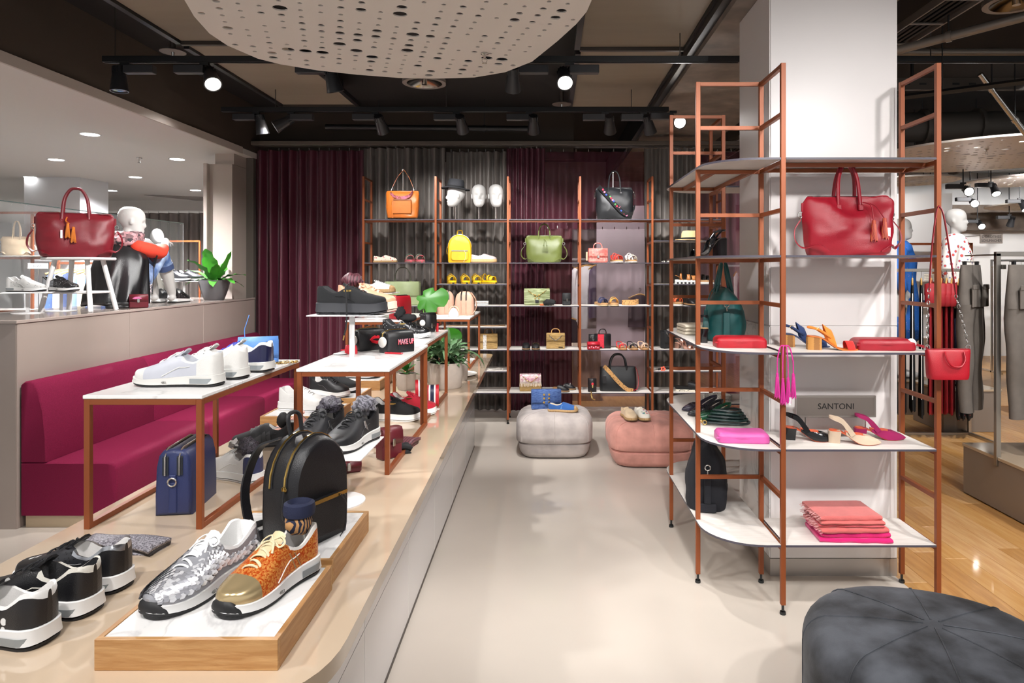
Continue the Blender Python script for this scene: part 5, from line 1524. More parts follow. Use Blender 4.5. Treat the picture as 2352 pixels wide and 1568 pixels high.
sb2 = shell_bag('rounded pale pink bag with a hanging shoulder strap', (-.70, 5.80, TZ), R_(-6), .165, .10, .20)
MB().ribbon(curve([(.06, -.02, .19), (.10, -.03, .13), (.105, -.05, .05), (.06, -.075, .006), (-.03, -.08, .004), (-.07, -.07, .02)], 5), .014, .003, (.2, 1, .2)).build('shoulder_strap', leather('#c09680'), sb2)
t = thing('paper_cone', 'small white cone shaped holder in front of the pink bags', 'ornament', (-.763, 5.56, TZ)); MB().lathe([(.038, 0), (.042, .012), (.04, .03), (.022, .062), (.004, .075)], 18).build('cone', WHITE, t); MB().lathe([(.028, -.0), (.03, .004), (.03, .010), (.028, .011)], 18).build('foot', leather('#b98a6a'), t); MB().tube(arc((0, .02, .045), .038, 0, PI, 10), .004, 6).build('arch', leather('#d7b79c'), t)
hat = thing('white_hat', 'small white brimmed hat with black band near the counter end', 'hat', (-.645, 5.12, .8), R_(10))
MB().lathe([(.001, .012), (.05, .010), (.115, .016), (.118, .022), (.05, .018), (.042, .05), (.034, .13), (.022, .138), (.001, .14)], 28).build('crown', cloth('#e9e4de'), hat)
MB().lathe([(.0485, .019), (.047, .034), (.0465, .034), (.0475, .019)], 28, cap=False).build('hat_band', cloth('#1c1a19'), hat)
MB().lathe([(.0470, .036), (.045, .046), (.0445, .046), (.0465, .036)], 28, cap=False).build('tan_band', leather('#b98456'), hat)
folded('striped leaflet pile at the far end of the counter', (-.70, 5.95, .8), R_(12), .14, .10, .02, WHITE, 'magazine', 3, cat='magazine')

# goods on the first table
WH2 = leather('#eceae8')
sneaker('white leather runner with silver patches, front of the first table', (-1.232, 2.285, TZ), R_(177), mat('pearl_white', '#b9bbc4', .45, var=.05, vscale=20), sole='#d8d6d1', heel='#d9d7d3', toe='#dad8d5', lace='#d8d8d6', L=.292, W=.105, hs=.040, tsl=.024, extra=patch483, lining='#b9bcc4', toe_t=.80, heel_t=.24, collar='#d6d4d0')
PERFW = mat('perforated_white', '#3a3a3c', .4, kind='dots', vscale=70, col2='#d9d8d5')
for k in PERFW.node_tree.nodes:
    if k.type == 'VALTORGB': k.color_ramp.elements[0].position = .17; k.color_ramp.elements[1].position = .2
sneaker('white perforated runner, middle of three on the first table', (-1.212, 2.435, TZ), R_(175), PERFW, sole='#d8d6d1', heel='#d8d6d2', lace='#d8d8d6', L=.29, W=.105, hs=.040, tsl=.024, extra=patch483, collar='#ecebe8', heel_t=.22)
sneaker('white runner with navy patent heel, farthest on the first table', (-1.185, 2.60, TZ), R_(175), leather('#d3d2cf'), sole='#d6d4d0', heel=mat('navy_patent', '#1f2140', .15), lace='#2b3fae', L=.285, W=.104, hs=.040, tsl=.024, extra=patch483, collar='#f0efed', heel_t=.25)
bb = box_bag('sky blue leather bag with golden chain on the first table', (-1.185, 2.80, TZ), R_(22), .155, .06, .105, leather('#5b8bd0'), flap=.75, clasp=GOLD, b=.008)
MB().ribbon(curve([(-.05, 0, .105), (-.052, 0, .14), (-.045, -.005, .165), (-.035, -.01, .20)], 4), .010, .003, (0, 1, 0)).build('raised_strap', leather('#5b8bd0'), bb)
chain(bb, [(.03, -.035, .10), (.034, -.044, .06), (.03, -.05, .012), (.06, -.06, .005), (.12, -.05, .005), (.15, -.03, .005), (.10, -.02, .005), (.06, -.06, .005)], .0055, GOLD)

# ================================================================ plants
LEAF = mat('fern_leaf', '#2c6a1e', .45, var=.4, vscale=6, col2='#438a2a', spec=.3)
LEAF2 = mat('grey_green_leaf', '#4c7048', .6, var=.4, vscale=8, col2='#789a70', spec=.25)
LEAF3 = mat('monstera_leaf', '#2c6818', .4, var=.3, vscale=5, col2='#3a7a22', spec=.3)
POTC = mat('concrete_pot', '#b3a79d', .85, var=.12, vscale=18, bump=.3, bscale=60)
POTD = mat('dark_ribbed_pot', '#5b595b', .55, kind='stripes', vscale=26, col2='#49474a', stretch=(0.01, .01, 1))
def leaf_mb(L, W, bend, fold=.25, wav=0.0, seed=0, n=8, tipw=.02, shape=None):
    mb = MB(); vs = []; r = random.Random(seed)
    ang = 0; p = Vector((0, 0, 0)); d = L / n
    rows = []
    for i in range(n + 1):
        t = i / n
        w = W * (shape(t) if shape else (math.sin(PI * min(1, t * .93 + .05)) ** .7)) / 2 + tipw * W * .2
        q_ = wav * W * math.sin(i * 2.4 + seed)
        c = p.copy()
        rows.append([c + Vector((0, -w, fold * w + q_)), c + Vector((0, 0, 0)), c + Vector((0, w, fold * w - q_))])
        p += Vector((math.cos(ang), 0, -math.sin(ang))) * d; ang += bend / n
    for i, row in enumerate(rows): vs += row
    fs = []
    for i in range(n):
        for k in range(2): fs.append((i * 3 + k, i * 3 + k + 1, i * 3 + k + 4, i * 3 + k + 3))
    mb.add(vs, fs); return mb
def plant_leaf(parent, base, az, el, L, W, bend, m, **k):
    mb = leaf_mb(L, W, bend, **k)
    M_ = Matrix.Translation(base) @ Matrix.Rotation(az, 4, 'Z') @ Matrix.Rotation(-el, 4, 'Y')
    mb.v = [M_ @ v for v in mb.v]
    o = mb.build('leaf', m, parent, smooth=80)
    return o
def pot(parent, R, h, m, taper=.85, wall=.012, rb=None):
    MB().lathe([(.001, 0), (R * taper * .9, 0), (R * taper, .012), (R * (taper + 1) / 2 * 1.03, h * .5), (R, h), (R - wall, h), (R - wall, h * .86), (.001, h * .86)], 32).build('pot', m, parent, smooth=40)
    MB().lathe([(.001, h * .862), (R - wall - .001, h * .862), (R - wall - .001, h * .875), (.001, h * .885)], 20).build('soil', mat('soil', '#2e241d', .95), parent)
fern = thing('potted_fern', 'bright green bird nest fern in a dark ribbed pot on the ledge', 'plant', (-3.405, 6.98, 1.285))
pot(fern, .155, .205, POTD, .62)
rr = random.Random(5)
for k, (az, el, L, W, bend) in enumerate([(-1.7, 1.35, .36, .17, .25), (-2.2, 1.15, .34, .12, .9), (2.9, .75, .36, .07, .9), (3.4, .55, .30, .09, 1.2), (-.4, .95, .38, .07, -.1), (.1, .65, .30, .10, .9), (-.5, .45, .30, .10, 1.1), (-2.7, .35, .24, .10, 1.0), (-1.2, .5, .20, .09, 1.6), (.6, .35, .28, .06, 1.3), (1.6, .9, .3, .12, .8), (2.2, 1.0, .3, .10, .6), (1.1, 1.2, .32, .09, .4), (-1.0, 1.1, .26, .10, .7)]):
    plant_leaf(fern, (.03 * math.cos(az), .03 * math.sin(az), .18), az, el, L, W, bend, LEAF, wav=.10, seed=k, fold=.18)
    if k < 2:
        pass
big = thing('potted_plant', 'bushy grey green plant in the largest concrete pot', 'plant', (-.69, 4.62, .8))
pot(big, .115, .172, POTC, .97)
for k in range(64):
    az = rr.uniform(0, 2 * PI); el = rr.uniform(.1, 1.45); L = rr.uniform(.09, .19)
    r0 = rr.uniform(.0, .06)
    plant_leaf(big, (r0 * math.cos(az), r0 * math.sin(az), .15 + rr.uniform(0, .12)), az, el, L, rr.uniform(.04, .07), rr.uniform(.3, 1.5), LEAF2, wav=.12, seed=k, n=6)
for az, el, L, bend in ((-.1, .75, .30, 2.4), (.25, .6, .26, 2.2), (-1.3, 1.3, .24, .3)):
    plant_leaf(big, (.05 * math.cos(az), .05 * math.sin(az), .20), az, el, L, .05, bend, LEAF2, wav=.1, seed=3, n=9)
def succulent(label, loc, R, h, n, seed, lw=.035):
    t_ = thing('potted_succulent', label, 'plant', loc); pot(t_, R, h, POTC, .95); r = random.Random(seed)
    MB().tube([(0, 0, h * .86), (.005, 0, h + .03)], .006, 6).build('stem', mat('stem_brown', '#4f5a34', .8), t_)
    for k in range(n):
        az = k * 2.4 + r.uniform(-.2, .2); z = h * .9 + .055 * k / n; el = .1 + 1.2 * k / n
        plant_leaf(t_, (.008 * math.cos(az), .008 * math.sin(az), z), az, el, r.uniform(.05, .085), lw, .3, mat('succulent_leaf', '#2f6e2c', .35, var=.3, vscale=9, col2='#4c8f3c'), seed=k, n=4, fold=.2)
    return t_
succulent('small concrete pot with a dark green succulent', (-.938, 4.55, .8), .062, .108, 16, 2)
succulent('little concrete pot half hidden behind the largest pot', (-.628, 4.93, .8), .055, .115, 10, 4)
mon = thing('potted_monstera', 'monstera with one large split leaf in a concrete pot', 'plant', (-.868, 4.90, .8))
pot(mon, .085, .15, POTC, .95)
def split_leaf(parent, base, tip, R, az, tilt, holes=True):
    MB().tube(curve([base, (Vector(base) + Vector(tip)) / 2 + Vector((.01, 0, 0)), tip], 6), .004, 6).build('stem', mat('monstera_stem', '#6aa544', .4), parent)
    N_ = 40; pts = []
    for i in range(N_ + 1):
        a = -PI + 2 * PI * i / N_
        rad = R * (1.0 + .18 * math.cos(a)) * (1 - .35 * math.exp(-((abs(a) - PI) / .35) ** 2))
        if holes and abs(a) > .3 and abs(a) < 2.4 and int((abs(a) + .1) / .52 * 2) % 4 == 0: rad *= .74
        pts.append((rad * math.cos(a) + R * .35, rad * .85 * math.sin(a), -.18 * R * (math.cos(a) * .9 + 1) ** 1.3 * .5 - .15 * abs(math.sin(a)) * R))
    mb = MB(); mb.M = Matrix.Translation(tip) @ Matrix.Rotation(az, 4, 'Z') @ Matrix.Rotation(R_(58), 4, 'X') @ Matrix.Rotation(tilt, 4, 'Z')
    mb.add([(R * .3, 0, .01)] + pts, [(0, i + 1, i + 2) for i in range(N_)]); mb.build('leaf', LEAF3, parent, smooth=80)
split_leaf(mon, (0, 0, .14), (-.03, 0, .575), .125, -.25, .35)
split_leaf(mon, (.01, 0, .14), (.12, .02, .30), .09, .1, .4, False)
for k in range(9):
    az = k * .7; plant_leaf(mon, (.01, 0, .14), az, 1.0 + .4 * (k % 2), .17, .05, .5, LEAF, seed=k, n=6)
# ================================================================ goods on the long wall shelf
SY = 7.18
def sx(px, y=SY): return (px - CX) * y / FPX
def S(px, lev, y=SY, dz=0.0): return (sx(px, y), y, LV[lev] + dz)
# top row
tote_stand('steel bag stand inside the orange handbag', S(926, 504, 7.22), .52)
ob = duffel('orange leather shoulder bag hung on a steel stand', S(925, 504, 7.13, .015), 0, .345, .12, .285, '#bd6722', strap=None, handles=False, wr=.012, name='shoulder_bag')
OL = leather('#bd6722')
MB().box(-.10, .105, -.075, -.058, .04, .19, b=.008).build('front_pocket', OL, ob)
MB().ribbon([(-.09, -.078, .185), (.10, -.078, .185)], .012, .004, (0, 0, 1)).build('pocket_zipper', leather('#7a4320'), ob)
MB().ribbon(curve([(-.085, -.082, .19), (-.09, -.085, .1), (-.085, -.08, -.005)], 3), .010, .003, (1, 0, 0)).build('zip_pull', OL, ob)
for s in (-1, 1):
    MB().tube([(s * .125, 0, .275), (s * .115, 0, .30), (s * .108, .01, .325)], .006, 6).build('steel_clip', STEEL, ob)
    MB().ribbon(curve([(s * .108, .01, .325), (s * .06, .03, .43), (.0, .06, .515)], 4), .016, .004, (0, 1, 0)).build('shoulder_strap', leather('#a3572a'), ob)
MB().ribbon(curve([(-.12, -.04, .26), (-.06, -.072, .215), (.02, -.075, .205), (.09, -.06, .235), (.11, -.03, .28)], 5), .032, .004, (0, -.3, 1)).build('patterned_strap', mat('woven_strap', '#8a4a2c', .7, kind='cells', vscale=60, col2='#c7708a'), ob)
def head(label, px, yaw, s=1.0, hat_=None):
    t_ = thing('head_mannequin', label, 'mannequin head', S(px, 504, 7.20))
    MB().box(-.075, .075, -.05, .05, 0, .004, b=.001).build('base_plate', WHITE, t_)
    MB().tube([(0, 0, .004), (0, 0, .15)], .008, 10).build('rod', metal('#cfccc8', .25), t_)
    mb = MB(); head_mesh(mb, (0, 0, .255), s, yaw); mb.build('head', mat('mannequin_white', '#c2c0bd', .5), t_, smooth=80)
    return t_
h1 = head('white display head in profile wearing a black fedora', 1047, R_(-72), .96)
head('white display head facing the shop, left of two bare ones', 1100, R_(8), .98)
h3 = head('white display head at the right end of the row, highest of the three', 1139, R_(14), 1.0)
def fedora(label, loc, rz, col, band, R=.15, s=1.0, tilt=0, straw=False):
    t_ = thing('fedora_hat', label, 'hat', loc, rz, scale=s); t_.rotation_euler = (0, tilt, rz)
    m = mat('straw' + col, col, .8, kind='stripes', vscale=50, col2='#d9bb85' if straw else '#2c2d32', bump=.3, bscale=200)
    rings = []
    for z, a, b in ((.004, R, R * .86), (.012, R * 1.02, R * .88), (.006, R * .8, R * .68), (.002, R * .62, R * .52), (.04, R * .60, R * .50), (.085, R * .56, R * .45), (.105, R * .48, R * .36), (.102, R * .36, R * .2), (.094, R * .2, R * .08)):
        rings.append([(x, y, z + (.018 * (abs(x) / R) ** 2 * (-1 if x > 0 else .2) if a > R * .7 else 0)) for x, y in supere(a, b, 2.2, 32)])
    MB().loft(rings, False, True).build('crown', m, t_, smooth=60)
    MB().loft([[(x, y, z) for x, y in supere(R * f, R * f * .84, 2.2, 32)] for z, f in ((.006, .632), (.034, .612))], False, False).build('hat_band', cloth(band), t_)
    return t_
fd = fedora('black woven fedora on the first display head', S(1046, 504, 7.20, .325), R_(180), '#232428', '#0d0d0f', .150, 1.0, R_(-8))
tote_stand('steel bag stand behind the black duffel bag', S(1408, 504, 7.26), .50)
bd = duffel('black leather duffel bag with a floral embroidered strap', S(1411, 504, 7.14, .005), 0, .40, .16, .33, '#17181b', hh=.17, hw=.32, strap=None, name='duffel_bag', flare=.98)
FL = mat('floral_strap', '#0f0f12', .8)
MB().ribbon(curve([(-.165, -.03, .335), (-.11, -.085, .27), (0, -.105, .14), (.10, -.100, .05), (.165, -.085, .045), (.195, -.06, .08), (.205, -.02, .14)], 6), .045, .004, (.3, -.2, .8)).build('embroidered_strap', FL, bd)
rr = random.Random(8)
for k in range(14):
    t_ = k / 13; x = -.12 + .24 * t_; z = .29 - .26 * t_; mb = MB(); c = Vector((x + rr.uniform(-.012, .012), -.096 - .016 * math.sin(PI * t_), z + rr.uniform(-.01, .01)))
    for j in range(5):
        a = 2 * PI * j / 5; mb.M = Matrix.Translation(c + Vector((.006 * math.cos(a), 0, .006 * math.sin(a)))); mb.ball((0, 0, 0), .005, 6, 4, (1, .4, 1))
    mb.build('embroidered_flower', cloth(['#d8344a', '#e27a9a', '#3a58b8', '#5a9a58'][k % 4]), bd)
for s in (-1, 1):
    chain(bd, [(s * .19, -.02, .30), (s * .205, -.03, .26), (s * .207, -.03, .21)], .008, STEEL)
    MB().ball((s * .08, -.06, -.002), .006, 8, 4).build('metal_foot', STEEL, bd)
# second row
FLORAL = mat('floral_red', '#cf3b46', .8, kind='dots', vscale=45, col2='#ecdfcd')
espadrille('floral print espadrille at the left end of the wall shelf', S(885, 603.6), R_(-6), FLORAL, L=.25)
WOVEN = mat('green_pink_weave', '#c2555f', .8, kind='stripes', vscale=40, col2='#5b7a68')
slide('green and pink woven sandal, left of a pair', S(940, 603.6, 7.16), R_(-70), '#c2555f', m=WOVEN, hs=.03, solem=WOVEN, sole='#b1545e')
slide('green and pink woven sandal, right of a pair', S(962, 603.6, 7.16), R_(-64), '#c2555f', m=WOVEN, hs=.03, solem=WOVEN, sole='#b1545e')
strip('dark jewelled belt beside the woven sandals', [S(970, 603.6, 7.12, .012), S(980, 603.6, 7.2, .012), S(995, 603.6, 7.16, .012), S(1001, 603.6, 7.1, .012)], .022, .005, leather('#26262a'))
backpack('yellow leather backpack with a silver zip', S(1056, 603.6, 7.16), R_(6), .245, .12, .29, '#c99e0c', gold=STEEL, hand=.05, contrast=leather('#e8e4da'), straps=False)
espadrille('pale glitter slip-on with jute platform', S(1111, 603.6, 7.14), R_(-4), glitter('#c9b4b4', '#f0e2e0'), L=.27, W=.096, hs=.036)
GRN = '#545d2b'
gd = duffel('olive green leather duffel bag with tassels', S(1250, 603.6, 7.2), 0, .385, .17, .285, GRN, hh=.12, hw=.32, tass=leather('#535c2a'), name='duffel_bag')
CORAL = mat('coral_snake', '#d0605a', .45, kind='cells', vscale=55, col2='#e08a7e', bump=.3, bscale=120)
cb = box_bag('coral snake print box bag with top handle', S(1373, 603.6, 7.15), R_(2), .20, .10, .145, CORAL, flap=.62, clasp=STEEL, handle=CORAL, hh=.06)
MB().box(-.125, -.108, -.02, .0, .02, .11, b=.002).build('hang_tag', leather('#caa585'), cb)
slide('red strap sandal beside the coral bag', S(1416, 603.6, 7.14), R_(-76), '#c23a32', sole='#efe9e2', bands=3, hs=.028, back=True)
slide('white strap sandal, right of the red one', S(1449, 603.6, 7.14), R_(-80), '#e6ddd2', sole='#efe9e2', bands=3, hs=.028, back=True)
# third row
YW = mat('yellow_weave', '#c89f10', .7, bump=.4, bscale=150)
YS = mat('yellow_black_sole', '#d9ab14', .7, kind='stripes', vscale=60, col2='#1d1a14', stretch=(1, 1, .1))
for i, (px, w) in enumerate(((1037, 'first'), (1068, 'second'), (1094, 'third'), (1122, 'fourth'))):
    slide(f'yellow woven strap sandal, {w} from the left on its shelf', S(px, 653, 7.16), R_(-72 if i != 3 else -40), '#e2b512', m=YW, solem=YS, sole='#e2b512', hs=.034, bands=3, W=.085, L=.22, back=True)
folded('small pile of white folded cloth on the shelf by the pink bags', S(1107, 703, 7.2), R_(3), .14, .14, .045, cloth('#e2dcd6'), 'folded_cloth', 3, seed=4)
gb = box_bag('sage green leather handbag with a thin arched handle', S(925, 703, 7.16, .0), R_(0), .36, .11, .245, leather('#8f9b72'), flap=.62, clasp=leather('#8f9b72'), handle=leather('#3c4030'), hh=.15, r_h=.005, b=.012)
box_bag('small orange gift box beneath the sage green handbag', S(985, 703, 7.12), 0, .10, .08, .05, plastic('#d9862f'), flap=.4, clasp=None, b=.003, name='gift_box', cat='box')
GSTR = mat('green_stripe_weave', '#66713f', .8, kind='wood', vscale=9, col2='#b9c09a', stretch=(1, 1, 9))
g2 = box_bag('green striped tweed bag with gold chain', S(1233, 703, 7.18), R_(3), .27, .10, .17, GSTR, flap=.8, clasp=mat('black_weave', '#1b1c1e', .7), chain_m=GOLD)
for k in range(4): MB().lathe([(.001, .0), (.008, .001), (.008, .004), (.001, .005)], 12).build('gold_button', GOLD, g2).matrix_local = Matrix.Translation(((-.02 if k % 2 else .02), -.062, .075 + .035 * (k // 2))) @ Matrix.Rotation(PI / 2, 4, 'X')
t = thing('tassel_charm', 'big black silk tassel lying beside the striped tweed bag', 'tassel', S(1262, 703, 7.10)); crumpled(t, (0, 0, .035), .05, cloth('#141416'), 'tassel_skirt', 4, (1.3, .8, .65), .3); MB().box(-.10, -.06, -.02, .02, 0, .02, b=.003).build('leather_tab', leather('#a85a2c'), t)
box_bag('tiny black quilted purse at the right end of its shelf', S(1301, 703, 7.16), R_(6), .085, .06, .125, mat('black_weave', '#1b1c1e', .7), flap=.6, clasp=STEEL, b=.008)
slide('navy blue strap slide beside the mustard one', S(1381, 703, 7.14), R_(-72), '#22264a', sole='#c8b08c', bands=2, hs=.028, m=suede('#22264a'))
slide('mustard suede strap slide', S(1408, 703, 7.14), R_(-84), '#c2883a', sole='#c8b08c', bands=2, hs=.03, m=suede('#c2883a'))
LEO = mat('leopard_print', '#2b1c12', .7, kind='dots', vscale=62, col2='#c2925a')
lp = arc((sx(1447), 7.16, LV[703] + .028), .085, R_(40), R_(400), 18, 'xy')
strip('coiled leopard print belt with red lining', [Vector((p.x, 7.16 + (p.y - 7.16) * .5, p.z + .018 * (k / 18 - .3))) for k, p in enumerate(lp)], .05, .006, LEO)
# fourth row
RAFF = mat('raffia', '#bd9c62', .85, kind='wood', vscale=14, col2='#8a6a3c', stretch=(1.5, 1.5, 12), bump=.7, bscale=90)
w1 = box_bag('raffia box bag with black beaded strap on the lower left shelf', S(1122, 803.5, 7.16), R_(4), .19, .12, .15, RAFF, flap=.55, clasp=None, handle=leather('#7b5226'), hh=.055, b=.008)
MB().box(-.055, -.02, -.068, -.064, 0, .15).build('beaded_strap', mat('black_beads', '#1b1a1a', .5, kind='dots', vscale=120, col2='#cfcac2'), w1)
w2 = box_bag('raffia box bag with tan handle and grey chain, behind the mules', S(1276, 803.5, 7.18), R_(0), .195, .12, .155, RAFF, flap=.5, clasp=None, handle=leather('#b58a52'), hh=.05, b=.008, chain_m=metal('#8d8a86', .3))
MB().box(.03, .075, -.062, -.060, .012, .022).build('name_plate', metal('#3a3430', .4), w2)
slide('shiny black pointed mule, left of the pair on the shelf', S(1208, 803.5, 7.14), R_(-86), '#131315', closed=True, hs=.014, L=.24, W=.085)
slide('black mule with gold embroidery, right of the pair on the shelf', S(1230, 803.5, 7.14), R_(-86), '#131315', closed=True, hs=.014, L=.24, W=.085, stud=GOLD)
b1 = box_bag('black box bag with red embroidered front and silver chain', S(1384, 803.5, 7.2), R_(0), .17, .10, .145, leather('#151517'), flap=.9, clasp=leather('#b01c2c'), handle=leather('#151517'), hh=.055, b=.008)
MB().box(-.055, .01, -.058, -.055, .02, .15).build('red_panel', mat('red_flower_embroidery', '#a31a2a', .7, kind='dots', vscale=90, col2='#c8283a'), b1)
b2 = box_bag('black mini bag with white patch standing behind the red box', S(1362, 803.5, 7.22), R_(0), .09, .06, .14, leather('#18181a'), flap=.8, clasp=plastic('#efeeec'), b=.006, chain_m=metal('#8d8a86', .3))
b3 = box_bag('low red embroidered box purse in front of the black bags', S(1363, 803.5, 7.08), R_(2), .13, .07, .075, leather('#a8182a'), flap=.45, clasp=None, b=.006)
fl = MB()
for k in range(5): fl.ball((-.045 + .022 * k, -.040, .022 + .008 * (k % 2)), .007, 7, 4, (1, .3, 1))
fl.build('embroidery', cloth('#e9a7b0'), b3, kind='stuff')
for px, c, w in ((1427, '#c22a2c', 'red'), (1452, '#141416', 'black'), (1477, '#c9a78e', 'beige')):
    slide(f'{w} pearl trimmed ankle strap sandal on the wall shelf', S(px, 803.5, 7.14), R_(-82), c, sole='#a5744c', bands=1, hs=.014, back=True, stud=mat('pearl', '#e9dcc8', .25), W=.085)
# bottom row
fr = box_bag('raffia bag with pink weave and cream fringe', S(1218, 902, 7.18), R_(3), .225, .12, .17, RAFF, flap=.5, clasp=None, b=.008, flapm=mat('pink_weave', '#c58a9c', .8, kind='cells', vscale=50, col2='#efe4dc'), chain_m=GOLD)
fm = MB(); rr = random.Random(3)
for k in range(30):
    x = -.11 + .22 * k / 29; fm.bar((x, -.066, .095), (x + rr.uniform(-.006, .006), -.076, .055 + rr.uniform(-.006, .006)), .006, .003)
fm.build('fringe', cloth('#e2d2c0'), fr, kind='stuff')
slide('black embellished mule, front one on the lowest shelf', S(1281, 902, 7.12), R_(-12), '#131316', closed=True, hs=.016, L=.245, W=.085, stud=STEEL)
slide('black embellished mule, rear one on the lowest shelf', S(1296, 902, 7.24), R_(-12), '#131316', closed=True, hs=.016, L=.245, W=.085, stud=STEEL)
bt = thing('tote_bag', 'black leather tote with a leopard shoulder strap on the lowest shelf', 'bag', S(1419, 902, 7.2))
bag_body(interp_levels([(0, .185, .075), (.01, .192, .085), (.12, .192, .08), (.23, .186, .055), (.25, .182, .048)], 3), 4.5, 40, .004).build('body', leather('#18191b'), bt, smooth=50)
for s in (-1, 1):
    MB().tube(curve([(-.085, s * .05, .20), (-.085, s * .05, .26), (-.07, s * .04, .33), (-.03, s * .03, .375), (.03, s * .03, .375), (.07, s * .04, .33), (.085, s * .05, .26), (.085, s * .05, .20)], 4), .009, 8).build('handle', leather('#18191b'), bt)
MB().ribbon(curve([(-.15, -.05, .262), (-.09, -.085, .20), (0, -.10, .10), (.08, -.10, .03), (.15, -.095, .012)], 5), .042, .004, (.5, -.2, .8)).build('leopard_strap', LEO, bt)
MB().ribbon(curve([(.155, -.09, .012), (.195, -.07, .03), (.215, -.04, .10), (.205, -.02, .19), (.185, 0, .25)], 5), .04, .004, (.2, 1, 0)).build('red_strap_lining', leather('#a31a2a'), bt)
MB().box(-.165, -.13, -.093, -.090, .085, .165, b=.001).build('hang_tag', plastic('#2a2a2c'), bt)
c1 = box_bag('small dark embroidered case with gold chain on the lowest shelf', S(1360, 902, 7.10), R_(5), .085, .05, .135, leather('#1c1618'), flap=.6, clasp=plastic('#c0a060'), b=.005)
MB().ball((0, -.032, .085), .014, 8, 5, (1, .3, 1.1)).build('jewel', leather('#c8283a'), c1)
chain(c1, [(-.02, -.03, .02), (-.025, -.10, .004), (-.025, -.155, -.03), (.0, -.157, -.05)], .008, GOLD)
# small goods on the narrow middle bays
strip('thin brown braided belt on the shelf above the raffia bag', [S(1030, 752, 7.14, .008), S(1080, 752, 7.2, .008), S(1130, 752, 7.14, .008), S(1160, 752, 7.2, .008)], .014, .006, leather('#7d6248'))
strip('black and silver chain belt near the counter end', [S(1118, 853, 7.14, .01), S(1130, 853, 7.1, .01), S(1145, 853, 7.18, .01), S(1155, 853, 7.12, .01)], .018, .006, mat('black_beads'))
# fifth bay
straw = fedora('straw fedora with a black band on the wall shelf', S(1585, 553, 7.16), R_(0), '#e3cb9a', '#161616', .155, 1.0, 0, True)
t = thing('bead_bracelet', 'black and white bead bracelet on the wall shelf', 'bracelet', S(1532, 603.6, 7.1)); mb = MB()
for k in range(16): mb.ball((.045 * math.cos(k * PI / 8), .03 * math.sin(k * PI / 8), .010), .0095, 7, 5)
mb.build('bead', mat('bead_mix', '#e8e4de', .4, kind='cells', vscale=40, col2='#222222'), t, kind='stuff')
slide('tan strap sandal with black and white sole on the wall shelf', S(1578, 653, 7.14), R_(-5), '#b7763e', sole='#efece6', bands=3, hs=.04, L=.25, back=True, solem=mat('bw_sole', '#f2f0ec', .5, kind='stripes', vscale=8, col2='#1a1a1c'))
slide('black strap sandal behind the tan one', S(1612, 653, 7.22), R_(-5), '#161618', sole='#efece6', bands=3, hs=.04, L=.25, back=True)
slide('orange and white strap sandal on the wall shelf', S(1553, 703, 7.14), R_(-80), '#d2603a', sole='#efece6', bands=2, hs=.04)
slide('glossy black snake mule beside the orange sandal', S(1584, 703, 7.14), R_(-70), '#131315', closed=True, hs=.02)
box_bag('black fringed bag with silver chain on the wall shelf', S(1532, 803.5, 7.18), R_(30), .13, .08, .185, cloth('#151517'), flap=.7, clasp=None, b=.01, chain_m=STEEL)
heel_sandal('rose gold block heel sandal on the wall shelf', S(1572, 803.5, 7.14), R_(-40), mat('rose_gold', '#c99a88', .25, metal=.7), mat('rose_gold'), '#c99a88', mat('rose_gold'), scale=.95)
heel_sandal('pewter block heel sandal beside the rose gold one', S(1600, 803.5, 7.2), R_(-40), mat('pewter', '#7d767a', .3, metal=.7), mat('pewter'), '#7d767a', mat('pewter'), scale=.95)
strip('dark belt with coral flower on the wall shelf', [S(1512, 853, 7.12, .01), S(1530, 853, 7.2, .01), S(1560, 853, 7.12, .01), S(1590, 853, 7.2, .01)], .02, .006, leather('#1d1c1e'))
t = thing('flower_clip', 'coral flower clip lying on the belt shelf', 'ornament', S(1523, 853, 7.08)); mb = MB()
for k in range(5): mb.ball((.018 * math.cos(k * 1.256), 0, .02 + .018 * math.sin(k * 1.256)), .012, 7, 5, (1, .5, 1))
mb.build('petals', cloth('#e0664e'), t)
slide('black platform mule with dotted white sole on the wall shelf', S(1580, 902, 7.14), R_(-10), '#151517', closed=True, hs=.05, solem=mat('dotted_sole', '#171717', .5, kind='dots', vscale=60, col2='#efe6d2'), sole='#171717', L=.26)

# ================================================================ goods on the shelf unit round the column
RB = duffel('large glossy red leather duffel bag on the column shelf', (1.452, 3.315, SH[1]), 0, .405, .17, .285, '#8c0f22', hh=.155, hw=.26, wr=.034, flare=1.03, tass=None, hr=.009, seed=11)
RL = leather('#8c0f22')
for k, (dx, L_) in enumerate(((.085, .085), (.135, .080))):
    MB().tube(curve([(.055, -.055, .255), (.08 + .02 * k, -.085, .235), (dx, -.10, .165 + .01 * k)], 5), .0028, 6).build('tassel_cord', RL, RB)
    tassel(RB, (dx, -.102, .165 + .01 * k), .10, .017, mat('tassel_red', '#a8202f', .5, col2='#c8683a', kind='stripes', vscale=60), n=16)
MB().box(.135, .165, -.100, -.099, .065, .13).build('price_tag', plastic('#f2f0ee'), RB)
heel_sandal('orange and red block heel sandal on the column shelf', (1.366, 3.27, SH[2]), R_(-8), '#d9782a', '#c2241f', sole='#c86a2c')
heel_sandal('navy suede block heel sandal behind the orange one', (1.285, 3.40, SH[2]), R_(-8), '#1d3058', '#1d3058', sole='#1d3058')
rc = pouch('flat red leather clutch with ivory tag on the column shelf', (1.612, 3.29, SH[2]), R_(-4), .27, .14, .055, leather('#930f20'))
round_tag(rc, (.115, -.055, .035), .024, nrm=(.2, -1, .2)); MB().ribbon(curve([(.13, -.03, .03), (.17, -.05, .02), (.19, -.06, .006)], 4), .012, .004, (0, 0, 1)).build('wrist_strap', leather('#930f20'), rc)
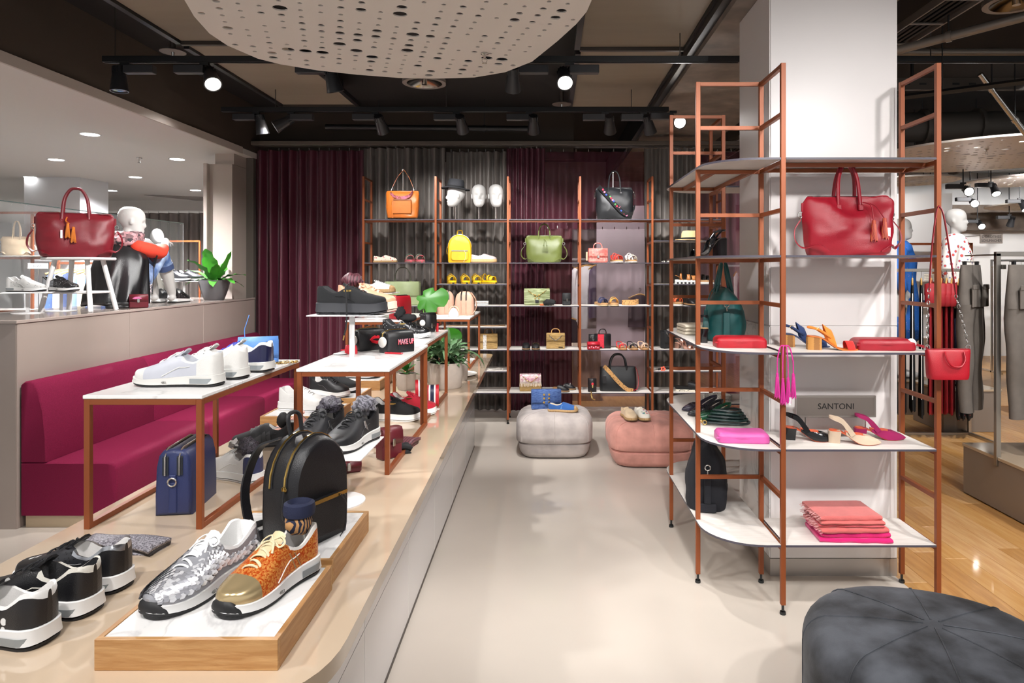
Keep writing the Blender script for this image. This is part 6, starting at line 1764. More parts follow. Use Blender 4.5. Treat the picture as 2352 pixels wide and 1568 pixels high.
sg = thing('brand_sign', 'taupe counter sign with black lettering behind the pumps', 'sign', (1.443, 3.42, SH[3]))
MB().box(-.202, .202, -.006, .006, .092, .200, b=.002).build('frame', mat('sign_frame', '#9a938c', .3, metal=.5), sg)
MB().box(-.192, .192, -.0075, -.006, .101, .191).build('panel', mat('sign_panel', '#6f665f', .5), sg)
for s in (-1, 1): MB().tube([(s * .15, 0, 0), (s * .15, 0, .092)], .004, 8).build('rod', STEEL, sg)
MB().box(-.17, .17, -.03, .03, 0, .003).build('foot_plate', STEEL, sg)
text('lettering', 'SANTONI', .042, plastic('#1d1b1a'), sg, (0, -.0085, .146), (PI / 2, 0, 0), .0004)
pump('black patent slingback pump before the sign', (1.278, 3.325, SH[3]), R_(-14), BLK, hh=.058, mtl=mat('black_patent', '#111113', .15))
pump('beige suede slingback pump before the sign', (1.468, 3.262, SH[3]), R_(-14), '#b9a48e', hh=.058, mtl=suede('#b9a48e'))
pump('fuchsia suede slingback pump before the sign', (1.632, 3.352, SH[3]), R_(-12), '#8a1548', hh=.05, mtl=suede('#8f1650'))
cols = [('#d0106a', 'bottom magenta folded scarf of the stack'), ('#cf1268', 'upper magenta folded scarf of the stack'), ('#c9605c', 'lowest coral folded scarf of the stack'), ('#c05258', 'second coral folded scarf of the stack'), ('#cb625e', 'third coral folded scarf of the stack'), ('#cd6864', 'topmost coral folded scarf of the stack')]
z = SH[4]; hs_ = (.022, .024, .022, .015, .018, .024)
for k, (c, lab) in enumerate(cols):
    folded(lab, (1.445 - .018 * (k > 1) - .010 * (k > 4) + .006 * (k == 2), 3.285 + .010 * (k % 2), z), R_(-3 + 2.2 * (k % 3)), .335 - .008 * k, .22, hs_[k] - .0005, mat('scarf' + c, c, .9, bump=.4, bscale=300, var=.12, vscale=20, sheen=.3), 'folded_scarf', 1, group='stack of folded scarves', seed=k, fringe=mat('fringe_pink', '#e8aeae', .9) if k in (2, 3, 5) else None)
    z += hs_[k]
tz = thing('tassel_necklace', 'four pink leather tassels hanging on the copper post', 'tassel', (X1, YF - .022, .985))
PK = leather('#c22b86')
for k, (dx, dz, L_) in enumerate(((-.038, .02, .115), (-.012, -.005, .12), (.012, 0, .12), (.036, .018, .115))):
    MB().tube(curve([(0, .0, .262), (dx * .55, -.006, .258), (dx * .95, -.012, .20), (dx, -.014, .115 + dz)], 5), .003, 6).build('cord', PK, tz)
    tassel(tz, (dx, -.014, .118 + dz), L_, .0125, PK, cap=.16, n=14)
MB().box(.012, .018, -.03, -.029, -.005, .03).build('price_tag', plastic('#f2f0ee'), tz)
rcb = thing('mini_handbag', 'small red leather handbag hanging by its chain from the copper frame', 'bag', (1.812, 3.09, 1.105))
bag_body(interp_levels([(0, .080, .03), (.006, .088, .036), (.07, .094, .034), (.12, .098, .022), (.132, .098, .016)], 3), 4, 36, .003).build('body', leather('#a30f20'), rcb, smooth=50)
for y in (-.03,):
    MB().tube(curve([(-.03, y, .125), (-.03, y - .012, .10), (-.01, y - .018, .065), (.03, y - .018, .06), (.055, y - .012, .09), (.055, y, .125)], 5), .004, 7).build('handle', leather('#a30f20'), rcb)
MB().ribbon([(-.098, 0, .134), (.098, 0, .134)], .016, .003, (0, 1, 0)).build('zipper', leather('#8e1422'), rcb)
for s in (-1, 1):
    MB().ring((s * .092, 0, .142), .011, .0025, 'y', 12, 6).build('ring', STEEL, rcb)
chain(rcb, [(-.092, 0, .15), (-.088, .005, .26), (-.078, .01, .40)], .007, STEEL)
chain(rcb, [(.092, 0, .15), (.07, .005, .26), (.045, .01, .37)], .007, STEEL)
MB().ribbon(curve([(-.078, .01, .40), (-.062, .015, .60), (-.04, .02, .75), (-.02, .035, .785)], 4), .010, .003, (0, 1, 0)).build('leather_strap', leather('#930f20'), rcb)
MB().ribbon(curve([(.045, .01, .37), (.02, .012, .55), (-.008, .018, .74), (-.02, .035, .785)], 4), .010, .003, (0, 1, 0)).build('leather_strap', leather('#8a1423'), rcb)
# left bay
TEAL = '#0f4a4a'
tb = duffel('deep teal leather bag standing end-on on the left column shelf', (.965, 3.745, SH[2]), R_(82), .30, .215, .285, TEAL, hh=.13, hw=.42, strap=None, wr=.012, hr=.009)
tb.scale = (1, 1, 1)
for dx in (-.055,):
    MB().box(-.165, -.15, -.018, .018, .02, .16, b=.004).build('end_strap', leather(TEAL), tb)
    MB().ring((-.162, 0, .20), .014, .003, 'x', 12, 6).build('ring', STEEL, tb); MB().ring((-.164, 0, .175), .011, .003, 'y', 12, 6).build('snap_hook', STEEL, tb)
    tassel(tb, (-.13, .105, .17), .12, .018, leather(TEAL), n=14); MB().tube(curve([(-.10, .04, .30), (-.13, .08, .26), (-.13, .105, .17)], 4), .003, 6).build('tassel_cord', leather(TEAL), tb)
pouch('bright red flat clutch at the rounded shelf corner', (.955, 3.395, SH[2]), R_(-3), .245, .13, .055, leather('#a30f1f'))
pump('black leather pump seen from behind on the left column shelf', (.838, 3.68, SH[2]), R_(80), BLK, hh=.075, mtl=mat('black_patent'), inner='#b79468')
folded('folded cream scarf on the left column shelf', (.895, 4.08, SH[2]), R_(4), .20, .20, .06, cloth('#d9cdb9'), 'folded_scarf', 3, seed=9)
heel_sandal('black platform sandal with high block heel on the upper column shelf', (.88, 3.76, SH[1]), R_(195), mat('black_patent'), mat('black_patent'), '#2b2320', mat('black_patent'), hh=.105, L=.225)
SNK = mat('dark_snake', '#1c1822', .3, kind='cells', vscale=140, col2='#3a3346')
pump('dark glitter slingback flat, rear of the group on the left column shelf', (.90, 4.03, SH[3]), R_(196), '#1c1822', hh=.012, mtl=SNK, inner='#2a2028')
pump('black snake print slingback flat in the middle of the group', (.905, 3.90, SH[3]), R_(198), '#141418', hh=.012, mtl=mat('black_snake', '#101012', .25, kind='cells', vscale=140, col2='#2f2f34'), inner='#1a1618')
pump('green snake print slingback flat before the coiled belts', (.925, 3.80, SH[3]), R_(200), '#0f3d28', hh=.012, mtl=mat('green_snake', '#0e3a26', .3, kind='cells', vscale=140, col2='#1c5a3c'), inner='#0e2e20')
bc = thing('coiled_belt', 'coiled dark green leather straps with gold clips', 'belt', (.965, 3.665, SH[3]))
for k in range(5):
    a, b = .12 - .012 * k, .045
    P = [(a * math.cos(t), b * math.sin(t) * (1 - .08 * k), .012 + .016 * k + .004 * math.sin(2 * t)) for t in [2 * PI * i / 20 for i in range(20)]]
    MB().tube([(p[0] * 1.0, p[1], p[2]) for p in P], .0075, 6, closed=True, flat=.9).build('strap_coil', leather('#12302c' if k % 2 else '#1b2a2a'), bc)
MB().ring((-.125, -.02, .015), .012, .003, 'y', 10, 5).build('gold_clip', GOLD, bc); MB().ring((-.14, -.01, .022), .010, .003, 'x', 10, 5).build('gold_clip', GOLD, bc)
pouch('candy pink flat clutch on the left column shelf', (.945, 3.325, SH[3]), R_(-4), .245, .14, .05, leather('#c8559a'), zipm=leather('#a0407c'))
strip('black and white braided belt lying on the rear of the column shelf', [(1.0, 4.36, SH[3] + .02), (1.10, 4.42, SH[3] + .02), (1.17, 4.36, SH[3] + .02), (1.14, 4.30, SH[3] + .02), (1.02, 4.31, SH[3] + .02)], .03, .01, mat('black_beads'))
duffel('black fabric holdall standing end-on on the lowest column shelf', (.865, 3.72, SH[4]), R_(80), .30, .225, .36, '#17181f', hh=.04, hw=.3, strap=None, mtl=cloth('#15161d'), wr=.014, seed=6)
hb_ = [o for o in bpy.data.objects if o.get('label', '').startswith('black fabric holdall')][0]
MB().ring((-.162, .0, .24), .014, .003, 'x', 12, 6).build('ring', STEEL, hb_); MB().ring((-.164, 0, .212), .012, .003, 'y', 12, 6).build('snap_hook', STEEL, hb_); MB().box(-.163, -.146, -.045, .045, .005, .05, b=.004).build('end_patch', cloth('#15161d'), hb_); MB().box(-.164, -.15, -.018, .018, .05, .20, b=.004).build('end_strap', cloth('#15161d'), hb_)

# goods on the ottomans
OZ = .372
DEN = mat('denim_weave', '#2c4680', .85, kind='wood', vscale=18, col2='#5d7aae', stretch=(2, 2, 14), bump=.5, bscale=200)
db = box_bag('blue denim bag with gold buttons on the grey ottoman', (-.01, 6.02, OZ), R_(4), .262, .08, .165, DEN, flap=.7, clasp=DEN, b=.006)
for k in range(6):
    o = MB().lathe([(.001, 0), (.0095, .001), (.0095, .004), (.001, .005)], 14).build('gold_button', GOLD, db); o.matrix_local = Matrix.Translation((-.022 if k % 2 else .022, -.056, .065 + .034 * (k // 2))) @ Matrix.Rotation(PI / 2, 4, 'X')
espadrille('blue suede espadrille on the grey ottoman', (.135, 5.90, OZ), R_(-6), '#27528f', L=.256, gore='#4f7ab0', toe=ROPE)
espadrille('plain beige slip-on shoe on the pink ottoman', (.675, 5.66, OZ - .005), R_(-78), '#cdb596', L=.25)
espadrille('white slip-on shoe with colourful embroidery on the pink ottoman', (.785, 5.66, OZ - .005), R_(-80), mat('embroidered_white', '#ece6da', .8, kind='cells', vscale=38, col2='#ece6da'), L=.25, gore='#e6dfd2')
eo = [o for o in bpy.data.objects if o.get('label', '').startswith('white slip-on shoe with')][0]
rr = random.Random(6)
for k in range(12):
    t_ = rr.uniform(.56, .88); a = PI * rr.uniform(.25, .75); w = wid(t_, .092); h = lerp(HP_SLIP, t_)
    mb = MB(); c = ((t_ - .5) * .25, -math.cos(a) * w, .022 + math.sin(a) ** .8 * h)
    for j in range(3): mb.ball((c[0] + .005 * math.cos(j * 2.1), c[1] + .005 * math.sin(j * 2.1), c[2]), .005, 6, 4, (1, 1, .5))
    mb.build('embroidered_flower', cloth(['#c8344a', '#2f7d6a', '#e08a2a', '#7a3a8a', '#2c7ab0'][k % 5]), eo)
# ================================================================ things on the display ledge, left
LZ = 1.285
stl = thing('stool', 'white round legged stool carrying the dark red bag', 'stool', (-3.55, 5.18, LZ))
s_top = .405
MB().box(-.19, .19, -.15, .15, s_top - .022, s_top, b=.006).build('seat', WHITE, stl)
for sx_, sy_ in ((-1, -1), (1, -1), (-1, 1), (1, 1)):
    MB().tube([(sx_ * .12, sy_ * .09, s_top - .02), (sx_ * .185, sy_ * .15, 0)], .017, 10).build('leg', WHITE, stl)
for a, b in (((-1, -1), (1, -1)), ((1, -1), (1, 1)), ((-1, 1), (1, 1)), ((-1, -1), (-1, 1))):
    MB().tube([(a[0] * .155, a[1] * .122, .14), (b[0] * .155, b[1] * .122, .14)], .008, 8).build('stretcher', WHITE, stl)
lb = duffel('dark red leather duffel bag with orange tassel on the white stool', (-3.575, 5.18, LZ + s_top), R_(28), .50, .19, .335, '#6e101e', hh=.185, hw=.34, wr=.016, hr=.010, tagc=None, seed=21)
OT = leather('#c8701e')
MB().tube(curve([(-.05, -.055, .30), (-.055, -.075, .27), (-.03, -.10, .25)], 4), .004, 6).build('tassel_cord', OT, lb)
tassel(lb, (-.04, -.10, .25), .11, .018, OT, n=14); tassel(lb, (-.005, -.10, .225), .12, .018, OT, n=14)
MB().box(-.085, -.072, -.101, -.100, .14, .20).build('price_tag', plastic('#f2f0ee'), lb)
plate_stand('low white plate stand with perforated white sneakers on the ledge', -3.70, 4.86, LZ, .15, .30, .22, R_(30), group=None)
plate_stand('low white plate stand with black sneakers on the ledge', -3.66, 5.14, LZ, .15, .2, .2, R_(30), group=None)
sneaker('white perforated runner, left one on the ledge stand', (-3.80, 4.98, LZ + .1505), R_(-6), PERFW, sole='#efedea', heel='#f1f0ee', lace='#efeeec', L=.285, W=.102, hs=.036, tsl=.024, extra=patch483)
sneaker('black studded runner beside the white one on the ledge stand', (-3.62, 5.08, LZ + .1505), R_(-10), STUD, sole='#efedea', heel=SILVER, lace=BLK, L=.285, W=.102, hs=.036, tsl=.024, extra=patch483, heel_t=.4)
plate_stand('white plate stand beside the fern on the ledge', -3.67, 6.90, LZ, .195, .28, .2, R_(20), group=None, R=.085)
sneaker('black knit runner on the stand next to the fern', (-3.72, 6.85, LZ + .1955), R_(-4), PERF, sole='#efedea', heel=SILVER, lace=BLK, L=.28, W=.1, hs=.036, tsl=.024)
sneaker('second black knit runner on the stand next to the fern', (-3.64, 6.96, LZ + .1955), R_(-4), PERF, sole='#efedea', heel=SILVER, lace=BLK, L=.28, W=.1, hs=.036, tsl=.024)
lc = box_bag('dark red box clutch with pink lips on the ledge', (-3.335, 5.575, LZ), R_(28), .135, .06, .105, leather('#5a141f'), flap=.5, clasp=STEEL, b=.006)
mb = MB(); mb.M = Matrix.Translation((-.01, -.037, .078)) @ Matrix.Rotation(PI / 2, 4, 'X'); mb.prism([(-.034, 0), (-.018, .011), (-.006, .015), (0, .011), (.006, .015), (.018, .011), (.034, 0), (.015, -.006), (0, -.003), (-.015, -.006)], 0, .004); mb.build('pink_lips', leather('#d86a9c'), lc)
folded('flat black leather clutch beside the red box clutch', (-3.46, 5.50, LZ), R_(25), .16, .10, .05, leather('#131315'), 'clutch', 2, cat='bag')
# sitting mannequin ----------------------------------------------------
MAN = mat('mannequin_white', '#ecebe9', .45)
man = thing('mannequin', 'white mannequin sitting on the ledge in a black leather jacket and jeans', 'mannequin', (-3.61, 5.75, LZ))
mb = MB()
head_mesh(mb, (.02, .15, .725), 1.05, 2.25, .12)
tube_blob(mb, [(0, .08, .52), (.01, .12, .62), (.015, .14, .68)], [.06, .05, .05])
for s in (-1, 1):
    tube_blob(mb, [(s * .13, .06, .50), (s * .20, .25, .46), (s * .165, .40, .535), (s * .115, .50, .572)], [.044, .042, .034, .025])
    tube_blob(mb, [(s * .085, .44, .46), (s * .083, .58, .27), (s * .08, .68, .07)], [.058, .056, .036])
    tube_blob(mb, [(s * .08, .67, .05), (s * .08, .78, .04), (s * .08, .87, .035)], [.04, .036, .030])
    # hand: palm and five fingers lying over the knees
    px_ = s * .105
    tube_blob(mb, [(px_, .50, .572), (px_ - s * .01, .53, .576), (px_ - s * .02, .56, .566)], [.026, .034, .032], 10, .8)
    for k in range(4):
        o_ = -.024 + .016 * k
        tube_blob(mb, [(px_ - s * .02 + o_, .56, .568), (px_ - s * .025 + o_, .60 - .004 * abs(k - 1.5), .556), (px_ - s * .025 + o_, .62 - .006 * abs(k - 1.5), .528)], [.009, .0085, .0075], 8)
    tube_blob(mb, [(px_ + s * .022, .52, .566), (px_ + s * .038, .55, .552), (px_ + s * .036, .575, .536)], [.011, .010, .008], 8)
tube_blob(mb, [(0, .0, .12), (0, .03, .30), (0, .06, .46)], [.105, .11, .115])
voxel(mb.build('body', MAN, man, smooth=80), .0075, 4)
JK = mat('black_leather_jacket', '#121214', .3, bump=.3, bscale=200, var=.3, vscale=10)
def cape(u, v):
    th = R_(-145 + 245 * u) - PI / 2; f = v ** .8
    ax = Vector((0, .07 - .11 * v, .57 - .55 * v))
    ra, rb = .10 + .11 * min(1, v * 4) ** .6 + .03 * f, .085 + .045 * min(1, v * 4) ** .6 + .085 * f
    k = 1 + .09 * math.sin(u * 30 + 3 * v) * f + .05 * math.sin(u * 53 - 2 * v) * f
    return (ax.x + ra * k * math.cos(th), ax.y + rb * k * math.sin(th), ax.z - .045 * abs(math.cos(th)) * (1 - v) * 1.2 + .012 * math.sin(u * 15) * (v == 1))
o = MB().grid(cape, 44, 14).build('jacket', JK, man, smooth=80); md = o.modifiers.new('t', 'SOLIDIFY'); md.thickness = .008
mb = MB(); tube_blob(mb, [(0, .02, .13), (0, .03, .28), (0, .06, .44)], [.105, .12, .13], 14, .75); mb.build('knit_top', cloth('#c2351f'), man, smooth=80)
for s in (-1, 1):
    m_ = MB(); m_.add([(s * .09, .15, .53), (s * .17, .11, .53), (s * .245, .15, .43), (s * .19, .20, .33), (s * .12, .20, .40)], [(0, 1, 2, 3, 4)])
    o = m_.build('lapel', JK, man); md = o.modifiers.new('t', 'SOLIDIFY'); md.thickness = .006
    MB().tube([(s * .20, .17, .36), (s * .215, .14, .24), (s * .225, .10, .10)], .004, 6).build('zip', STEEL, man)
SC_ = mat('scarf_print', '#241f24', .8, kind='cells', vscale=42, col2='#b98a8e')
mb = MB(); mb.ring((.01, .10, .59), .085, .05, 'z', 18, 10); mb.ring((.0, .07, .545), .10, .045, 'z', 18, 10)
o = voxel(mb.build('scarf', SC_, man, smooth=80), .012, 2); dm = o.modifiers.new('d', 'DISPLACE'); tx = bpy.data.textures.new('crumple', 'CLOUDS'); tx.noise_scale = .04; dm.texture = tx; dm.strength = .03
RS = cloth('#c2351f')
for s in (-1, 1):
    mb = MB(); tube_blob(mb, [(s * .13, .05, .50), (s * .19, .15, .475), (s * .205, .25, .462), (s * .182, .345, .50)], [.062, .062, .056, .046]); mb.build('sleeve', RS, man, smooth=80)
JN = mat('blue_denim', '#3d5684', .85, var=.8, vscale=7, col2='#a9bcdc', bump=.3, bscale=300)
mb = MB()
for s in (-1, 1):
    tube_blob(mb, [(s * .08, .02, .11), (s * .09, .24, .29), (s * .088, .45, .46)], [.105, .092, .076])
    tube_blob(mb, [(s * .088, .45, .46), (s * .085, .50, .39), (s * .084, .53, .345)], [.076, .074, .072])
    mb.ball((s * .088, .45, .455), .08, 14, 8)
voxel(mb.build('jeans', JN, man, smooth=80), .010, 4)
for s in (-1, 1):
    mb = MB(); mb.M = Matrix.Translation((s * .084, .535, .335)) @ Vector((0, .42, -.9)).to_track_quat('Z', 'Y').to_matrix().to_4x4(); mb.lathe([(.070, -.028), (.077, -.026), (.079, .02), (.070, .022)], 18); mb.build('jeans_cuff', cloth('#2c3a5c'), man)
emb = MB(); rr = random.Random(1)
for k in range(40):
    a = rr.uniform(0, 2 * PI); r0 = rr.uniform(.01, .05); emb.ball((.185, .13 + r0 * math.cos(a), .15 + r0 * math.sin(a)), .006, 5, 4)
emb.build('embroidery', mat('emb_mix', '#e8e0e4', .5, kind='cells', vscale=90, col2='#3a3040'), man, kind='stuff')
for s, w in ((-1, 'far'), (1, 'near')):
    sneaker(f'black and white sneaker on the {w} foot of the sitting mannequin', (-3.61 + s * .08, 6.55, LZ), R_(90), STUD if s > 0 else BLKC, sole='#f0eeec', lace=BLK, L=.285, W=.108, hs=.04, tsl=.028, hk=1.1)

# ================================================================ department behind the ledge
DEN_C = [('#3f5c92', 'mid blue'), ('#e6e3de', 'white'), ('#27375e', 'dark blue'), ('#8aa4cc', 'light blue'), ('#d9cfae', 'sand'), ('#5b78ae', 'washed blue'), ('#f0efec', 'off-white'), ('#324a7c', 'indigo'), ('#b9c4a0', 'pale green'), ('#6f93c4', 'sky blue')]
def hanger(t_, W=.40, m=None):
    MB().tube(curve([(0, 0, -.065), (0, 0, -.03), (.014, 0, -.012), (.012, 0, .008), (-.006, 0, .014), (-.014, 0, .004)], 4), .0022, 6).build('hook', STEEL, t_)
    MB().tube(curve([(-W / 2, 0, -.115), (-W * .25, 0, -.085), (0, 0, -.065), (W * .25, 0, -.085), (W / 2, 0, -.115)], 4), .008, 6, flat=1.4).build('hanger', m or mat('hanger_wood', '#c79a55', .4), t_)
def garment(label, loc, rz, W, Hh, m, th=.03, sleeves=True, hem=None, group=None, cat='garment', name='hanging_garment', seed=1, flare=1.0, fringe=0.0, short=False):
    t_ = thing(name, label, cat, loc, rz, group); hanger(t_, W * .95)
    r = random.Random(seed); rings = []; n = 28
    for k in range(13):
        f = k / 12; z = -.075 - f * Hh
        if k == 0: a = W * .16
        elif k == 1: a = W * .42
        else: a = W * .47 * (1 + (flare - 1) * f)
        b = th * (.35 if k == 0 else .5) * (1 + .5 * f)
        row = []
        for j, (x, y) in enumerate(supere(a, b, 2.2, n)):
            wv = .010 * f * math.sin(j * 1.7 + seed) + .006 * f * math.sin(j * 3.1 + seed * 2)
            row.append((x + wv, y * (1 + .35 * f * math.sin(j * 2.1 + seed)), z + (fringe * r.uniform(-1, 1) if k == 12 else 0)))
        rings.append(row)
    MB().loft(rings).build('cloth_body', m, t_, smooth=60)
    if sleeves:
        for s in (-1, 1):
            L_ = .2 if short else Hh * .85
            MB().tube(curve([(s * W * .40, 0, -.12), (s * W * .49, .0, -.20), (s * W * .52, .0, -.12 - L_ * .6), (s * W * .50, 0, -.12 - L_)], 4), [.05] * 6 + [.045] * 6 + [.036], 10, flat=.7).build('sleeve', m, t_, smooth=60)
    return t_
def trousers(label, loc, rz, Hh, m, group=None, tag_=False, seed=1, W=.36):
    t_ = thing('hanging_trousers', label, 'trousers', loc, rz, group)
    MB().tube(curve([(0, 0, -.05), (0, 0, -.02), (.014, 0, -.006), (.0, 0, .014), (-.014, 0, .004)], 4), .0022, 6).build('hook', STEEL, t_)
    MB().tube([(-W * .45, 0, -.05), (W * .45, 0, -.05)], .003, 6).build('clip_bar', STEEL, t_)
    for s in (-1, 1): MB().box(s * W * .32 - .008, s * W * .32 + .008, -.012, .012, -.085, -.045, b=.002).build('clip', BLACK, t_)
    rings = []
    for z, a, b in ((-.07, W * .46, .022), (-.12, W * .47, .03), (-.30, W * .5, .05), (-.36, W * .5, .055)):
        rings.append([(x, y, z) for x, y in supere(a, b, 2.6, 28)])
    MB().loft(rings).build('waist', m, t_, smooth=60)
    for s in (-1, 1):
        rings = []
        for k in range(10):
            f = k / 9; z = -.34 - f * (Hh - .34); a = W * (.26 - .09 * f); b = .05 - .012 * f
            rings.append([(x + s * W * (.25 - .02 * f) + .008 * math.sin(f * 9 + seed), y + .008 * math.sin(f * 11 + seed + s), z) for x, y in supere(a * (1 + .04 * math.sin(f * 14)), b, 2.3, 20)])
        lg = MB().loft(rings).build('trouser_leg', m, t_, smooth=60)
        MB().box(s * W * .27 - .05, s * W * .27 + .05, -.066, -.052, -.36, -.22, b=.004).build('pocket', m, t_)
        MB().box(s * W * .27 - .052, s * W * .27 + .052, -.070, -.060, -.24, -.205, b=.004).build('pocket_flap', m, t_)
    if tag_: round_tag(t_, (.02, -.062, -.16), .030, nrm=(0, -1, .1))
    return t_
def rack(label, x0, x1, y, z, m=None, legs=True, along='x', foot=.25, z0=0.0):
    t_ = thing('clothes_rack', label, 'clothes rack', ((x0 + x1) / 2, y, z0)); m = m or metal('#a9a39b', .3); w = (x1 - x0) / 2; h = z - z0
    MB().box(-w, w, -.012, .012, h, h + .03, b=.002).build('rail', m, t_)
    for s in (-1, 1):
        MB().box(s * w - .014, s * w + .014, -.014, .014, .0, h + .03, b=.002).build('upright', m, t_)
        MB().box(s * w - .014, s * w + .014, -foot, foot, 0, .028, b=.002).build('foot', m, t_)
    MB().box(-w, w, -.012, .012, .0, .025, b=.002).build('base_bar', m, t_)
    return t_
# garments seen beneath the stool
RZ = 1.66
ry = 8.6
rack('copper clothes rack with blue jeans jackets behind the glass', -6.25, -5.15, ry, RZ, COPPER)
for k in range(10):
    c, nm = DEN_C[k]
    x = -6.12 + k * .098
    garment(f'{nm} shirt hanging in the rack behind the glass, number {["one","two","three","four","five","six","seven","eight","nine","ten"][k]} from its left', (x, ry, RZ + .015 - .018), R_(70), .42, .62 if k % 3 else .75, cloth(c), seed=k, group='shirts on the rack behind the glass', sleeves=False)
garment('long washed denim dress at the right end of the copper rack', (-5.24, ry, RZ - .003), R_(35), .42, .95, mat('pale_denim', '#7fa0cc', .85, var=.3, vscale=9), seed=31, sleeves=False, name='denim_dress')
# white display pier with shelf, bag and label
pier = sbox('column', mat('pale_pier', '#e4e4e6', .6), -7.05, -6.3, 9.2, 9.8, 0, 2.84)
sh = thing('shelf_rack', 'copper shelf frame against the white pier with a tan bag', 'shelf', (-6.75, 8.95, 0))
for x in (-.62, .0, .34):
    MB().box(x - .015, x + .015, -.015, .015, 0, 2.35, b=.001).build('post', COPPER, sh)
for z_ in (2.34, 1.745, 1.05, .55):
    MB().box(-.62, .34, -.015, .015, z_ - .015, z_ + .015, b=.001).build('rail', COPPER, sh)
for z_ in (1.775, 1.08, .58):
    MB().box(-.66, .38, -.16, .16, z_ - .012, z_, b=.002).build('board', SHELF_TOP, sh)
duffel('tan canvas bag on the copper shelf by the white pier', (-6.93, 8.92, 1.775), R_(20), .33, .14, .25, '#c2a888', hh=.2, hw=.25, strap='side', wr=.012, mtl=cloth('#bfa88a'))
jv = thing('brand_sign', 'small white shelf sign left of the stool legs', 'sign', (-6.305, 8.45, 1.605))
MB().box(-.125, .125, -.006, .006, 0, .07, b=.003).build('plate', plastic('#e9e8e6'), jv); MB().tube([(0, .004, 0), (0, .02, -1.604)], .005, 6).build('rod', STEEL, jv)
text('lettering', 'JUVIA', .042, plastic('#343642'), jv, (0, -.0075, .035), (PI / 2, 0, 0), .0005)
lt = thing('display_table', 'low copper framed table with folded shirts behind the ledge', 'table', (-5.6, 7.1, 0))
MB().box(-.75, .45, -.35, .35, .98, 1.01, b=.003).build('tabletop', SHELF_TOP, lt)
for sx_ in (-.74, .44):
    for sy_ in (-1, 1): MB().box(sx_ - .012, sx_ + .012, sy_ * .335 - .012, sy_ * .335 + .012, 0, .98).build('leg', COPPER, lt)
STRW = mat('striped_shirt', '#e9e8e6', .85, kind='stripes', vscale=40, col2='#4a5a80', stretch=(.05, .05, 1))
for k in range(4):
    x = -6.2 + .30 * k
    zz = 1.01
    for j in range(4):
        folded(f'folded {"striped" if k > 1 else "white"} shirt, {["bottom","second","third","top"][j]} of pile {["one","two","three","four"][k]} behind the ledge', (x, 7.02, zz), R_(2 * j), .25, .30, .028, STRW if k > 1 else cloth('#dfddd8'), 'folded_shirt', 1, group='folded shirts behind the ledge', seed=j + k); zz += .0285
curtain('grey curtain at the far wall of the department behind the ledge', -9.0, -4.2, 12.4, .02, 2.62, mat('far_grey_satin', '#5d5450', .6), 26, .05, seed=21)
sbox('beam', mat('pelmet', '#d8d2cd', .6), -9.0, -4.2, 12.3, 12.5, 2.66, 2.84)
fr1 = thing('clothes_rack', 'thin copper clothes rail before the far grey curtain', 'clothes rack', (-6.2, 11.0, 0))
for x in (-.6, .6): MB().box(x - .012, x + .012, -.012, .012, 0, 2.05).build('upright', COPPER, fr1)
MB().box(-.6, .6, -.012, .012, 2.04, 2.065).build('rail', COPPER, fr1); MB().box(-.6, .6, -.2, .2, 0, .02).build('foot', COPPER, fr1)
fm_ = thing('mannequin', 'distant mannequin in a dark coat behind the sitting one', 'mannequin', (-6.26, 10.95, 0))
mb = MB(); mb.ball((0, 0, 2.12), .11, 14, 8, (.85, 1, 1.2)); tube_blob(mb, [(0, 0, 1.8), (0, 0, 2.02)], [.06, .05]); mb.build('head', MAN, fm_, smooth=80)
mb = MB(); tube_blob(mb, [(0, 0, .55), (0, 0, 1.1), (0, 0, 1.55), (0, 0, 1.80)], [.2, .19, .2, .12], 14, .7)
for s in (-1, 1): tube_blob(mb, [(s * .17, 0, 1.72), (s * .24, 0, 1.4), (s * .24, .02, 1.05)], [.07, .065, .05])
voxel(mb.build('coat', cloth('#4a463f'), fm_, smooth=80), .02, 3)
for s in (-1, 1): MB().tube([(s * .08, 0, .6), (s * .08, 0, .03)], .05, 10).build('leg', MAN, fm_)

# ================================================================ department behind the sheer curtain
rack('clothes rack with shirts behind the sheer curtain', .1, 1.05, 9.3, 1.72, STEEL)
for k, (x, c, nm, h_) in enumerate(((.18, '#6f5f66', 'grey blouse', .85), (.30, '#3a3350', 'purple blouse', .8), (.55, '#f2f0ee', 'white shirt', .85), (.66, '#5b4a68', 'violet top', .7), (.78, '#2f3558', 'navy top', .7))):
    garment(f'{nm} hanging on the rack behind the sheer curtain', (x, 9.3, 1.717), R_(25 if k in (0, 2) else 60), .44, h_, cloth(c), seed=40 + k, sleeves=k in (0, 2))
garment('dark lace skirt hanging below the blouses behind the curtain', (.20, 8.9, 1.05), R_(15), .40, .42, mat('dark_lace', '#2a1a22', .8, var=.8, vscale=30), seed=50, sleeves=False, flare=1.3, name='lace_skirt')
garment('dark sequin sleeve garment behind the right of the sheer curtain', (1.16, 8.55, 1.35), 0, .30, .40, mat('dark_lace'), seed=51, sleeves=False, name='sequin_garment')
MB().bar((0, 0, .012), (0, .052, .012), .006).build('wall_hook', STEEL, bpy.data.objects['sequin_garment'])
sbox('wall_partition', mat('lilac_panel', '#b5a9ae', .7), .62, 1.35, 8.6, 8.64, 0, 2.4)
pod = thing('display_podium', 'light wooden podium behind the sheer curtain', 'podium', (.35, 8.5, 0)); MB().box(-.35, .3, -.2, .3, 0, .62, b=.004).build('body', mat('podium_wood', '#a88a70', .5, kind='wood', vscale=4, col2='#bb9d82', stretch=(8, 1, 1)), pod); MB().box(-.37, .32, -.22, .32, .62, .65, b=.003).build('top', mat('podium_top', '#cdbda8', .4), pod)

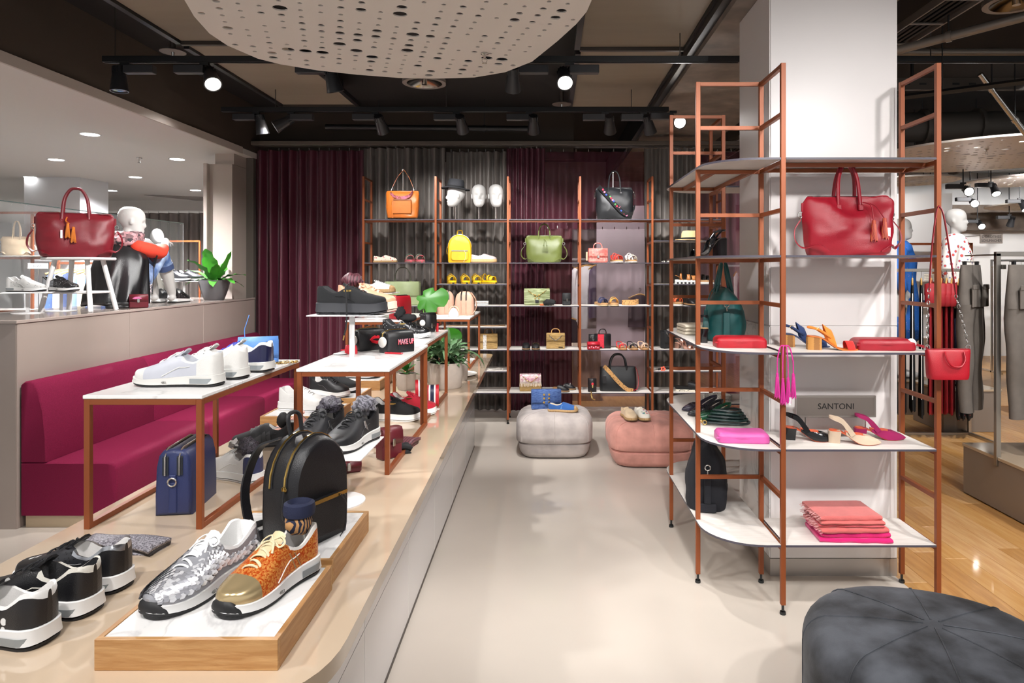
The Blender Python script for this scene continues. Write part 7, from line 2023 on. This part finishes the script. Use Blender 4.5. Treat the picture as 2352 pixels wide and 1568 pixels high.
# ================================================================ department on the wooden floor
NAVY = cloth('#15161f'); BLKS = cloth('#121316')
rack('steel clothes rack with black and red garments behind the column', 3.28, 4.08, 6.6, 1.575, metal('#b5aea5', .3), foot=.38)
def sidestripe(t_, hh):
    for s in (-1, 1):
        MB().box(s * .17 - .004, s * .17 + .004, -.05, -.044, -hh, -.15).build('white_stripe', plastic('#e8e6e4'), t_)
G1 = 'garments on the steel rack by the column'
for k in range(4):
    g_ = garment(f'black garment with white stripe, {["first","second","third","fourth"][k]} on the steel rack', (3.36 + k * .085, 6.6, 1.573), R_(62), .42, [1.28, 1.26, 1.24, 1.30][k], BLKS if k else NAVY, seed=60 + k, sleeves=False, group=G1, fringe=.02)
    MB().box(-.212, -.204, -.005, .003, -1.2, -.2).build('white_stripe', plastic('#dedcda'), g_)
for k in range(5):
    garment(f'red pleated dress, {["first","second","third","fourth","fifth"][k]} on the steel rack', (3.70 + k * .05, 6.58, 1.573), R_(58), .40, 1.26, mat('red_chiffon', '#8a0e19', .7, var=.25, vscale=14), seed=70 + k, group=G1, flare=1.1, fringe=.015, sleeves=True, short=True)
for k in range(3):
    garment(f'dark floral dress, {["first","second","third"][k]} at the right end of the steel rack', (3.96 + k * .05, 6.56, 1.573), R_(56), .40, 1.30, mat('dark_floral', '#c24a4a', .8, kind='dots', vscale=22, col2='#0e0e12'), seed=80 + k, group=G1, flare=1.15, fringe=.02, sleeves=False)
for k_ in MATS['dark_floral'].node_tree.nodes:
    if k_.type == 'VALTORGB': k_.color_ramp.elements[0].position = .10; k_.color_ramp.elements[1].position = .13
plat = thing('platform', 'grey brown display platform with pale top edge at the right picture border', 'podium', (3.4, 3.95, 0))
MB().box(-.42, .5, -.95, .94, .008, .335, b=.002).build('body', mat('platform_taupe', '#85796f', .35), plat)
MB().box(-.425, .505, -.955, .945, .336, .358, b=.002).build('top', mat('platform_top', '#b9a58c', .12, coat=.5), plat)
rk = thing('clothes_rack', 'tall steel rack with grey trousers standing on the platform', 'clothes rack', (3.0, 4.52, .30))
m_ = metal('#a9a39b', .3)
MB().box(-.036, -.004, -.014, .014, 0, 1.405, b=.002).build('upright', m_, rk); MB().box(-.036, .9, -.014, .014, 1.385, 1.415, b=.002).build('rail', m_, rk); MB().box(.86, .89, -.014, .014, .06, 1.385, b=.002).build('upright', m_, rk)
MB().box(.0, .03, -.014, .014, 1.30, 1.33, b=.002).build('side_hook', m_, rk)
TG = mat('grey_cargo', '#5d5650', .9, var=.2, vscale=12, bump=.3, bscale=250)
for k, (x, y, rz, lab) in enumerate(((2.94, 4.74, 40, 'grey cargo trousers left of the steel upright'), (3.16, 4.52, 25, 'grey cargo trousers right of the steel upright with ivory tag'), (3.30, 4.52, 40, 'second grey cargo trousers right of the steel upright'), (3.42, 4.52, 50, 'third grey cargo trousers on the platform rack'))):
    trousers(lab, (x, y, 1.70), R_(rz), 1.08, TG, tag_=k > 0, seed=k)
MB().tube([(-.02, 0, 1.395), (-.04, .1, 1.395), (-.05, .3, 1.395)], .005, 6).build('side_rail', m_, rk)
bbk = duffel('black handbag on the platform cut by the picture edge', (3.36, 4.52, .359), R_(20), .34, .16, .2, '#141416', hh=.08, strap=None)
# standing mannequins
def stand_man(label, x, y, z0, yaw, top, bottom, topname, skirt=False):
    t_ = thing('mannequin', label, 'mannequin', (x, y, z0), yaw)
    MB().lathe([(.18, -z0 * 0), (.18, .008), (.02, .012)], 28).build('base_plate', STEEL, t_)
    mb = MB(); head_mesh(mb, (0, -.01, 1.675), 1.0, 0)
    tube_blob(mb, [(0, 0, 1.42), (0, .0, 1.52), (0, -.0, 1.60)], [.075, .05, .048])
    for s in (-1, 1):
        tube_blob(mb, [(s * .165, .0, 1.42), (s * .20, .02, 1.18), (s * .19, -.02, .98)], [.05, .042, .034])
        tube_blob(mb, [(s * .19, -.02, .98), (s * .188, -.03, .90), (s * .186, -.04, .86)], [.028, .032, .024], 10, .6)
        for k in range(4): tube_blob(mb, [(s * .186, -.055 + .014 * k, .865), (s * .185, -.06 + .014 * k, .82), (s * .182, -.062 + .014 * k, .79)], [.009, .008, .007], 8)
        tube_blob(mb, [(s * .18, -.06, .89), (s * .168, -.08, .855), (s * .165, -.085, .83)], [.011, .01, .008], 8)
        tube_blob(mb, [(s * .09, 0, .9), (s * .095, .0, .5), (s * .09, .01, .08)], [.085, .06, .04])
        tube_blob(mb, [(s * .09, .02, .05), (s * .09, -.08, .035), (s * .09, -.15, .03)], [.04, .035, .025])
    tube_blob(mb, [(0, 0, .92), (0, 0, 1.12), (0, 0, 1.30), (0, 0, 1.42)], [.15, .12, .14, .11], 16, .72)
    voxel(mb.build('body', MAN, t_, smooth=80), .010, 3)
    mb = MB(); tube_blob(mb, [(0, 0, .90 if not skirt else .55), (0, 0, 1.10), (0, 0, 1.30), (0, 0, 1.43)], [.17 if not skirt else .22, .15, .165, .125], 18, .74)
    for s in (-1, 1): tube_blob(mb, [(s * .16, 0, 1.41), (s * .215, .02, 1.20), (s * .205, -.02, 1.0)], [.075, .07, .052])
    voxel(mb.build(topname, top, t_, smooth=80), .011, 4)
    if bottom:
        mb = MB(); tube_blob(mb, [(0, 0, .92), (0, 0, .84)], [.155, .16], 16, .75)
        for s in (-1, 1): tube_blob(mb, [(s * .085, 0, .84), (s * .095, 0, .5), (s * .09, .01, .14)], [.10, .08, .06])
        voxel(mb.build('trousers', bottom, t_, smooth=80), .012, 3)
    return t_
BLOUSE = mat('floral_blouse', '#d04e3c', .7, kind='dots', vscale=22, col2='#f4ece4')
for k_ in BLOUSE.node_tree.nodes:
    if k_.type == 'VALTORGB':
        cr = k_.color_ramp; cr.elements[0].position = .27; cr.elements[1].position = .38; e = cr.elements.new(.33); e.color = C('#5a78b0')
pd = thing('mannequin_podium', 'grey podium under the mannequin in the floral blouse', 'podium', (4.17, 6.98, 0)); MB().box(-.28, .28, -.28, .28, 0, .40, b=.004).build('body', mat('platform_taupe'), pd); MB().box(-.29, .29, -.29, .29, .4, .419, b=.002).build('top', mat('platform_top'), pd)
stand_man('white mannequin in a floral blouse and navy trousers', 4.17, 6.98, .42, R_(48), BLOUSE, cloth('#1c2038'), 'blouse')
BLUE = mat('blue_dot_print', '#d98a96', .7, kind='dots', vscale=40, col2='#1f5fae')
for k_ in BLUE.node_tree.nodes:
    if k_.type == 'VALTORGB': k_.color_ramp.elements[0].position = .10; k_.color_ramp.elements[1].position = .14
pd = thing('mannequin_podium', 'grey podium under the mannequin in the blue dress', 'podium', (4.02, 7.75, 0)); MB().box(-.25, .25, -.25, .25, 0, .36, b=.004).build('body', mat('platform_taupe'), pd); MB().box(-.26, .26, -.26, .26, .36, .379, b=.002).build('top', mat('platform_top'), pd)
stand_man('white mannequin in a blue dotted dress beside the column', 4.02, 7.75, .38, R_(60), BLUE, None, 'dress', True)
# far wall furniture
dv = sbox('wall_pier', WALLW, 4.75, 5.46, 9.2, 9.5, 0, 2.62)
fs = thing('shelf_rack', 'copper shelf frame on the far white pier', 'shelf', (5.15, 9.1, 0))
for x in (-.5, .0, .5): MB().box(x - .015, x + .015, -.015, .015, 0, 1.95).build('post', COPPER, fs)
MB().box(-.5, .5, -.015, .015, 1.92, 1.95).build('rail', COPPER, fs)
for z_ in (1.45, 1.1, .7): MB().box(-.55, .55, -.08, .1, z_ - .012, z_).build('board', SHELF_TOP, fs)
for k in range(5):
    folded(f'folded pale garment, {["first","second","third","fourth","fifth"][k]} on the far copper shelf', (4.76 + .19 * k, 9.1, 1.1 if k % 2 else 1.45), 0, .16, .15, .09, cloth(['#e4e0da', '#2f3a58', '#c9bfb0', '#efeeec', '#8d8f9a'][k]), 'folded_garment', 3, seed=k)
sd = thing('brand_sign', 'small grey wall sign with two lines of dark lettering', 'sign', (7.51, 11.55, 2.115))
MB().box(-.19, .19, -.01, .01, -.08, .08, b=.003).build('panel', mat('sign_panel'), sd)
text('lettering', 'DOROTHEE', .062, plastic('#2c2826'), sd, (0, -.0115, .032), (PI / 2, 0, 0), .0005)
text('lettering', 'SCHUMACHER', .062, plastic('#2c2826'), sd, (0, -.0115, -.034), (PI / 2, 0, 0), .0005, .85)
MB().box(-.01, .01, 0, 1.06, .06, .075).build('bracket', STEEL, sd)
rack('far steel rack with pale blouses below the wall sign', 6.9, 8.6, 10.6, 1.72, STEEL)
for k in range(9):
    garment(f'pale patterned blouse, {["first","second","third","fourth","fifth","sixth","seventh","eighth","ninth"][k]} on the far rack', (7.0 + .18 * k, 10.6, 1.717), R_(60), .42, .7, cloth(['#efe6e0', '#d87a62', '#f0efec', '#c9c2cc', '#e9b8a8', '#efeeec', '#8d9ab8', '#e8ded2', '#d9a08a'][k]), seed=90 + k, group='blouses on the far rack', sleeves=False)
# racks seen between column and wall shelf
rack('steel rack with hanging tops seen between the column and the wall shelf', 2.25, 3.15, 9.0, 1.63, STEEL)
for k in range(6):
    garment(f'{["red","white","dark red","grey","crimson","cream"][k]} top hanging on the rack left of the column', (2.36 + .13 * k, 9.0, 1.627), R_(65), .40, .6, cloth(['#b02028', '#e9e6e2', '#7a1a24', '#8c8a8e', '#a8242e', '#e2dacb'][k]), seed=110 + k, sleeves=False)
ok_ = thing('display_table', 'olive upholstered display table far behind the column', 'table', (2.75, 8.3, 0)); MB().box(-.3, .4, -.3, .3, .50, .53, b=.004).build('tabletop', SHELF_TOP, ok_)
for sx_ in (-.29, .39):
    for sy_ in (-.29, .29): MB().box(sx_ - .012, sx_ + .012, sy_ - .012, sy_ + .012, 0, .5).build('leg', COPPER, ok_)
for k in range(3): folded(f'folded dark jeans, {["bottom","middle","top"][k]} of the pile left of the column', (2.72, 8.2, .53 + .036 * k), R_(3 * k), .34, .3, .035, cloth('#1f2a44'), 'folded_jeans', 2, seed=k)

# ================================================================ ducts, pipes and trays over the wooden floor
PIPE = mat('pipe_grey', '#8c837a', .45, metal=.4); DKM = mat('duct_dark', '#55504b', .6)
def pipe(label, a, b, r, m=PIPE, name='ceiling_pipe', rings=3):
    a, b = Vector(a), Vector(b); t_ = thing(name, label, 'pipe', a); d = b - a
    MB().tube([Vector((0, 0, 0)), d], r, 14).build('run', m, t_)
    for k in range(rings):
        c = d * ((k + .5) / rings); dn = d.normalized()
        MB().tube([c - dn * .015, c + dn * .015], r * 1.25, 14).build('collar', m, t_)
        MB().bar(c + Vector((0, 0, r)), c + Vector((0, 0, 3.42 - a.z - c.z)), .008).build('rod', BLACK, t_)
    return t_
pipe('thick ventilation duct behind the copper frame top', (3.2, 7.4, 3.12), (5.4, 7.2, 3.12), .16, DKM, 'ventilation_duct', 4)
pipe('second dark ventilation duct above the far mannequins', (3.0, 9.5, 3.1), (8.5, 9.8, 3.1), .14, DKM, 'ventilation_duct', 5)
pipe('slanting steel sprinkler pipe at the upper right', (2.15, 4.6, 3.02), (3.6, 3.3, 3.16), .028, PIPE, rings=2)
pipe('thin pipe crossing the ceiling at the upper right', (2.0, 5.2, 3.25), (6.0, 5.2, 3.25), .03, PIPE)
pipe('steel drop pipe with elbow over the wooden floor', (3.55, 5.6, 3.2), (4.0, 5.7, 2.72), .022, STEEL, rings=2)
pipe('long dark pipe beside the concrete beam', (2.05, 1.5, 3.28), (2.05, 12, 3.28), .05, DKM, rings=5)
pipe('black flexible duct in the dark ceiling void over the heads', (-2.4, 7.4, 3.14), (-.1, 7.3, 3.10), .03, BLACK, 'flexible_duct', 2)
ct = thing('cable_tray', 'black cable tray running along the ceiling right of the column', 'cable tray', (2.45, 1.0, 3.18))
for s in (-1, 1): MB().box(s * .11 - .006, s * .11 + .006, 0, 9, 0, .05).build('side_rail', PIPE, ct)
for k in range(22): MB().box(-.104, .104, .2 + .4 * k, .22 + .4 * k, .0, .008).build('rung', PIPE, ct)
for k in range(4): MB().tube([(-.07 + .045 * k, 0, .02), (-.06 + .04 * k, 4, .022), (-.07 + .045 * k, 9, .02)], .012, 6).build('cable', BLACK, ct)
for k in range(4): MB().bar((.11, 1 + 2.3 * k, .05), (.11, 1 + 2.3 * k, .24), .01).build('rod', BLACK, ct)
cs = thing('perforated_channel', 'perforated steel channel crossing the ceiling at the right', 'ceiling channel', (2.1, 5.8, 3.12)); MB().box(0, 6, -.02, .02, 0, .10).build('channel', mat('channel_grey', '#544d47', .5, metal=.4), cs)
for k in range(2): MB().bar((1 + 3 * k, 0, .1), (1 + 3 * k, 0, .3), .02).build('rod', BLACK, cs)
slot = MB().box(-.03, .03, -.0215, -.0205, .04, .056).build('slot', BLACK, cs)
for k in range(40):
    o = slot if k == 0 else slot.copy()
    if k: COL.objects.link(o)
    o.location = (.1 + .14 * k, 0, 0)
tk = thing('light_track', 'short slanting black track with spotlight over the wooden floor', 'light track', (2.35, 4.75, 2.78)); MB().tube([(0, 0, 0), (1.15, -.65, .03)], .02, 4).build('profile', BLACK, tk); MB().bar((.3, -.17, .01), (.3, -.17, .64), .006).build('rod', BLACK, tk); MB().bar((.9, -.5, .02), (.9, -.5, .64), .006).build('rod', BLACK, tk)
for lab, px, py, Y, aim, e, ang in (('star bright spotlight above the mannequin in the floral blouse', 2212, 440, 8.2, (-.25, -.9, -.35), 14, 60), ('small bright spotlight close to the mannequin head', 2228, 468, 9.6, (-.3, -.9, -.3), 8, 60), ('bright oval spotlight below the right perforated disc', 2276, 436, 9.0, (-.1, -.6, -.8), 30, 50), ('far spotlight at the right picture edge', 2342, 472, 10.2, (.1, -.5, -.8), 20, 50), ('black far spotlight over the grey sign', 2318, 508, 11.0, (0, .4, -.9), 0, 60), ('far lit spotlight beside the grey sign', 2245, 517, 11.3, (-.2, -.8, -.5), 0, 60)):
    z_ = H - (py - CY) * Y / FPX + .11
    s_ = spotlight(lab, px, Y, aim, 'black' not in lab, e, 1, z=z_, angle=ang)
    MB().bar((0, 0, 0), (0, 0, 3.42 - z_), .01).build('drop_rod', BLACK, s_)
for a, b, e in (((4.3, 5.4, 3.2), (4.1, 6.9, 1.6), 85), ((3.2, 5.3, 3.2), (3.7, 6.6, 1.0), 85), ((3.6, 3.0, 3.2), (3.3, 4.5, .8), 120), ((3.0, 6.5, 3.2), (2.9, 8.6, .8), 90), ((6.2, 8.2, 2.75), (7.0, 11.5, 1.5), 200), ((7.7, 8.4, 2.9), (8.0, 12.5, 1.6), 200), ((3.4, 8.4, 2.9), (4.9, 9.3, 1.4), 120), ((.6, 8.2, 3.3), (.5, 9.4, .8), 130)):
    spot('fill_spot_light', a, b, e * 1.9, 85, .7, .06)  # added fill spots for the side departments, without any fixture
